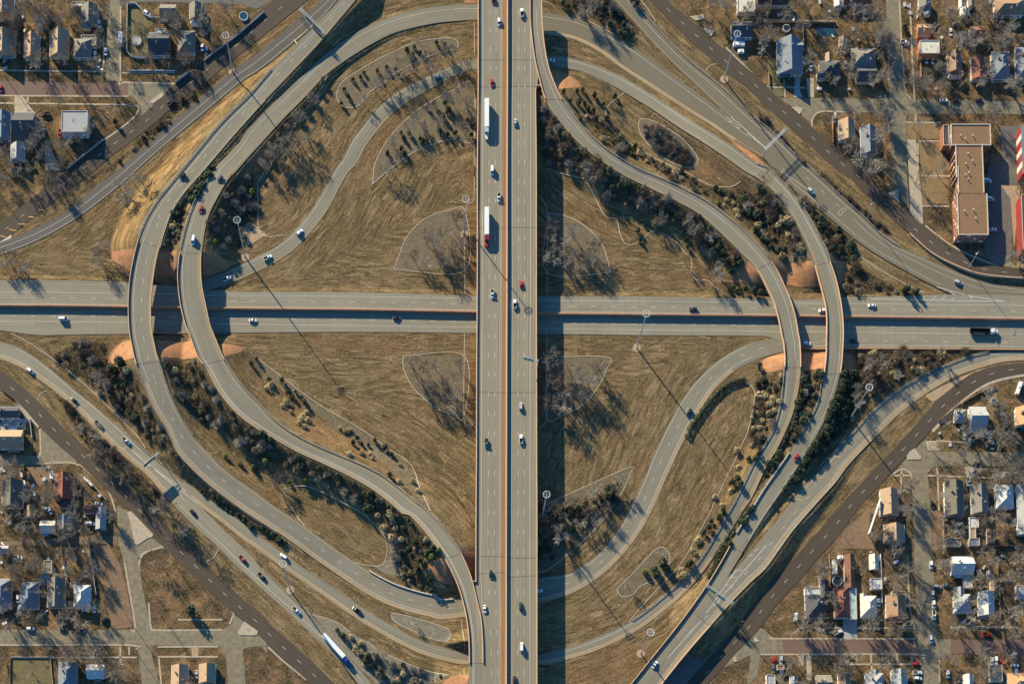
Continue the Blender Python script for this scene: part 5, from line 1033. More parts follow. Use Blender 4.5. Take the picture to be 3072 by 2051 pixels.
THICK = [({'evergreen': 1}, "E 1840,0 1890,10 1760,230 1690,310 1630,290 1740,120", 2.5, 'between the upper left ramps', 1.15, .2),
         ({'evergreen': 6, 'brown': 3, 'straw': 2}, "E 1560,320 1660,400 1590,560 1560,720 1420,700 1470,500", 3.0, 'between the left ramps just above the orange slope', 1.1, .3),
         ({'evergreen': 1, 'brown': 1}, "E 1990,170 2250,60 2260,500 2130,740 1820,720 1860,450", 5.2, 'right of the left ramps above the highway', 1.0, 1),
         ({'evergreen': 3, 'brown': 4, 'straw': 1, 'tree': 1}, "I 930,330 1120,280 1220,420 1290,640 1480,900 1650,1150 1900,1420 1700,1250 1400,1000 1100,740 950,560", 3.7, 'left of the leftmost ramp below the highway', 1.2, .8),
         ({'brown': 5, 'tree': 1}, "I 450,200 700,60 950,80 930,320 900,560 700,380", 4.8, 'left of the lower orange slope', 1.2, .8),
         ({'evergreen': 2, 'brown': 4, 'straw': 1}, "I 1430,230 1720,240 1900,530 2100,760 2349,940 2349,1100 2100,1000 1900,800 1700,750 1540,560", 4.3, 'between the left ramps below the highway', 1.25, .8),
         ({'evergreen': 1}, "I 1700,1330 1900,1420 2100,1560 N 0,150 150,200 330,330 300,350 0,190 I 2000,1560 1740,1400", 2.7, 'strip between the lower left ramps', 1.0, .3),
         ({'evergreen': 2, 'brown': 4}, "J 0,800 350,1000 700,1190 1050,1390 1330,1600 1100,1560 700,1330 0,1080", 4.0, 'below the left S-shaped ramp', 1.25, .9),
         ({'evergreen': 2, 'brown': 2, 'straw': 1}, "N 1000,0 1310,10 1600,330 1640,400 1480,500 1500,600 1640,740 1780,810 1450,700 1280,620 1220,200", 4.0, 'inside the lower left ramp curve', 1.2, .9),
         ({'brown': 3, 'straw': 1, 'evergreen': 1}, "N 740,1080 900,1150 1030,1230 1150,1330 1380,1400 1700,1480 1600,1560 1150,1560 980,1360 880,1220", 4.4, 'in the gravel bed at the bottom', 1.1, .8),
         ({'brown': 5, 'evergreen': 1, 'tree': 2}, "C 350,900 430,980 620,1220 900,1450 1060,1560 700,1560 420,1480 330,1200", 3.8, 'left of the right S-shaped ramp', 1.25, .9),
         ({'brown': 5, 'evergreen': 2, 'tree': 1}, "G 850,30 1000,30 1400,240 1760,440 2130,790 2000,900 1900,800 1600,560 1350,430 950,300", 3.5, 'below the right S-shaped ramp', 1.3, .9),
         ({'brown': 4, 'evergreen': 2, 'straw': 2}, "C 650,1010 950,1010 1050,1190 1500,1480 1560,1560 1250,1440 1000,1320 800,1150", 4.2, 'above the right S-shaped ramp', 1.15, .8),
         ({'brown': 2, 'evergreen': 3, 'straw': 2}, "G 1340,30 1550,10 1800,160 2150,210 2349,300 2349,700 2200,560 2000,380 1700,210", 4.4, 'between the right ramps', 1.15, .8),
         ({'brown': 5, 'evergreen': 3, 'straw': 2}, "H 0,130 180,310 330,510 450,760 300,800 120,770 0,640", 3.6, 'between the right ramps above the orange slope', 1.2, .8),
         ({'brown': 3, 'evergreen': 3, 'tree': 1}, "C 400,0 1000,0 1250,250 1150,330 900,200 650,110", 4.6, 'in the upper corner right of the overpass', 1.25, .9),
         ({'brown': 2}, "C 1250,1090 1450,1150 1600,1270 1700,1400 1650,1450 1500,1400 1330,1280 1250,1150", 3.2, 'in the oval kerbed bed', 1.1, .3),
         ({'brown': 3, 'evergreen': 4, 'tree': 1}, "H 150,60 330,190 480,340 840,650 830,720 880,810 740,830 660,800 560,600 420,350", 3.3, 'right of the rightmost ramp above the highway', 1.3, .6),
         ({'brown': 4, 'tree': 1}, "H 740,1085 840,840 960,920 1240,1080 1420,1105 1400,1125 780,1125", 4.4, 'in the wedge right of the orange slope', 1.2, .6),
         ({'brown': 1}, "H 500,30 600,60 780,250 1000,430 1150,560 1100,560 900,420 700,250", 4.0, 'on the verge beside the upper right merging road', .95, .4),
         ({'brown': 1}, "D 0,960 100,1070 300,1290 500,1520 440,1480 200,1230 0,1030", 4.2, 'on the upper right verge under the gantry', .95, .4),
         ({'evergreen': 5, 'brown': 2}, "L 400,330 590,330 480,700 300,960 150,1200 0,1400 0,1330 200,1000 340,700", 3.1, 'between the lower right ramps', 1.25, .3),
         ({'evergreen': 1}, "L 750,310 880,350 830,720 780,830 500,1110 300,1340 100,1568 60,1568 280,1310 600,800", 3.0, 'right of the rightmost ramp below the highway', 1.3, .4),
         ({'brown': 4, 'tree': 1, 'straw': 1}, "L 850,150 1880,150 1500,340 1250,430 900,620 830,600 900,400", 4.0, 'below the highway at far right', 1.25, .8),
         ({'brown': 3, 'straw': 3, 'evergreen': 2}, "L 0,380 230,340 220,560 100,860 0,1050", 3.4, 'left of the lower right ramp', 1.2, .8),
         ({'evergreen': 1}, "O 2170,20 2250,0 1950,500 1850,640 1840,560 2050,220", 2.6, 'strip right of the curving lower right ramp', 1.05, .1),
         ({'brown': 2, 'straw': 1, 'evergreen': 2}, "K 2250,430 2349,460 2349,1000 2210,1000 2180,880 2250,600", 3.5, 'right of the loop field', 1.2, .6),
         ({'brown': 2, 'evergreen': 1}, "K 560,1470 900,1400 1080,1260 1000,1568 560,1568", 4.8, 'in the pointed bed', 1.0, .6),
         ({'brown': 2, 'evergreen': 1}, "O 340,0 960,20 600,400 340,560", 4.8, 'in the pointed bed lower part', 1.0, .6),
         ({'straw': 1, 'brown': 1}, "A 1150,1330 1500,1010 1530,1040 1250,1300 1180,1360", 2.6, 'in a row above the upper left golden verge', .8, .1),
         ({'brown': 1, 'evergreen': 1}, "A 1620,760 1900,640 1960,680 1760,840 1600,960 E 750,170 840,60 1000,40 900,150", 3.8, 'between the upper left frontage roads', 1.0, .1),
         ({'brown': 1}, "M 1700,-10 1850,60 1700,-100", 4.0, 'in the lower left fork', 1.0, .3),
         ({'brown': 4, 'tree': 1}, "I 480,520 620,640 900,930 1080,1080 1250,1230 1420,1420 1500,1568 1380,1540 1000,1170 700,900", 4.6, 'between the lower left roads', 1.1, .8)]
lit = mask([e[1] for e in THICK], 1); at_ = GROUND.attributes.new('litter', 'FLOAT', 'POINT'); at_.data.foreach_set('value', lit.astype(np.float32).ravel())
for k, s, sp, l, sz, cl in THICK: fill(k, s, sp * (1.32 if len(k) > 1 else .85), l, sz, cl)
# hedge of the loop field
def hedge(line, w, h, label):
    L = L3(line); a = Vector(L[0]); root = empty('hedge', tuple(a)); tag(root, label, 'hedge'); q = random.Random(5); mb = MB(); st = MB()
    for p0, p1 in zip(L[:-1], L[1:]):
        p0, p1 = Vector(p0), Vector(p1); ln = (p1 - p0).length; d = (p1 - p0).normalized(); n = Vector((-d.y, d.x, 0))
        for i in range(int(ln * 90)):
            t = q.random() * ln; th = q.uniform(0, math.pi); r_ = w * (.85 + .3 * math.sin(t * 1.3 + q.random())) * q.uniform(.75, 1.05)
            p = p0 - a + d * t + n * (math.cos(th) * r_) + Vector((0, 0, .2 + math.sin(th) * h * q.uniform(.8, 1.1)))
            nr = (n * math.cos(th) + Vector((0, 0, math.sin(th))) + Vector((q.uniform(-.7, .7), q.uniform(-.7, .7), q.uniform(-.3, .6)))).normalized(); u = nr.orthogonal().normalized(); v = nr.cross(u); s = .28
            mb.poly([tuple(p - u * s), tuple(p - v * s * .6), tuple(p + u * s), tuple(p + v * s * .6)])
        for i in range(int(ln / 2)): c = p0 - a + d * (i * 2 + 1); st.tube(c - Vector((0, 0, .3)), c + Vector((0, 0, h * .7)), .1, .06, 5)
    mb.build('foliage', 'juniper', root); st.build('stems', 'bark', root)
hedge("K 2160,405 2060,425 1950,490 1830,620 1740,745 1680,830 1650,920", 1.9, 1.7, 'long dark green hedge along the inside of the lower right loop road')
# undergrowth
mbu = MB(); q = random.Random(77)
for k, s, sp, l, sz, cl in THICK:
    poly = [Gp(n)[:2] for n in pts(s)]; xs = [p[0] for p in poly]; ys = [p[1] for p in poly]; ar = (max(xs) - min(xs)) * (max(ys) - min(ys))
    X = np.random.RandomState(int(ar)).uniform(min(xs), max(xs), int(ar * 1.6)); Y = np.random.RandomState(int(ar) + 1).uniform(min(ys), max(ys), int(ar * 1.6)); mk = inpoly(X, Y, poly)
    for x, y in zip(X[mk], Y[mk]):
        if not clear_of_roads(x, y, .5): continue
        z = Z(x, y); p = Vector((x, y, z)); a = q.uniform(0, 6.28); u = Vector((math.cos(a), math.sin(a), .0)); up = Vector((q.uniform(-.4, .4), q.uniform(-.4, .4), 1)).normalized(); h = q.uniform(.25, .9); w_ = q.uniform(.12, .3)
        mbu.poly([tuple(p - u * w_), tuple(p + u * w_), tuple(p + u * w_ * .4 + up * h), tuple(p - u * w_ * .4 + up * h)])
tag(mbu.build('undergrowth', 'undergrowth'), kind='stuff')
# ------------------------------------------------------------ houses
ROOFC = dict(brown=(.30, .185, .115), tan=(.40, .27, .17), grey=(.20, .18, .15), olive=(.15, .135, .10), slate=(.085, .085, .09), blue=(.18, .2, .22), white=(.52, .51, .48), light=(.34, .34, .33), red=(.26, .10, .065), redbrown=(.2, .095, .065), orange=(.55, .3, .15), cream=(.6, .56, .46), gravelroof=(.23, .135, .07), dark=(.07, .065, .06), teal=(.38, .48, .46))
WALLC = dict(white=(.6, .58, .54), cream=(.5, .44, .34), brick=(.30, .13, .075), tan=(.38, .28, .19), grey=(.3, .3, .3), red=(.28, .035, .03), timber=(.25, .15, .09), rust=(.5, .2, .09))
def roof_mat(c):
    n = 'roof_' + c
    if n in MATS: return n
    m, nt, b = new_mat(n); base = ROOFC[c]; f = noise(nt, .5, 5, geo_pos(nt)); g = noise(nt, 5, 2, coord(nt, 'Object', (1, 6, 6)))
    oi = nt.nodes.new('ShaderNodeObjectInfo'); col = ramp(nt, f, [(.3, tuple(x * .8 for x in base)), (.7, tuple(min(1, x * 1.12) for x in base))])
    col = mixc(nt, .35, col, ramp(nt, g, [(.35, tuple(x * .72 for x in base)), (.65, tuple(min(1, x * 1.2) for x in base))])); lk(nt, col, b.inputs['Base Color']); bump(nt, b, g, .3, .05); return n
for k, v in WALLC.items(): plain('walls_' + k, v, var=.12, scale=.8)
def rq(t, b, z):
    p = P(nat(t, b[0], b[1]), z); q_ = P(nat(t, b[2], b[3]), z); return min(p[0], q_[0]), min(p[1], q_[1]), max(p[0], q_[0]), max(p[1], q_[1])
HN = {}
def gable(mb, x0, y0, x1, y1, z, rise, kind, th=.18):
    cx, cy = (x0 + x1) / 2, (y0 + y1) / 2
    def prism(tops, bots):
        pass
    if kind == 'F':
        mb.box(x0, y0, z, x1, y1, z + .25); t = .3
        for a in ((x0, y0, x1, y0 + t), (x0, y1 - t, x1, y1), (x0, y0 + t, x0 + t, y1 - t), (x1 - t, y0 + t, x1, y1 - t)): mb.box(a[0], a[1], z + .25, a[2], a[3], z + .6, 1)
        return
    if kind == 'V': a, b_ = (cx, y0, z + rise), (cx, y1, z + rise)
    elif kind == 'H': a, b_ = (x0, cy, z + rise), (x1, cy, z + rise)
    else:
        k = min(x1 - x0, y1 - y0) / 2
        if y1 - y0 >= x1 - x0: a, b_ = (cx, y0 + k, z + rise), (cx, y1 - k, z + rise)
        else: a, b_ = (x0 + k, cy, z + rise), (x1 - k, cy, z + rise)
    c = [(x0, y0, z), (x1, y0, z), (x1, y1, z), (x0, y1, z)]
    if kind == 'V' or (kind == 'X' and y1 - y0 >= x1 - x0): fs = [(c[0], c[3], b_, a)[::-1], (c[1], c[2], b_, a), (c[0], c[1], a), (c[3], c[2], b_)[::-1]]
    else: fs = [(c[0], c[1], b_, a), (c[2], c[3], a, b_), (c[3], c[0], a), (c[1], c[2], b_)]
    for f in fs: mb.poly(list(f))
    mb.poly([c[3], c[2], c[1], c[0]])
def house(t, boxes, roofs, kinds, name='house', wall='cream', h=3.3, blk='', desc=None, pitch=.7, cat='house'):
    if not isinstance(boxes[0], (list, tuple)): boxes = [boxes]
    roofs = roofs.split(); R0 = [rq(t, b, h) for b in boxes]
    cx = sum((r[0] + r[2]) / 2 for r in R0) / len(R0); cy = sum((r[1] + r[3]) / 2 for r in R0) / len(R0)
    root = empty(name, (cx, cy, -.05)); HN.setdefault(blk, []).append((root, roofs[0], kinds[0], desc, name)); root['category'] = cat
    for j, r in enumerate(R0):
        x0, y0, x1, y1 = r[0] - cx, r[1] - cy, r[2] - cx, r[3] - cy; k = kinds[min(j, len(kinds) - 1)]; o = .0 if k == 'F' else .4
        BLOCK.append((r[0], r[1], r[2], r[3]))
        hj = h - .35 * j
        mb = MB(); mb.box(x0 + o, y0 + o, -.2, x1 - o, y1 - o, hj - .02 + .05 * (k != 'F'));
        if k in 'VH':
            pr = min(x1 - x0, y1 - y0) / 2 * pitch - .12
            if k == 'V': pr = (x1 - x0) / 2 * pitch - .12
            else: pr = (y1 - y0) / 2 * pitch - .12
            cxx, cyy = (x0 + x1) / 2, (y0 + y1) / 2
            if k == 'V':
                for yy in (y0 + o, y1 - o): mb.poly([(x0 + o, yy, hj), (x1 - o, yy, hj), (cxx, yy, hj + pr - .1)])
            else:
                for xx in (x0 + o, x1 - o): mb.poly([(xx, y0 + o, hj), (xx, y1 - o, hj), (xx, cyy, hj + pr - .1)])
        mb.build('walls', 'walls_' + wall, root)
        rise = {'V': (x1 - x0) / 2, 'H': (y1 - y0) / 2, 'X': min(x1 - x0, y1 - y0) / 2, 'F': 0}[k] * pitch
        mb = MB(); gable(mb, x0, y0, x1, y1, hj, rise, k); rf = mb.build('roof', [roof_mat(roofs[min(j, len(roofs) - 1)]), 'kerb_concrete'], root)
        if j == 0 and (x1 - x0) > 4:
            w_ = x1 - x0; n = 2 if w_ < 11 else 4
            for i in range(n):
                xc = x0 + w_ * (i + .7) / (n + .4); fm = MB(); fm.box(xc - .6, y0 + o - .06, .9, xc + .6, y0 + o + .05, 2.1); wd = fm.build('window', 'white_paint', root)
                gm = MB(); gm.box(xc - .5, y0 + o - .09, 1.0, xc + .5, y0 + o - .05, 2.0); gm.build('pane', 'glass_dark', wd)
            for i in range(2):
                yc = y0 + (y1 - y0) * (i + .7) / 2.4; fm = MB(); sx = x0 + o if cx > -50 else x1 - o; fm.box(sx - .06, yc - .6, .9, sx + .06, yc + .6, 2.1); fm.build('window', 'glass_dark', root)
            if k != 'F' and rnd.random() < .65:
                px = x0 + w_ * rnd.choice((.12, .45)); pw = w_ * .4; fm = MB(); fm.box(px, y0 - 1.7, hj - .75, px + pw, y0 + .3, hj - .58); fm.build('porch_roof', 'roof_' + rnd.choice([roofs[0]] + ['light', 'grey']) if False else roof_mat(rnd.choice([roofs[0], 'light', 'grey'])), root)
                for q_ in (px + .15, px + pw - .15): fm = MB(); fm.box(q_ - .07, y0 - 1.6, 0, q_ + .07, y0 - 1.46, hj - .75); fm.build('porch_post', 'white_paint', root)
            if k != 'F':
                fm = MB(); t_ = .12
                for a_ in ((x0 - .02, y0 - .08, x1 + .02, y0 + .06), (x0 - .02, y1 - .06, x1 + .02, y1 + .08)): fm.box(a_[0], a_[1], hj - .16, a_[2], a_[3], hj + .03) if k in 'X' else None
                if k == 'X': fm.build('eaves_trim', 'shed_white', root)
                else:
                    for a_ in (((x0 - .1, y0, x0 + .05, y1), (x1 - .05, y0, x1 + .1, y1)) if k == 'V' else ((x0, y0 - .1, x1, y0 + .05), (x0, y1 - .05, x1, y1 + .1))): fm = MB(); fm.box(a_[0], a_[1], hj - .14, a_[2], a_[3], hj + .04); fm.build('gutter', 'shed_white', root)
            dm = MB(); xc = x0 + w_ * .5; dm.box(xc - .45, y0 + o - .05, 0, xc + .45, y0 + o + .05, 2.05); dm.build('door', 'timber', root)
            for i in range(2):
                vx, vy = x0 + w_ * rnd.uniform(.25, .75), y0 + (y1 - y0) * rnd.uniform(.25, .75); vm = MB(); vm.box(vx - .16, vy - .16, hj, vx + .16, vy + .16, hj + rise + .35 if k != 'F' else hj + .9); vm.build('roof_vent', 'white_paint', rf)
            if rnd.random() < .4 and k != 'F':
                cm = MB(); vx, vy = x0 + w_ * .3, y0 + (y1 - y0) * .65; cm.box(vx - .4, vy - .35, hj, vx + .4, vy + .35, hj + rise + .7); cm.build('chimney', 'walls_brick', rf)
    return root
H_ = house
for a in [((-60, 0, 125, 150), 'tan', 'V'), ((-60, 280, 135, 490), 'tan', 'V'), ((215, 305, 350, 515), 'tan', 'V'), ((440, 270, 605, 500), 'tan', 'V'), ([(650, 345, 805, 510), (715, 310, 845, 400)], 'grey grey', 'XF'), ([(720, 45, 860, 215), (715, 190, 795, 250)], 'grey blue', 'VX')]: H_('A', a[0], a[1], a[2], wall='cream', blk='above the left brick street')
for a in [((1410, 45, 1550, 165), 'grey', 'H'), ([(1670, 30, 1775, 175), (1675, 150, 1775, 210)], 'grey white', 'VX'), ([(1310, 290, 1495, 490), (1370, 255, 1455, 300)], 'slate white', 'HF'), ((1565, 275, 1720, 470), 'grey', 'X')]: H_('A', a[0], a[1], a[2], wall='white', blk='right of upper left vertical street')
H_('A', (545, 980, 770, 1165), 'light', 'F', wall='white', h=6.0, blk='one', desc='white two-storey block with a flat pale roof and vents below the brick street', name='apartment_block', cat='building')
for a in [((-40, 990, 90, 1235), 'blue', 'V'), ((125, 990, 310, 1250), 'slate', 'H'), ((95, 1270, 215, 1410), 'light', 'V')]: H_('A', a[0], a[1], a[2], wall='white', blk='below the left brick street')
H_('A', (405, 130, 435, 200), 'brown', 'H', name='shed', h=2.2, blk='one', desc='small brown shed between the upper left backyards', cat='shed')
H_('A', (640, 22, 750, 60), 'white', 'F', name='shed', h=2.4, blk='one', desc='white flat shed roof above the grey upper left house', cat='shed')
for a in [([(170, 355, 400, 655), (255, 360, 400, 500)], 'blue blue', 'VH'), ([(545, 540, 735, 690), (600, 465, 660, 545), (525, 620, 595, 695)], 'slate tan grey', 'XVH'), ([(825, 430, 1045, 600), (870, 590, 1050, 720)], 'grey slate', 'XH'), ((720, 325, 790, 410), 'brown', 'V')]: H_('D', a[0], a[1], a[2], wall='cream', blk='inside upper right block by driveways')
for a in [([(1670, 460, 1800, 640), (1690, 630, 1810, 670)], 'brown brown', 'VF'), ((1880, 505, 2010, 700), 'red', 'V'), ((2060, 460, 2230, 700), 'blue', 'X'), ((2270, 420, 2440, 690), 'blue', 'X'), ([(2085, 0, 2349, 135)], 'brown', 'X'), ([(1420, -20, 1530, 70), (1470, 60, 1535, 130)], 'grey blue', 'VV'), ((1855, -20, 1910, 60), 'grey', 'V')]: H_('D', a[0], a[1], a[2], wall='white', blk='right of upper right vertical street')
H_('D', (1405, 215, 1525, 320), 'orange', 'H', wall='rust', blk='one', desc='orange gabled garage beside the upper right vertical street', name='garage', cat='garage', pitch=.6)
H_('D', (1430, 360, 1605, 475), 'orange', 'F', wall='rust', h=5.8, blk='one', desc='two-storey orange house with a flat glowing roof', h_=0) if False else H_('D', (1430, 360, 1605, 475), 'cream', 'F', wall='rust', h=5.8, blk='one', desc='two-storey orange-walled house with a flat pale orange roof')
H_('D', (1870, 240, 1995, 345), 'red', 'H', wall='cream', blk='one', desc='small red-roofed barn in the upper right yards', name='barn', cat='barn')
for b_, c, l in [((1790, 280, 1845, 352), 'blue', 'pale blue shed left of the red barn'), ((1785, 75, 1865, 145), 'white', 'white shed at the top right behind the grey house'), ((675, 0, 755, 62), 'white', 'pale blue-white shed at the top edge left of the vertical street'), ((1775, -20, 1815, 70), 'white', 'narrow white shed at the top edge of the upper right block')]: H_('D', b_, c, 'V', name='shed', h=2.3, wall='white', blk='one', desc=l, cat='shed')
H_('D', (755, -20, 1010, 50), 'redbrown', 'H', blk='one', desc='long dark red-brown roofed house at the top edge right of centre'); H_('D', (0, -20, 275, 50), 'dark', 'H', blk='one', desc='dark roofed house at the top edge above the tan alley')
H_('D', (715, 1060, 862, 1240), 'tan', 'V', blk='one', desc='tan gabled house inside the rounded upper right kerb corner'); H_('D', (905, 1120, 1055, 1360), 'blue', 'V', blk='one', desc='blue-grey gabled house right of the tan house by the frontage road')
H_('C', (2090, -30, 2250, 110), 'cream', 'F', blk='one', desc='pale flat-roofed house at the top edge near the brown frontage road'); H_('C', (2035, 195, 2225, 330), 'slate', 'H', wall='white', blk='one', desc='dark slate house behind the top of the upper right light mast')
# brick school-like building
def brick_block():
    hB = 9.0; parts_ = [('D', (1705, 1095, 2058, 1280)), ('D', (1745, 1262, 1992, 1568)), ('H', (1765, -10, 1998, 238)), ('H', (1760, 232, 2036, 600))]
    R0 = [rq(t, b, hB) for t, b in parts_]; cx, cy = R0[1][0], R0[3][1]; root = empty('brick_building', (cx, cy, -.05)); tag(root, 'long three-storey red brick building with a flat brown roof at right', 'building')
    mw = [MB()]; 
    for j, r_ in enumerate(R0):
        x0, y0, x1, y1 = r_[0] - cx, r_[1] - cy, r_[2] - cx, r_[3] - cy; BLOCK.append(r_); dz = -.01 * j
        mb = MB(); mb.box(x0, y0, -.2, x1, y1, hB + dz - .3); mb.build('walls', 'walls_brick', root)
        mb = MB(); mb.box(x0 + .4, y0 + .4, hB - .3, x1 - .4, y1 - .4, hB - .05 + dz); rf = mb.build('roof', roof_mat('gravelroof'), root)
        for k, a in enumerate(((x0 - .1, y0 - .1, x1 + .1, y0 + .4), (x0 - .1, y1 - .4, x1 + .1, y1 + .1), (x0 - .1, y0 + .4, x0 + .4, y1 - .4), (x1 - .4, y0 + .4, x1 + .1, y1 - .4))):
            if (k, j) in ((1, 1), (1, 2), (1, 3), (0, 1), (0, 2)): continue
            mb = MB(); mb.box(a[0], a[1], hB - .3, a[2], a[3], hB + .35 + dz); mb.build('parapet', 'kerb_concrete', root)
        for _ in range(3):
            vx, vy = rnd.uniform(x0 + 3, x1 - 3), rnd.uniform(y0 + 3, y1 - 3); mb = MB(); mb.tube((vx, vy, hB - .1), (vx, vy, hB + 1.0), .25, .25, 8); mb.tube((vx, vy, hB + 1.0), (vx, vy, hB + 1.25), .45, .3, 8); mb.build('roof_vent', 'white_paint', rf)
        for fl in range(3):
            z = 1.2 + fl * 2.9
            for side in ('W', 'S'):
                if side == 'S' and j != 3: continue
                L = (y1 - y0) if side == 'W' else (x1 - x0); n = int(L / (3.4 if side == 'W' else 4.2))
                for i in range(n):
                    c_ = (i + .5) * L / n; mb = MB(); g = MB()
                    if side == 'W': mb.box(x0 - .08, y0 + c_ - .75, z, x0 + .02, y0 + c_ + .75, z + 1.6); g.box(x0 - .12, y0 + c_ - .62, z + .12, x0 - .07, y0 + c_ + .62, z + 1.45)
                    else: mb.box(x0 + c_ - 1.1, y0 - .08, z, x0 + c_ + 1.1, y0 + .02, z + 1.6); g.box(x0 + c_ - .95, y0 - .12, z + .12, x0 + c_ + .95, y0 - .07, z + 1.45)
                    wd = mb.build('window', 'white_paint', root)
                    if (fl + i) % 3: g.build('pane', 'glass_dark', wd)
        if j == 1:
            for yy in np.linspace(y0 + 3, y1 - 3, 5): mb = MB(); mb.box(x0 - .7, yy - .5, -.2, x0, yy + .5, hB - .6); mb.build('buttress', 'walls_brick', root)
brick_block()
H_('D', (1632, 1105, 1690, 1285), 'dark', 'F', wall='brick', h=5.5, blk='one', desc='low brick annex with a dark roof against the brick building', name='annex', cat='building')
def striped():
    hB = 9.0; a = P(nat('D', 2325, 1105), hB); b_ = P(nat('H', 2345, 60), hB); root = empty('striped_building', (a[0], b_[1], 0)); tag(root, 'red and white striped building with a blue-white metal roof at the far right edge', 'building')
    L = a[1] - b_[1]; n = 7
    mb = MB(); mb.box(.1, .1, -.2, 24, L - .1, hB - .1); mb.build('walls', 'walls_red', root)
    for i in range(n):
        if i % 2: mb = MB(); mb.box(-.05, L * (i + .1) / n, .2, .15, L * (i + .9) / n, hB - .6); mb.build('wall_panel', 'white_paint', root)
    mb = MB(); mb.box(-.2, -.2, hB - .1, 24, L + .2, hB + .15); mb.build('roof', roof_mat('blue'), root)
striped()
hb = H_('H', (2322, 250, 2420, 740), 'dark', 'F', wall='red', h=8.5, blk='one', desc='tall red-walled building cut by the right edge below the striped one', name='red_building', cat='building')
for a in [([(-40, 645, 165, 745)], 'slate', 'H'), ((-40, 850, 200, 1015), 'tan', 'H')]: H_('I', a[0], a[1], a[2], wall='white', blk='at the left edge beside the junk yard')
H_('I', (20, 1295, 200, 1530), 'olive', 'V', wall='white', blk='lower left yards above the alley'); H_('I', [(480, 1235, 650, 1460), (530, 1430, 625, 1530)], 'red dark', 'VX', wall='white', blk='lower left yards above the alley')
for a in [((745, -10, 862, 62), 'red', 'H'), ((845, 15, 930, 205), 'light', 'V'), ((355, 130, 487, 238), 'cream', 'H'), ((510, 80, 632, 215), 'blue', 'V'), ((240, -10, 302, 95), 'tan', 'V')]: H_('M', a[0], a[1], a[2], wall='white', blk='lower left yards just above the alley', h=2.6)
for a in [((-60, 640, 100, 900), 'blue', 'X'), ((180, 670, 340, 905), 'blue', 'X'), ((420, 635, 572, 895), 'grey', 'V'), ([(650, 695, 797, 900)], 'white', 'X')]: H_('M', a[0], a[1], a[2], wall='white', blk='above bottom left cross street')
for b_, c, l, k in [((620, 672, 668, 715), 'white', 'tiny white shed at the corner of the white lower left house', 'F'), ((355, 600, 430, 692), 'blue', 'dark blue shed behind the grey lower left house', 'V'), ((390, 480, 457, 592), 'grey', 'flat grey garage in the lower left backyard', 'F'), ((-20, 350, 75, 412), 'light', 'pale shed at the left edge below the alley', 'H')]: H_('M', b_, c, k, name='shed', h=2.3, wall='white', blk='one', desc=l, cat='shed')
for a in [((515, 1375, 677, 1620), 'blue', 'X'), ((765, 1395, 915, 1517), 'white', 'H'), ((1510, 1400, 1660, 1620), 'tan', 'V'), ((1755, 1390, 1900, 1555), 'tan', 'V')]: H_('M', a[0], a[1], a[2], wall='white', blk='below bottom left cross street')
for a in [((1735, 670, 1842, 775), 'light', 'X'), ((1862, 645, 2018, 868), 'light', 'H'), ((2272, 650, 2420, 812), 'orange', 'V')]: H_('L', a[0], a[1], a[2], wall='white', blk='inside the right frontage curve')
for a in [((1645, 1300, 1825, 1605), 'olive', 'V'), ((1880, 1325, 2036, 1585), 'grey', 'V'), ((2095, 1330, 2262, 1542), 'white', 'X'), ((2280, 1330, 2420, 1770), 'light', 'V')]: H_('L', a[0], a[1], a[2], wall='white', blk='below the right cross street')
H_('L', [(1080, 1370, 1245, 1600)], 'tan', 'V', blk='one', desc='large tan and brown roofed house in the point below the right frontage road', wall='white')
for a in [((1110, 165, 1300, 322), 'tan', 'V')]: H_('P', a[0], a[1], a[2], blk='one', desc='tan house left of the right vertical street with small porches')
for a in [([(420, 775, 612, 985), (550, 650, 632, 785), (420, 715, 560, 780)], 'slate slate white', 'XVF'), ([(675, 710, 815, 985), (765, 425, 865, 722)], 'red redbrown', 'XV'), ([(905, 790, 1055, 980), (905, 770, 960, 860)], 'cream cream', 'XV'), ([(1130, 785, 1310, 985), (1185, 750, 1315, 818)], 'brown tan', 'VF')]: H_('P', a[0], a[1], a[2], wall='white', blk='above the lower right brick street')
for a in [([(1705, 445, 1905, 605)], 'white', 'H'), ([(1730, 775, 1885, 940), (1735, 715, 1830, 800)], 'light light', 'XV'), ([(1945, 755, 2090, 965)], 'white', 'V')]: H_('P', a[0], a[1], a[2], wall='white', blk='right of lower right vertical street')
H_('P', (810, 725, 877, 998), 'teal', 'F', name='carport', h=2.6, blk='one', desc='long pale blue metal carport beside the red-brown roof', cat='carport', wall='white')
for b_, c, l, k in [((985, 425, 1070, 560), 'cream', 'cream metal shed above the lower right houses', 'V'), ((1000, 635, 1100, 732), 'white', 'flat pale blue garage behind the cream house', 'F'), ((1815, 615, 1895, 722), 'light', 'pale blue carport below the big white roof', 'F'), ((2050, 645, 2112, 750), 'brown', 'small brown shed right of the big white roof', 'V'), ((2280, 700, 2400, 815), 'light', 'white-framed open shed at the right edge', 'F'),
                    ((1865, 100, 1950, 190), 'white', 'white shed under trees in the right backyards', 'F'), ((1870, 192, 1925, 283), 'tan', 'narrow tan shed between two pale sheds', 'F'), ((1866, 286, 1958, 347), 'blue', 'pale blue shed lowest of three in the right backyards', 'F'), ((1660, 285, 1795, 350), 'grey', 'flat grey garage beside the right vertical street', 'F'), ((2020, 205, 2088, 330), 'brown', 'brown shed near the right alley', 'V'),
                    ((1675, 460, 1705, 520), 'cream', 'cream lean-to left of the big white roof', 'F'), ((172, 1398, 236, 1440), 'red', 'small red roof beside parked cars at the bottom', 'F')]: H_('P', b_, c, k, name='shed', h=2.4, wall='white', blk='one', desc=l, cat='shed')
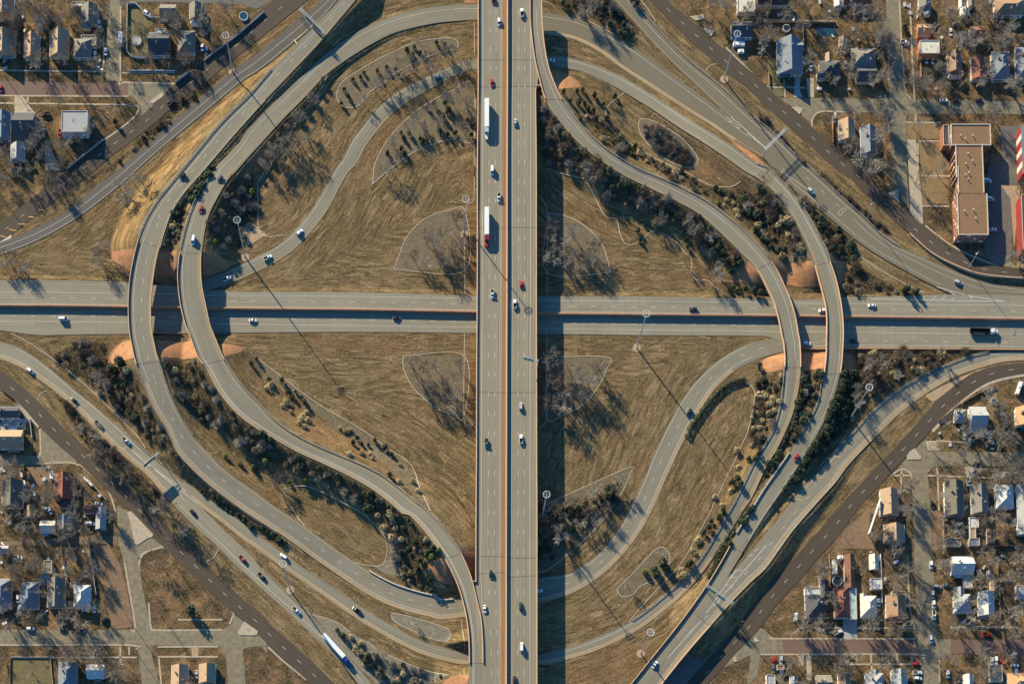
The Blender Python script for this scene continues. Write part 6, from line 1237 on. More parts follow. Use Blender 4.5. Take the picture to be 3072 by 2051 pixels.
for a in [((80, 1485, 160, 1640), 'light', 'F'), ((285, 1500, 357, 1640), 'light', 'V'), ((515, 1490, 655, 1640), 'grey', 'H'), ((710, 1480, 825, 1640), 'brown', 'V'), ([(950, 1470, 1120, 1640), (1000, 1440, 1075, 1520)], 'light light', 'XV'), ((1180, 1440, 1325, 1640), 'light', 'V')]: H_('P', a[0], a[1], a[2], wall='white', blk='at bottom, left of right vertical street')
for a in [((1815, 1480, 1905, 1640), 'white', 'V'), ((2050, 1400, 2160, 1542), 'grey', 'F'), ((2200, 1470, 2420, 1640), 'orange', 'X')]: H_('P', a[0], a[1], a[2], wall='white', blk='at bottom, right of right vertical street')
CN = dict(tan='tan', olive='olive grey', slate='dark slate', blue='blue-grey', light='pale grey', redbrown='red-brown', gravelroof='brown')
KN = dict(V='gabled', H='gabled', X='hip-roofed', F='flat-roofed')
for blk, L in HN.items():
    if blk == 'one':
        for rt, c, k, d, nm in L: rt['label'] = d
        continue
    L = sorted(L, key=lambda e: e[0].location.x)
    for i, (rt, c, k, d, nm) in enumerate(L): rt['label'] = d or f"{CN.get(c, c)} {KN[k]} house, {ORD[i + 1] if len(L) > 1 else 'only one'}{' house from left' if len(L) > 1 else ''}, {blk}"
for s_, n_ in (("A -20,0 950,0 930,700 -20,700", 17), ("A 1070,180 1850,180 1600,620 1070,700", 5), ("A -20,920 600,920 900,1200 560,1500 -20,1500", 10), ("D 0,0 1130,0 1150,840 300,840 0,560", 17), ("D 1270,0 2349,0 2349,840 1310,840", 20), ("D 500,1000 1180,1010 1190,1560 800,1400", 8), ("L 1600,780 2349,420 2349,1040 1480,1040", 10), ("L 1500,1180 2349,1180 2349,1568 1520,1568", 11), ("P 1560,0 2349,0 2349,1150 1600,1150", 21), ("P 650,400 1400,0 1400,1150 150,1150", 17), ("P 250,1310 2349,1310 2349,1560 250,1560", 17), ("I 0,1180 700,1180 980,1500 0,1568", 11), ("M 0,0 1000,0 1000,260 0,300", 11), ("M 0,340 860,340 900,1080 0,1080", 17), ("M 0,1240 1180,1240 1200,1560 0,1560", 8)):
    poly = [Gp(n)[:2] for n in pts(s_)]; xs = [q_[0] for q_ in poly]; ys = [q_[1] for q_ in poly]; k_ = 0; rr2 = random.Random(len(s_))
    while k_ < n_:
        x, y = rr2.uniform(min(xs), max(xs)), rr2.uniform(min(ys), max(ys))
        if inpoly(np.array([x]), np.array([y]), poly)[0] and not any(a - 1.5 < x < c + 1.5 and b_ - 1.5 < y < d + 1.5 for a, b_, c, d in BLOCK):
            k_ += 1
            if clear_of_roads(x, y, 1): place('tree', None, '', '', rr2.uniform(.6, 1.15), xyz=(x, y, Z(x, y)))
for kind, L in list(OV.items()) + [('tree', None)]:
    if kind == 'tree': L = [(x, y, z, a, s, m_) for x, y, z, a, s, pr in OVT for m_ in pr]
    if not L: continue
    Vs, Fs, off = [], [], 0
    for x, y, z, a, s, me_ in L:
        n = len(me_.vertices); co_ = np.empty(n * 3, np.float32); me_.vertices.foreach_get('co', co_); co_ = co_.reshape(-1, 3) * s
        c_, s_ = math.cos(a), math.sin(a); co_ = np.stack([co_[:, 0] * c_ - co_[:, 1] * s_ + x, co_[:, 0] * s_ + co_[:, 1] * c_ + y, co_[:, 2] * {'evergreen': .5, 'tree': 1}.get(kind, .9) + z], 1); Vs.append(co_)
        li = np.empty(len(me_.loops), np.int32); me_.loops.foreach_get('vertex_index', li); Fs.append(li.reshape(-1, 4) + off); off += n
    Vs = np.concatenate(Vs); Fs = np.concatenate(Fs); me_ = bpy.data.meshes.new('shrubbery'); me_.vertices.add(len(Vs)); me_.vertices.foreach_set('co', Vs.astype(np.float32).ravel())
    me_.loops.add(len(Fs) * 4); me_.polygons.add(len(Fs)); me_.loops.foreach_set('vertex_index', Fs.astype(np.int32).ravel()); me_.polygons.foreach_set('loop_start', np.arange(0, len(Fs) * 4, 4, dtype=np.int32)); me_.update()
    me_.materials.append(MATS[dict(evergreen='juniper', straw='straw', brown='twigs_brown', tree='twigs_grey')[kind]]); tag(link(dict(evergreen='evergreen_shrubbery', straw='straw_shrubbery', brown='bare_shrubbery', tree='bare_woods')[kind], me_), kind='stuff')
for o in [o for o in bpy.data.objects if o.name.startswith('bare_tree')]:
    for _ in range(3):
        for a, b_, c, d in BLOCK:
            x, y = o.location.x, o.location.y
            if a - .8 < x < c + .8 and b_ - .8 < y < d + .8:
                m_ = min((x - a, 0), (c - x, 1), (y - b_, 2), (d - y, 3))[1]
                if m_ == 0: o.location.x = a - 1.2
                elif m_ == 1: o.location.x = c + 1.2
                elif m_ == 2: o.location.y = b_ - 1.2
                else: o.location.y = d + 1.2
# yard furniture: pools, fences, billboard
def pool(t, x, y, r_, label, mat='pool_water', h=1.2):
    c = P(nat(t, x, y), h); R = P(nat(t, x + r_, y), h)[0] - c[0]; root = empty('round_pool', (*c, -.05)); tag(root, label, 'pool')
    mb = MB(); mb.tube((0, 0, 0), (0, 0, h - .15), R, R, 24); mb.build('water', mat, root); mb = MB(); n = 24
    for i in range(n):
        a, b_ = 2 * math.pi * i / n, 2 * math.pi * (i + 1) / n
        ca, sa, cb, sb = math.cos(a), math.sin(a), math.cos(b_), math.sin(b_); q1, q2 = R + .02, R + .22
        mb.hexa([(q1 * ca, q1 * sa, 0), (q2 * ca, q2 * sa, 0), (q2 * cb, q2 * sb, 0), (q1 * cb, q1 * sb, 0), (q1 * ca, q1 * sa, h), (q2 * ca, q2 * sa, h), (q2 * cb, q2 * sb, h), (q1 * cb, q1 * sb, h)])
    mb.build('rim', 'shed_white', root)
pool('A', 1204, 356, 36, 'round above-ground pool with white rim in the walled upper left yard', 'roof_light'); pool('A', 2145, 140, 36, 'round blue trampoline-like pool in the upper left corner yard'); pool('P', 705, 658, 40, 'round dark pool behind the red-brown roofed house', 'glass_dark'); pool('D', 258, 246, 30, 'round dark pool in the upper right backyard', 'glass_dark'); pool('L', 2088, 592, 26, 'small round dark pool near the right frontage curve')
def fence(s, label, h=1.7, mat='timber', w=.08):
    L = L3(s); a = Vector(L[0]); root = empty('fence', tuple(a)); tag(root, label, 'fence')
    for p, q in zip(L[:-1], L[1:]):
        p, q = Vector(p) - a, Vector(q) - a
        if (q - p).length < .3: continue
        mb = MB(); sweep(mb, [p, q], -w, w, .05, h); mb.build('fence_panel', mat, root); mb = MB(); mb.box(p.x - .1, p.y - .1, -.3, p.x + .1, p.y + .1, h + .15); mb.build('post', mat, root)
for s, l, m_ in [("A 1125,40 1190,38 1240,85 1270,135 1320,160 1415,168", 'curved white wall at the top of the upper left yard', 'shed_white'), ("A 1125,45 1120,300 1120,460 1145,495 1200,515 1290,520", 'long white fence around the left side of the walled upper left yard', 'shed_white'), ("A 1125,628 1540,628", 'low straight white fence above the corner lawn by the brick street', 'shed_white'),
               ("D 60,207 690,208", 'timber fence below the tan alley in the upper right block', 'timber'), ("D 400,230 405,420", 'timber fence right of the blue-grey upper right house', 'timber'), ("D 1430,500 1440,690", 'orange fence left of the orange-walled house', 'wall_terracotta'), ("D 660,1060 665,1260", 'orange timber fence beside the tan corner house', 'wall_terracotta'), ("D 0,520 95,640 105,760", 'curved timber fence at the left of the upper right block', 'timber'),
               ("M 540,340 560,500 600,660", 'thin pale fence between two lower left backyards', 'timber'), ("M 785,340 800,450 850,780", 'white patchy fence right of the second lower left backyard', 'shed_white'), ("M 100,1332 445,1332 470,1600", 'low fence round the square dark lawn at lower left', 'kerb_concrete'), ("M 95,1335 92,1600", 'low left side fence of the square dark lawn', 'timber'), ("P 630,440 640,700", 'timber fence left of the narrow white trailer', 'timber'), ("P 1080,430 1092,720 1095,860", 'teal fence between the cream and tan houses', 'shed_white'),
               ("P 1870,350 2340,355", 'timber fence along the right alley', 'timber'), ("P 2100,450 2125,700 2135,1000", 'tall timber fence right of the long white roofed house', 'timber'), ("P 1908,1062 2050,1062", 'low white fence above the lower right brick street', 'shed_white'), ("P 1632,90 1642,330", 'timber fence beside the right vertical street', 'timber'), ("A 95,1490 320,1492", 'timber fence below the pale metal-roofed house', 'timber'), ("L 1590,780 1760,640 1950,530 2090,460", 'fence along the yards inside the right frontage curve', 'timber'), ("I 720,1250 830,1350 940,1470", 'white fence along the lower left frontage yard', 'shed_white'), ("I 265,750 285,920", 'white fence right of the junk yard', 'shed_white')]: fence(s, l, mat=m_, h=.9 if 'low' in l.split() else 1.6)
def billboard():
    a = Vector((*P(nat('L', 1085, 1450), 6)[:2], 0)); b_ = Vector((*P(nat('P', 985, 235), 6), 0)); root = empty('billboard', tuple(a)); tag(root, 'long white roadside billboard on posts beside the right frontage road', 'billboard'); d = b_ - a; u = d.normalized(); n = Vector((-u.y, u.x, 0)); L = d.length
    mb = MB(); mb.hexa([tuple(v) for v in (Vector((0, 0, 3)), d + Vector((0, 0, 3)), d + n * .5 + Vector((0, 0, 3)), n * .5 + Vector((0, 0, 3)), Vector((0, 0, 6)), d + Vector((0, 0, 6)), d + n * .5 + Vector((0, 0, 6)), n * .5 + Vector((0, 0, 6)))]); mb.build('sign_board', 'shed_white', root)
    for i in range(5): mb = MB(); p = d * ((i + .5) / 5); mb.tube(p, p + Vector((0, 0, 3.2)), .2, .2, 8); mb.build('post', 'galvanised', root)
billboard()
mb_roots = []
def junk(t, x, y, i):
    c = Gp(nat(t, x, y)); s = rnd.uniform(.6, 1.8); root = MB(); a = rnd.uniform(0, 3); u, v = Vector((math.cos(a), math.sin(a), 0)), Vector((-math.sin(a), math.cos(a), 0))
    l, w_, h = s, s * rnd.uniform(.3, .8), rnd.uniform(.3, 1.1); q = [(-u * l - v * w_), (u * l - v * w_), (u * l * .8 + v * w_), (-u * l + v * w_ * .8)]; root.hexa([tuple(p) for p in q] + [tuple(p * .85 + Vector((0, 0, h))) for p in q])
    o = root.build('scrap_crate', rnd.choice(['shed_white', 'galvanised', 'walls_grey', 'sidewalk_concrete'])); o.location = c; tag(o, 'white and grey scrap piece lying in the left edge junk yard', 'scrap', 'scrap in the junk yard')
for i in range(70): x_ = rnd.uniform(0, 235); junk('I', x_, rnd.uniform(760, 855) + (x_ < 90) * 0, i)
def clutter(s, n, corner):
    poly = [Gp(k)[:2] for k in pts(s)]; xs = [q_[0] for q_ in poly]; ys = [q_[1] for q_ in poly]; k = 0; rr2 = random.Random(n + len(s)); kinds_ = [('storage_box', 'pale storage box'), ('garden_table', 'small pale garden table'), ('timber_pile', 'heap of brown timber')]
    while k < n:
        x, y = rr2.uniform(min(xs), max(xs)), rr2.uniform(min(ys), max(ys)); k += 1
        if not inpoly(np.array([x]), np.array([y]), poly)[0] or not clear_of_roads(x, y, 2) or any(a - 1 < x < c + 1 and b_ - 1 < y < d + 1 for a, b_, c, d in BLOCK): continue
        nm, ds = rr2.choice(kinds_); mb = MB(); a = rr2.uniform(0, 3); c_, s_ = math.cos(a), math.sin(a); l, w_, h = rr2.uniform(.5, 1.6), rr2.uniform(.3, .9), rr2.uniform(.4, 1.3); root = empty(nm, (x, y, 0), a)
        if nm == 'garden_table':
            mb.box(-l, -w_, .68, l, w_, .75); mb.build('table_top', 'shed_white', root)
            for u_ in (-1, 1):
                for v_ in (-1, 1): mb = MB(); mb.box(u_ * l * .85 - .05, v_ * w_ * .8 - .05, 0, u_ * l * .85 + .05, v_ * w_ * .8 + .05, .68); mb.build('leg', 'galvanised', root)
        elif nm == 'storage_box':
            mb.hexa([(-l, -w_, 0), (l, -w_, 0), (l, w_, 0), (-l, w_, 0), (-l * .95, -w_ * .95, h), (l * .95, -w_ * .95, h), (l * .95, w_ * .95, h), (-l * .95, w_ * .95, h)]); mt = rr2.choice(['shed_white', 'galvanised', 'walls_grey', 'paint_blue']); mb.build('body', mt if mt in MATS else 'walls_grey', root); mb = MB(); mb.box(-l - .05, -w_ - .05, h, l + .05, w_ + .05, h + .08); mb.build('lid', 'galvanised', root)
        else:
            for i in range(4): o_ = (i - 1.5) * .3; mb.box(-l, o_ - .12, .02, l, o_ + .12, .2 + .12 * (i % 2))
            mb.build('planks', 'timber', root)
        tag(root, f'{ds} lying in the {corner} backyards', nm.replace('_', ' '), f'{ds} pieces in the {corner} backyards')
clutter("A 0,0 950,0 900,620 0,620", 22, 'upper left'); clutter("D 0,0 1120,0 1150,800 250,800", 22, 'upper right'); clutter("D 1280,0 2349,0 2349,800 1310,800", 27, 'far upper right')
clutter("M 0,0 1000,0 900,1060 0,1060", 40, 'lower left'); clutter("I 0,1180 650,1180 950,1480 0,1568", 27, 'middle left'); clutter("P 650,400 1300,0 1350,1150 200,1150", 30, 'lower right'); clutter("P 1560,0 2349,0 2349,1100 1600,1100", 35, 'far lower right'); clutter("L 1600,780 2349,420 2349,1040 1480,1040", 17, 'right')
# ------------------------------------------------------------ vehicles
PAINT = dict(white=(.78, .78, .76), silver=(.42, .44, .45), black=(.02, .02, .022), grey=(.12, .13, .14), red=(.45, .02, .02), blue=(.04, .1, .28), green=(.02, .05, .04), tan=(.3, .24, .16))
for k, v in PAINT.items(): plain('paint_' + k, v, rough=.3, var=.04, spec=.6)
VC = {}
def car_parts(kind, col):
    key = (kind, col)
    if key in VC: return VC[key]
    L, W, H = dict(sedan=(4.8, 1.85, 1.45), suv=(4.9, 1.95, 1.75), pickup=(5.7, 2.0, 1.85), van=(5.6, 2.05, 2.3))[kind]; out = []; pm = 'paint_' + col
    mb = MB(); x0, x1 = -L / 2, L / 2; hb = .95 if kind != 'van' else 1.15; w = W / 2
    def loft(secs):
        n = len(mb.V)
        for x, wz, zl, zu in secs:
            mb.V.extend([(x, -wz, zl), (x, -wz * .96, zu), (x, wz * .96, zu), (x, wz, zl)])
        for i in range(len(secs) - 1):
            for k in range(4): a = n + 4 * i + k; b_ = n + 4 * i + (k + 1) % 4; mb.F.append((a, a + 4, b_ + 4, b_)); mb.mi.append(0)
        mb.F.append((n, n + 1, n + 2, n + 3)); mb.mi.append(0); e = n + 4 * (len(secs) - 1); mb.F.append((e + 3, e + 2, e + 1, e)); mb.mi.append(0)
    if kind == 'pickup':
        loft([(x0, w * .92, .45, .95), (x0 + .1, w, .4, 1.0), (.0, w, .4, 1.0), (1.4, w, .4, 1.05), (x1 - .4, w * .97, .4, .98), (x1, w * .85, .45, .75)]); out.append(('body', mb.build('body', pm, data_only=True), None))
        mb = MB(); t = .12
        for a in ((x0 + .05, -w + .02, x0 + .05 + t, w - .02), (x0 + .17, -w + .02, -.25, -w + .14), (x0 + .17, w - .14, -.25, w - .02)): mb.box(a[0], a[1], .98, a[2], a[3], 1.32)
        out.append(('bed_rail', mb.build('bed_rail', pm, data_only=True), None)); mb = MB(); mb.box(x0 + .2, -w + .16, .99, -.28, w - .16, 1.03); out.append(('bed_liner', mb.build('bed_liner', 'tyre', data_only=True), None)); c0, c1, r0, r1 = -.25, 1.55, 0.0, .85
    else:
        loft([(x0, w * .85, .45, .8), (x0 + .25, w, .35, hb - .03), (0, w, .33, hb), (x1 - 1.1, w, .35, hb - .04), (x1 - .3, w * .95, .38, .78), (x1, w * .78, .45, .65)]); out.append(('body', mb.build('body', pm, data_only=True), None))
        c0, c1, r0, r1 = dict(sedan=(-1.75, 1.2, -1.1, .35), suv=(-2.35, 1.25, -2.05, .5), van=(-2.75, 1.9, -2.65, 1.1))[kind]
    mb = MB(); wz = w * .93; mb.V += [(c0, -wz, hb - .02), (c1, -wz, hb - .02), (c1, wz, hb - .02), (c0, wz, hb - .02), (r0, -wz * .82, H - .06), (r1, -wz * .82, H - .06), (r1, wz * .82, H - .06), (r0, wz * .82, H - .06)]
    for f in ((0, 3, 2, 1), (4, 5, 6, 7), (0, 1, 5, 4), (1, 2, 6, 5), (2, 3, 7, 6), (3, 0, 4, 7)): mb.F.append(f); mb.mi.append(0)
    out.append(('window_glass', mb.build('window_glass', 'glass_dark', data_only=True), None))
    mb = MB(); q = wz * .84; mb.V += [(r0 - .03, -q, H - .08), (r1 + .03, -q, H - .08), (r1 + .03, q, H - .08), (r0 - .03, q, H - .08), (r0 + .1, -q * .9, H), (r1 - .1, -q * .9, H), (r1 - .1, q * .9, H), (r0 + .1, q * .9, H)]
    for f in ((0, 3, 2, 1), (4, 5, 6, 7), (0, 1, 5, 4), (1, 2, 6, 5), (2, 3, 7, 6), (3, 0, 4, 7)): mb.F.append(f); mb.mi.append(0)
    out.append(('roof', mb.build('roof', pm, data_only=True), None))
    wm = MB(); wm.tube((0, -.11, 0), (0, .11, 0), .34, .34, 12); wm = wm.build('wheel', 'tyre', data_only=True)
    for sx in (-L * .3, L * .31):
        for sy in (-w + .08, w - .08): out.append(('wheel', wm, (sx, sy, .34)))
    hm = MB(); hm.box(-.06, -.2, -.09, .06, .2, .09); hl = hm.build('headlight', 'lens', data_only=True); tm = MB(); tm.box(-.04, -.18, -.1, .04, .18, .1); tl_ = tm.build('tail_light', 'tail', data_only=True)
    for sy in (-w * .62, w * .62): out += [('headlight', hl, (x1 - .06, sy, .66)), ('tail_light', tl_, (x0 - .01, sy, .72))]
    VC[key] = out; return out
VG = {}
def put(root_xy, z, ang, kind, col, key, order, name=None):
    root = empty(dict(sedan='car', suv='suv_car', pickup='pickup_truck', van='van')[kind], (*root_xy, z), ang); root['category'] = dict(sedan='car', suv='car', pickup='pickup truck', van='van')[kind]
    for nm, me_, loc in car_parts(kind, col):
        o = link(nm, me_, root)
        if loc: o.location = loc
    VG.setdefault(key, []).append((order, root, kind, col)); return root
def on_road(rn, n, lift=.7):
    r = ROADS[rn]; z = 5.0
    for _ in range(8):
        x, y = P(n, z + lift); i = int(np.argmin(np.hypot(r.c[:, 0] - x, r.c[:, 1] - y))); z = r.z[i]
    j = min(max(i, 1), len(r.c) - 2); d = r.c[j + 1] - r.c[j - 1]
    return (x, y), z + .03, math.atan2(d[1], d[0]), i
def traffic(rn, items, key, by='x'):
    for s, kind, col, sg in items:
        n = pts(s)[0]; xy, z, a, i = on_road(rn, n); put(xy, z, a if sg > 0 else a + math.pi, kind, col, key, n[0] if by == 'x' else n[1])
traffic('overpass', [("B 2143,3", 'suv', 'red', 1), ("B 2193,197", 'suv', 'white', 1), ("B 2130,730", 'sedan', 'red', 1), ("F 2133,38", 'van', 'white', 1), ("F 2193,272", 'pickup', 'white', 1), ("F 2135,1120", 'pickup', 'white', 1), ("J 2083,968", 'pickup', 'grey', 1), ("N 2122,600", 'suv', 'green', 1), ("N 2067,905", 'sedan', 'white', 1)], 'on the left half of the overpass', 'y')
traffic('overpass_right', [("C 192,115", 'pickup', 'white', -1), ("C 135,1080", 'sedan', 'silver', -1), ("G 188,1035", 'sedan', 'red', -1), ("G 130,1210", 'pickup', 'white', -1), ("K 183,640", 'suv', 'silver', -1), ("K 185,930", 'pickup', 'white', -1), ("O 183,880", 'suv', 'green', -1), ("O 190,1240", 'van', 'white', -1), ("O 128,1530", 'suv', 'black', -1)], 'on the right half of the overpass', 'y')
traffic('cway_n', [("H 470,1500", 'sedan', 'white', -1)][:0] + [("H 575,1265", 'suv', 'white', -1), ("H 1008,1220", 'sedan', 'white', -1), ("G 1700,1255", 'suv', 'black', -1)], 'on the upper half of the horizontal highway')
traffic('cway_s', [("L 437,88", 'suv', 'white', 1), ("L 850,65", 'sedan', 'black', 1), ("F 1288,1330", 'sedan', 'black', 1), ("F 25,1352", 'sedan', 'white', 1), ("E 560,1340", 'van', 'white', 1)], 'on the lower half of the horizontal highway')
traffic('alpha', [("E 1608,85", 'suv', 'black', 1)], 'on the leftmost ramp above the highway'); traffic('alpha', [("K 1668,695", 'suv', 'black', -1)], 'on the loop road inside the lower right field')
traffic('alpha', [("O 340,750", 'sedan', 'white', 1)], 'just emerging from under the overpass at the bottom')
traffic('beta', [("E 1940,110", 'sedan', 'black', 1), ("E 1772,375", 'sedan', 'red', 1), ("E 1703,650", 'van', 'white', 1)], 'on the second left ramp above the highway')
traffic('delta', [("E 2000,985", 'pickup', 'white', 1), ("F 437,578", 'suv', 'white', 1), ("F 155,800", 'pickup', 'white', 1), ("B 1660,685", 'sedan', 'blue', 1), ("C 450,535", 'sedan', 'white', 1)], 'on the curved loop road at upper left')
traffic('delta', [("L 345,1090", 'sedan', 'red', 1)], 'on the rightmost ramp below the highway')
traffic('z_five', [("H 470,215", 'suv', 'white', 1), ("H 1770,1020", 'suv', 'silver', 1)], 'on the upper right merging road')
traffic('x_eight', [("I 268,330", 'suv', 'white', 1), ("I 655,590", 'sedan', 'black', 1), ("I 870,800", 'pickup', 'tan', 1), ("I 1112,945", 'pickup', 'white', 1), ("M 1700,55", 'suv', 'black', 1), ("M 2140,470", 'pickup', 'red', 1), ("N 105,620", 'pickup', 'black', 1), ("N 410,920", 'pickup', 'white', 1)], 'on the long lower left diagonal road')
traffic('gamma', [("N 297,443", 'suv', 'white', 1), ("N 940,915", 'pickup', 'black', 1)], 'on the ramp between the lower left roads')
traffic('epsilon', [("O 1363,1395", 'sedan', 'white', -1)], 'near the bottom of the lower right highway')
def parked(items, key):
    for s, kind, col, deg in items: n = pts(s)[0]; x, y, z = Gp(n, .7); put((x, y), z + .08, math.radians(-deg), kind, col, key, n[0])
parked([("A 877,213", 'suv', 'white', 85), ("A 932,458", 'sedan', 'white', 90), ("A 836,488", 'suv', 'white', 92), ("A 1295,118", 'suv', 'white', 32), ("A 1745,425", 'sedan', 'red', 90), ("A 1780,420", 'sedan', 'white', 90), ("A 1823,450", 'suv', 'blue', 92), ("A 400,1010", 'pickup', 'black', 170), ("A 528,1180", 'pickup', 'red', 92), ("A 380,400", 'suv', 'black', 90), ("A 5,780", 'sedan', 'red', 90)], 'parked among the upper left houses')
put(*(lambda g: ((g[0], g[1]), g[2] + .1))(Gp(pts("A 1512,910")[0], .7)), math.radians(35), 'pickup', 'black', 'on the upper left frontage road', 0)
parked([("D 340,625", 'sedan', 'blue', 90), ("D 290,640", 'suv', 'white', 0), ("D 471,590", 'pickup', 'white', 90), ("D 773,575", 'suv', 'silver', 92), ("D 1640,884", 'sedan', 'white', 0), ("D 1750,890", 'sedan', 'black', 0), ("D 1955,885", 'sedan', 'black', 0), ("D 678,1045", 'van', 'white', 92), ("D 1300,378", 'pickup', 'white', 20), ("D 1490,530", 'sedan', 'white', 90), ("D 1543,535", 'suv', 'white', 90), ("D 1703,285", 'sedan', 'white', 88)], 'parked among the upper right houses')
parked([("H 2020,125", 'van', 'white', 5), ("H 2045,284", 'van', 'white', 3), ("H 2075,552", 'sedan', 'white', 0)], 'parked behind the long brick building')
parked([("I 218,1340", 'van', 'white', 85), ("I 305,1425", 'sedan', 'white', 92), ("I 870,1498", 'sedan', 'white', 5), ("M 795,155", 'van', 'white', 0), ("M 832,905", 'sedan', 'white', 95), ("M 925,1000", 'suv', 'black', -35), ("M 160,818", 'suv', 'white', 90), ("M 166,908", 'sedan', 'white', 88), ("M 268,1078", 'suv', 'white', 0), ("M 555,1085", 'sedan', 'black', 0), ("M 715,1085", 'suv', 'black', 0), ("M 160,455", 'pickup', 'white', 5), ("I 410,1545", 'sedan', 'white', 30), ("M 440,40", 'sedan', 'white', 70), ("M 1732,1480", 'sedan', 'silver', 90)], 'parked among the lower left houses')
parked([("L 1798,835", 'sedan', 'white', -40), ("L 1825,902", 'suv', 'white', 90), ("L 1880,957", 'sedan', 'blue', -30), ("L 2048,890", 'suv', 'white', 90), ("L 1900,1215", 'sedan', 'white', 88), ("L 1857,1305", 'pickup', 'white', 88), ("L 1540,1500", 'sedan', 'black', 90), ("L 1940,1150", 'suv', 'black', 10)], 'parked near the right frontage curve')
parked([("P 338,980", 'van', 'white', -80), ("P 710,1110", 'pickup', 'white', -25), ("P 1070,850", 'sedan', 'white', 90), ("P 1530,518", 'suv', 'white', 92), ("P 1543,780", 'suv', 'silver', 88), ("P 1553,865", 'suv', 'white', 90), ("P 1556,962", 'pickup', 'white', 90), ("P 1527,1172", 'suv', 'white', 80), ("P 1585,708", 'suv', 'silver', 5), ("P 1670,700", 'sedan', 'grey', 10), ("P 1955,600", 'pickup', 'white', 70), ("P 2035,605", 'suv', 'white', 88), ("P 1772,160", 'sedan', 'white', -15), ("P 2023,1132", 'pickup', 'red', 10), ("P 2268,138", 'suv', 'blue', 90)], 'among the houses and street at lower right')
parked([("P 143,1360", 'suv', 'red', 95), ("P 210,1355", 'suv', 'silver', 92), ("P 140,1430", 'sedan', 'grey', 90), ("P 208,1450", 'suv', 'white', 88), ("P 1400,1385", 'sedan', 'red', 0), ("P 1410,1466", 'pickup', 'white', 0), ("P 1413,1515", 'suv', 'white', 3), ("P 1680,1478", 'suv', 'white', 88), ("P 2065,1365", 'suv', 'silver', 92), ("P 2103,1358", 'suv', 'white', 90), ("P 2170,1385", 'sedan', 'red', 60), ("P 2267,1402", 'sedan', 'white', 0), ("P 2280,1465", 'suv', 'white', 90), ("P 2250,1310", 'van', 'white', -30)], 'parked along the very bottom at lower right')
KW = dict(sedan='car', suv='sport utility car', pickup='pickup truck', van='van')
for key, L in VG.items():
    L.sort(key=lambda e: e[0])
    for i, (o, rt, kind, col) in enumerate(L):
        vert = 'overpass' in key and 'half' in key
        rt['label'] = f"{col} {KW[kind]} {key}" if len(L) == 1 else f"{col} {KW[kind]}, {ORD[i + 1]} vehicle from {'top' if vert else 'left'} {key}"
def truck(rn, head, tail, cabcol, label, kind='semi', sg=1, z=None):
    p, z0, a, i = on_road(rn, pts(head)[0], 2.0); q = P(pts(tail)[0], z0 + 2.0); p = P(pts(head)[0], z0 + 2.0); L = math.hypot(p[0] - q[0], p[1] - q[1]); a = math.atan2(p[1] - q[1], p[0] - q[0])
    root = empty('semi_truck' if kind == 'semi' else 'dump_truck', (*q, z0), a); tag(root, label, 'truck'); w = 1.3; pm = 'paint_' + cabcol
    cab0 = L - (6.3 if kind == 'semi' else 5.0)
    if kind == 'semi':
        mb = MB(); mb.box(0, -w, 1.1, cab0 - .3, w, 4.1); mb.build('trailer', 'shed_white', root)
        mb = MB(); mb.box(.4, -.5, .75, cab0, .5, 1.1); mb.build('trailer_frame', 'tyre', root)
        mb = MB(); mb.hexa([(cab0 + .4, -1.2, .8), (cab0 + 3.4, -1.2, .8), (cab0 + 3.4, 1.2, .8), (cab0 + .4, 1.2, .8), (cab0 + .5, -1.15, 3.9), (cab0 + 2.6, -1.1, 3.4), (cab0 + 2.6, 1.1, 3.4), (cab0 + .5, 1.15, 3.9)]); mb.build('cab', pm, root)
    else:
        for b_ in ((.2, -w, 1.0, cab0, w, 1.2), (.2, -w, 1.2, cab0, -w + .12, 2.6), (.2, w - .12, 1.2, cab0, w, 2.6), (.2, -w + .12, 1.2, .32, w - .12, 2.6), (cab0 - .12, -w + .12, 1.2, cab0, w - .12, 2.6)):
            mb = MB(); mb.box(*b_); mb.build('dump_bed', 'tyre', root)
        mb = MB(); mb.hexa([(cab0 + 1.0, -1.2, .8), (cab0 + 3.0, -1.2, .8), (cab0 + 3.0, 1.2, .8), (cab0 + 1.0, 1.2, .8), (cab0 + 1.1, -1.1, 2.9), (cab0 + 2.7, -1.05, 2.8), (cab0 + 2.7, 1.05, 2.8), (cab0 + 1.1, 1.1, 2.9)]); mb.build('cab', pm, root)
    hx = cab0 + (3.4 if kind == 'semi' else 3.0)
    mb = MB(); mb.hexa([(hx, -1.0, .7), (L, -.85, .7), (L, .85, .7), (hx, 1.0, .7), (hx, -.95, 2.1), (L - .1, -.75, 1.75), (L - .1, .75, 1.75), (hx, .95, 2.1)]); mb.build('hood', pm, root)
    mb = MB(); mb.box(hx - .35, -.95, 2.12, hx + .02, .95, 2.7); mb.build('windscreen', 'glass_dark', root)
    mb = MB(); mb.box(cab0 - .6, -.45, .7, L - .3, .45, 1.0); mb.build('chassis', 'tyre', root)
    wm = MB(); wm.tube((0, -.3, 0), (0, .3, 0), .5, .5, 14); wm = wm.build('wheel', 'tyre', data_only=True)
    for x in (([1.6, 2.9] if kind == 'semi' else [1.5]) + [cab0 - .2 if kind == 'semi' else cab0 - 2, cab0 + 1.1 if kind == 'semi' else cab0 - .7, L - 1.3]):
        for s in (-1, 1): o = link('wheel', wm, root); o.location = (x, s * .98, .5)
    for s in (-1, 1): mb = MB(); mb.tube((hx - .6 if kind == 'semi' else hx - 2.2, s * 1.15, 1.0), (hx - .6 if kind == 'semi' else hx - 2.2, s * 1.15, 3.6), .1, .1, 6); mb.build('exhaust', 'galvanised', root)
truck('overpass', "B 2085,1222", "B 2085,884", 'white', 'white semi truck with a long white trailer, upper one on the overpass')
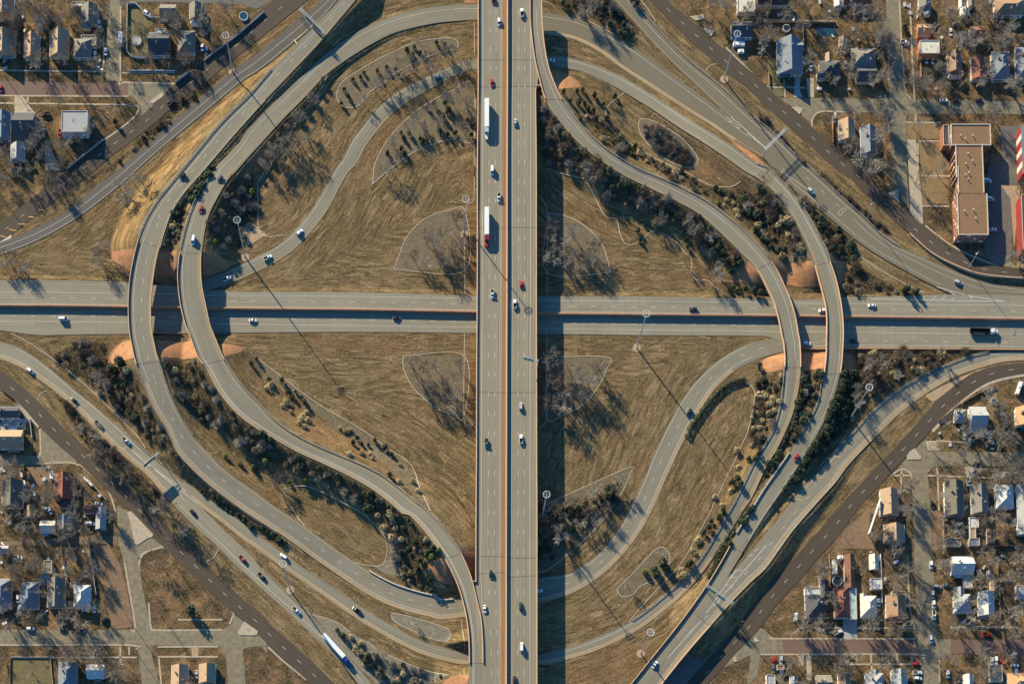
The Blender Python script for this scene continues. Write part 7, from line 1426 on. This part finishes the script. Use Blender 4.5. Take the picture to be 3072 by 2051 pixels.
truck('overpass', "F 2085,702", "F 2085,370", 'red', 'semi truck with red cab and white trailer on the overpass')
truck('x_eight', "N 895,1405", "N 648,1135", 'blue', 'semi truck with dark blue cab and white trailer at the lower left')
truck('cway_s', "H 2122,1446", "H 1872,1440", 'white', 'white dump truck with an empty dark bed at far right', 'dump')
def trailer(s, L, W, hh_, ang, label, mat='shed_white'):
    x, y, z = Gp(pts(s)[0], 1.5); root = empty('camper_trailer', (x, y, z), math.radians(-ang)); tag(root, label, 'trailer')
    mb = MB(); mb.hexa([(-L / 2, -W / 2, .5), (L / 2, -W / 2, .5), (L / 2, W / 2, .5), (-L / 2, W / 2, .5), (-L / 2 + .15, -W / 2 + .1, hh_), (L / 2 - .3, -W / 2 + .1, hh_), (L / 2 - .3, W / 2 - .1, hh_), (-L / 2 + .15, W / 2 - .1, hh_)]); mb.build('body', mat, root)
    mb = MB(); mb.box(-.4, -.35, hh_, .4, .35, hh_ + .25); mb.build('roof_hatch', 'galvanised', root); mb = MB(); mb.box(-L / 4, -W / 2 - .01, 1.2, L / 5, -W / 2 + .1, 1.8); mb.build('window', 'glass_dark', root)
    mb = MB(); mb.tube((L / 2, 0, .5), (L / 2 + 1.1, 0, .5), .06, .06, 6); mb.build('hitch', 'tyre', root)
    for sx in (-.5, .5):
        for sy in (-1, 1): mb = MB(); mb.tube((sx, sy * (W / 2 - .25), .33), (sx, sy * (W / 2 - .02), .33), .33, .33, 10); mb.build('wheel', 'tyre', root)
trailer("A 1060,347", 8.5, 2.5, 3.0, 92, 'white camper trailer parked on the upper left vertical street'); trailer("C 2105,392", 7.2, 2.5, 2.8, 0, 'white camper trailer below the dark slate house'); trailer("C 2123,452", 4.0, 2.2, 2.0, 0, 'short white box trailer just below the camper trailer')
trailer("P 680,537", 8.4, 2.6, 2.8, 90, 'long white trailer left of the red-brown roof'); trailer("P 732,452", 3.2, 2.4, 2.2, 0, 'small white trailer at the top of the red-brown roof'); trailer("L 2305,480", 8.5, 2.0, 2.4, -70, 'narrow white trailer at right edge inside the frontage curve'); trailer("I 455,1250", 5.0, 2.2, 2.6, 90, 'white trailer left of the red gabled house'); trailer("I 775,1300", 7.5, 1.6, 1.6, 45, 'slanted white trailer by the lower left frontage road')
trailer("A 2320,140", .1, .1, .1, 0, 'x') if False else None
print('COUNTS', CNT, {k: len(v) for k, v in OV.items()}, len(bpy.data.objects))
# ------------------------------------------------------------ camera, light
cam = bpy.data.cameras.new('Camera'); co = bpy.data.objects.new('Camera', cam); COL.objects.link(co)
co.location = CAM; co.rotation_euler = (TH, 0, 0); cam.sensor_width = 36; cam.sensor_fit = 'HORIZONTAL'; cam.lens = 36 * FPX / 3072
cam.shift_x = (1536 - CX) / 3072; cam.shift_y = (CY - 1025.5) / 3072; cam.clip_end = 6000; cam.clip_start = 1
S.camera = co
EL = math.radians(20.8); AZ = math.radians(35)
sl = bpy.data.lights.new('Sun', 'SUN'); so = bpy.data.objects.new('Sun', sl); COL.objects.link(so)
sl.energy = 5.0; sl.angle = math.radians(.5); sl.color = (1.0, .87, .60)
so.rotation_euler = Vector((math.sin(AZ) * math.cos(EL), -math.cos(AZ) * math.cos(EL), -math.sin(EL))).to_track_quat('-Z', 'Y').to_euler()
w = bpy.data.worlds.new('World'); S.world = w; w.use_nodes = True; nt = w.node_tree
sky = nt.nodes.new('ShaderNodeTexSky'); sky.sky_type = 'NISHITA'; sky.sun_disc = False; sky.sun_elevation = EL; sky.sun_rotation = -AZ; sky.ozone_density = 5.0; sky.dust_density = .3
bg = nt.nodes['Background']; bg.inputs[1].default_value = .085; tint = nt.nodes.new('ShaderNodeMix'); tint.data_type = 'RGBA'; tint.blend_type = 'MULTIPLY'; tint.inputs[0].default_value = 1; tint.inputs[7].default_value = (.5, .95, 1.15, 1); lk(nt, sky.outputs[0], tint.inputs[6]); lk(nt, tint.outputs[2], bg.inputs[0])
S.view_settings.view_transform = 'Standard'; S.view_settings.look = 'None'; S.view_settings.exposure = 1.08; S.view_settings.gamma = 1
S.cycles.max_bounces = 4; S.cycles.diffuse_bounces = 2
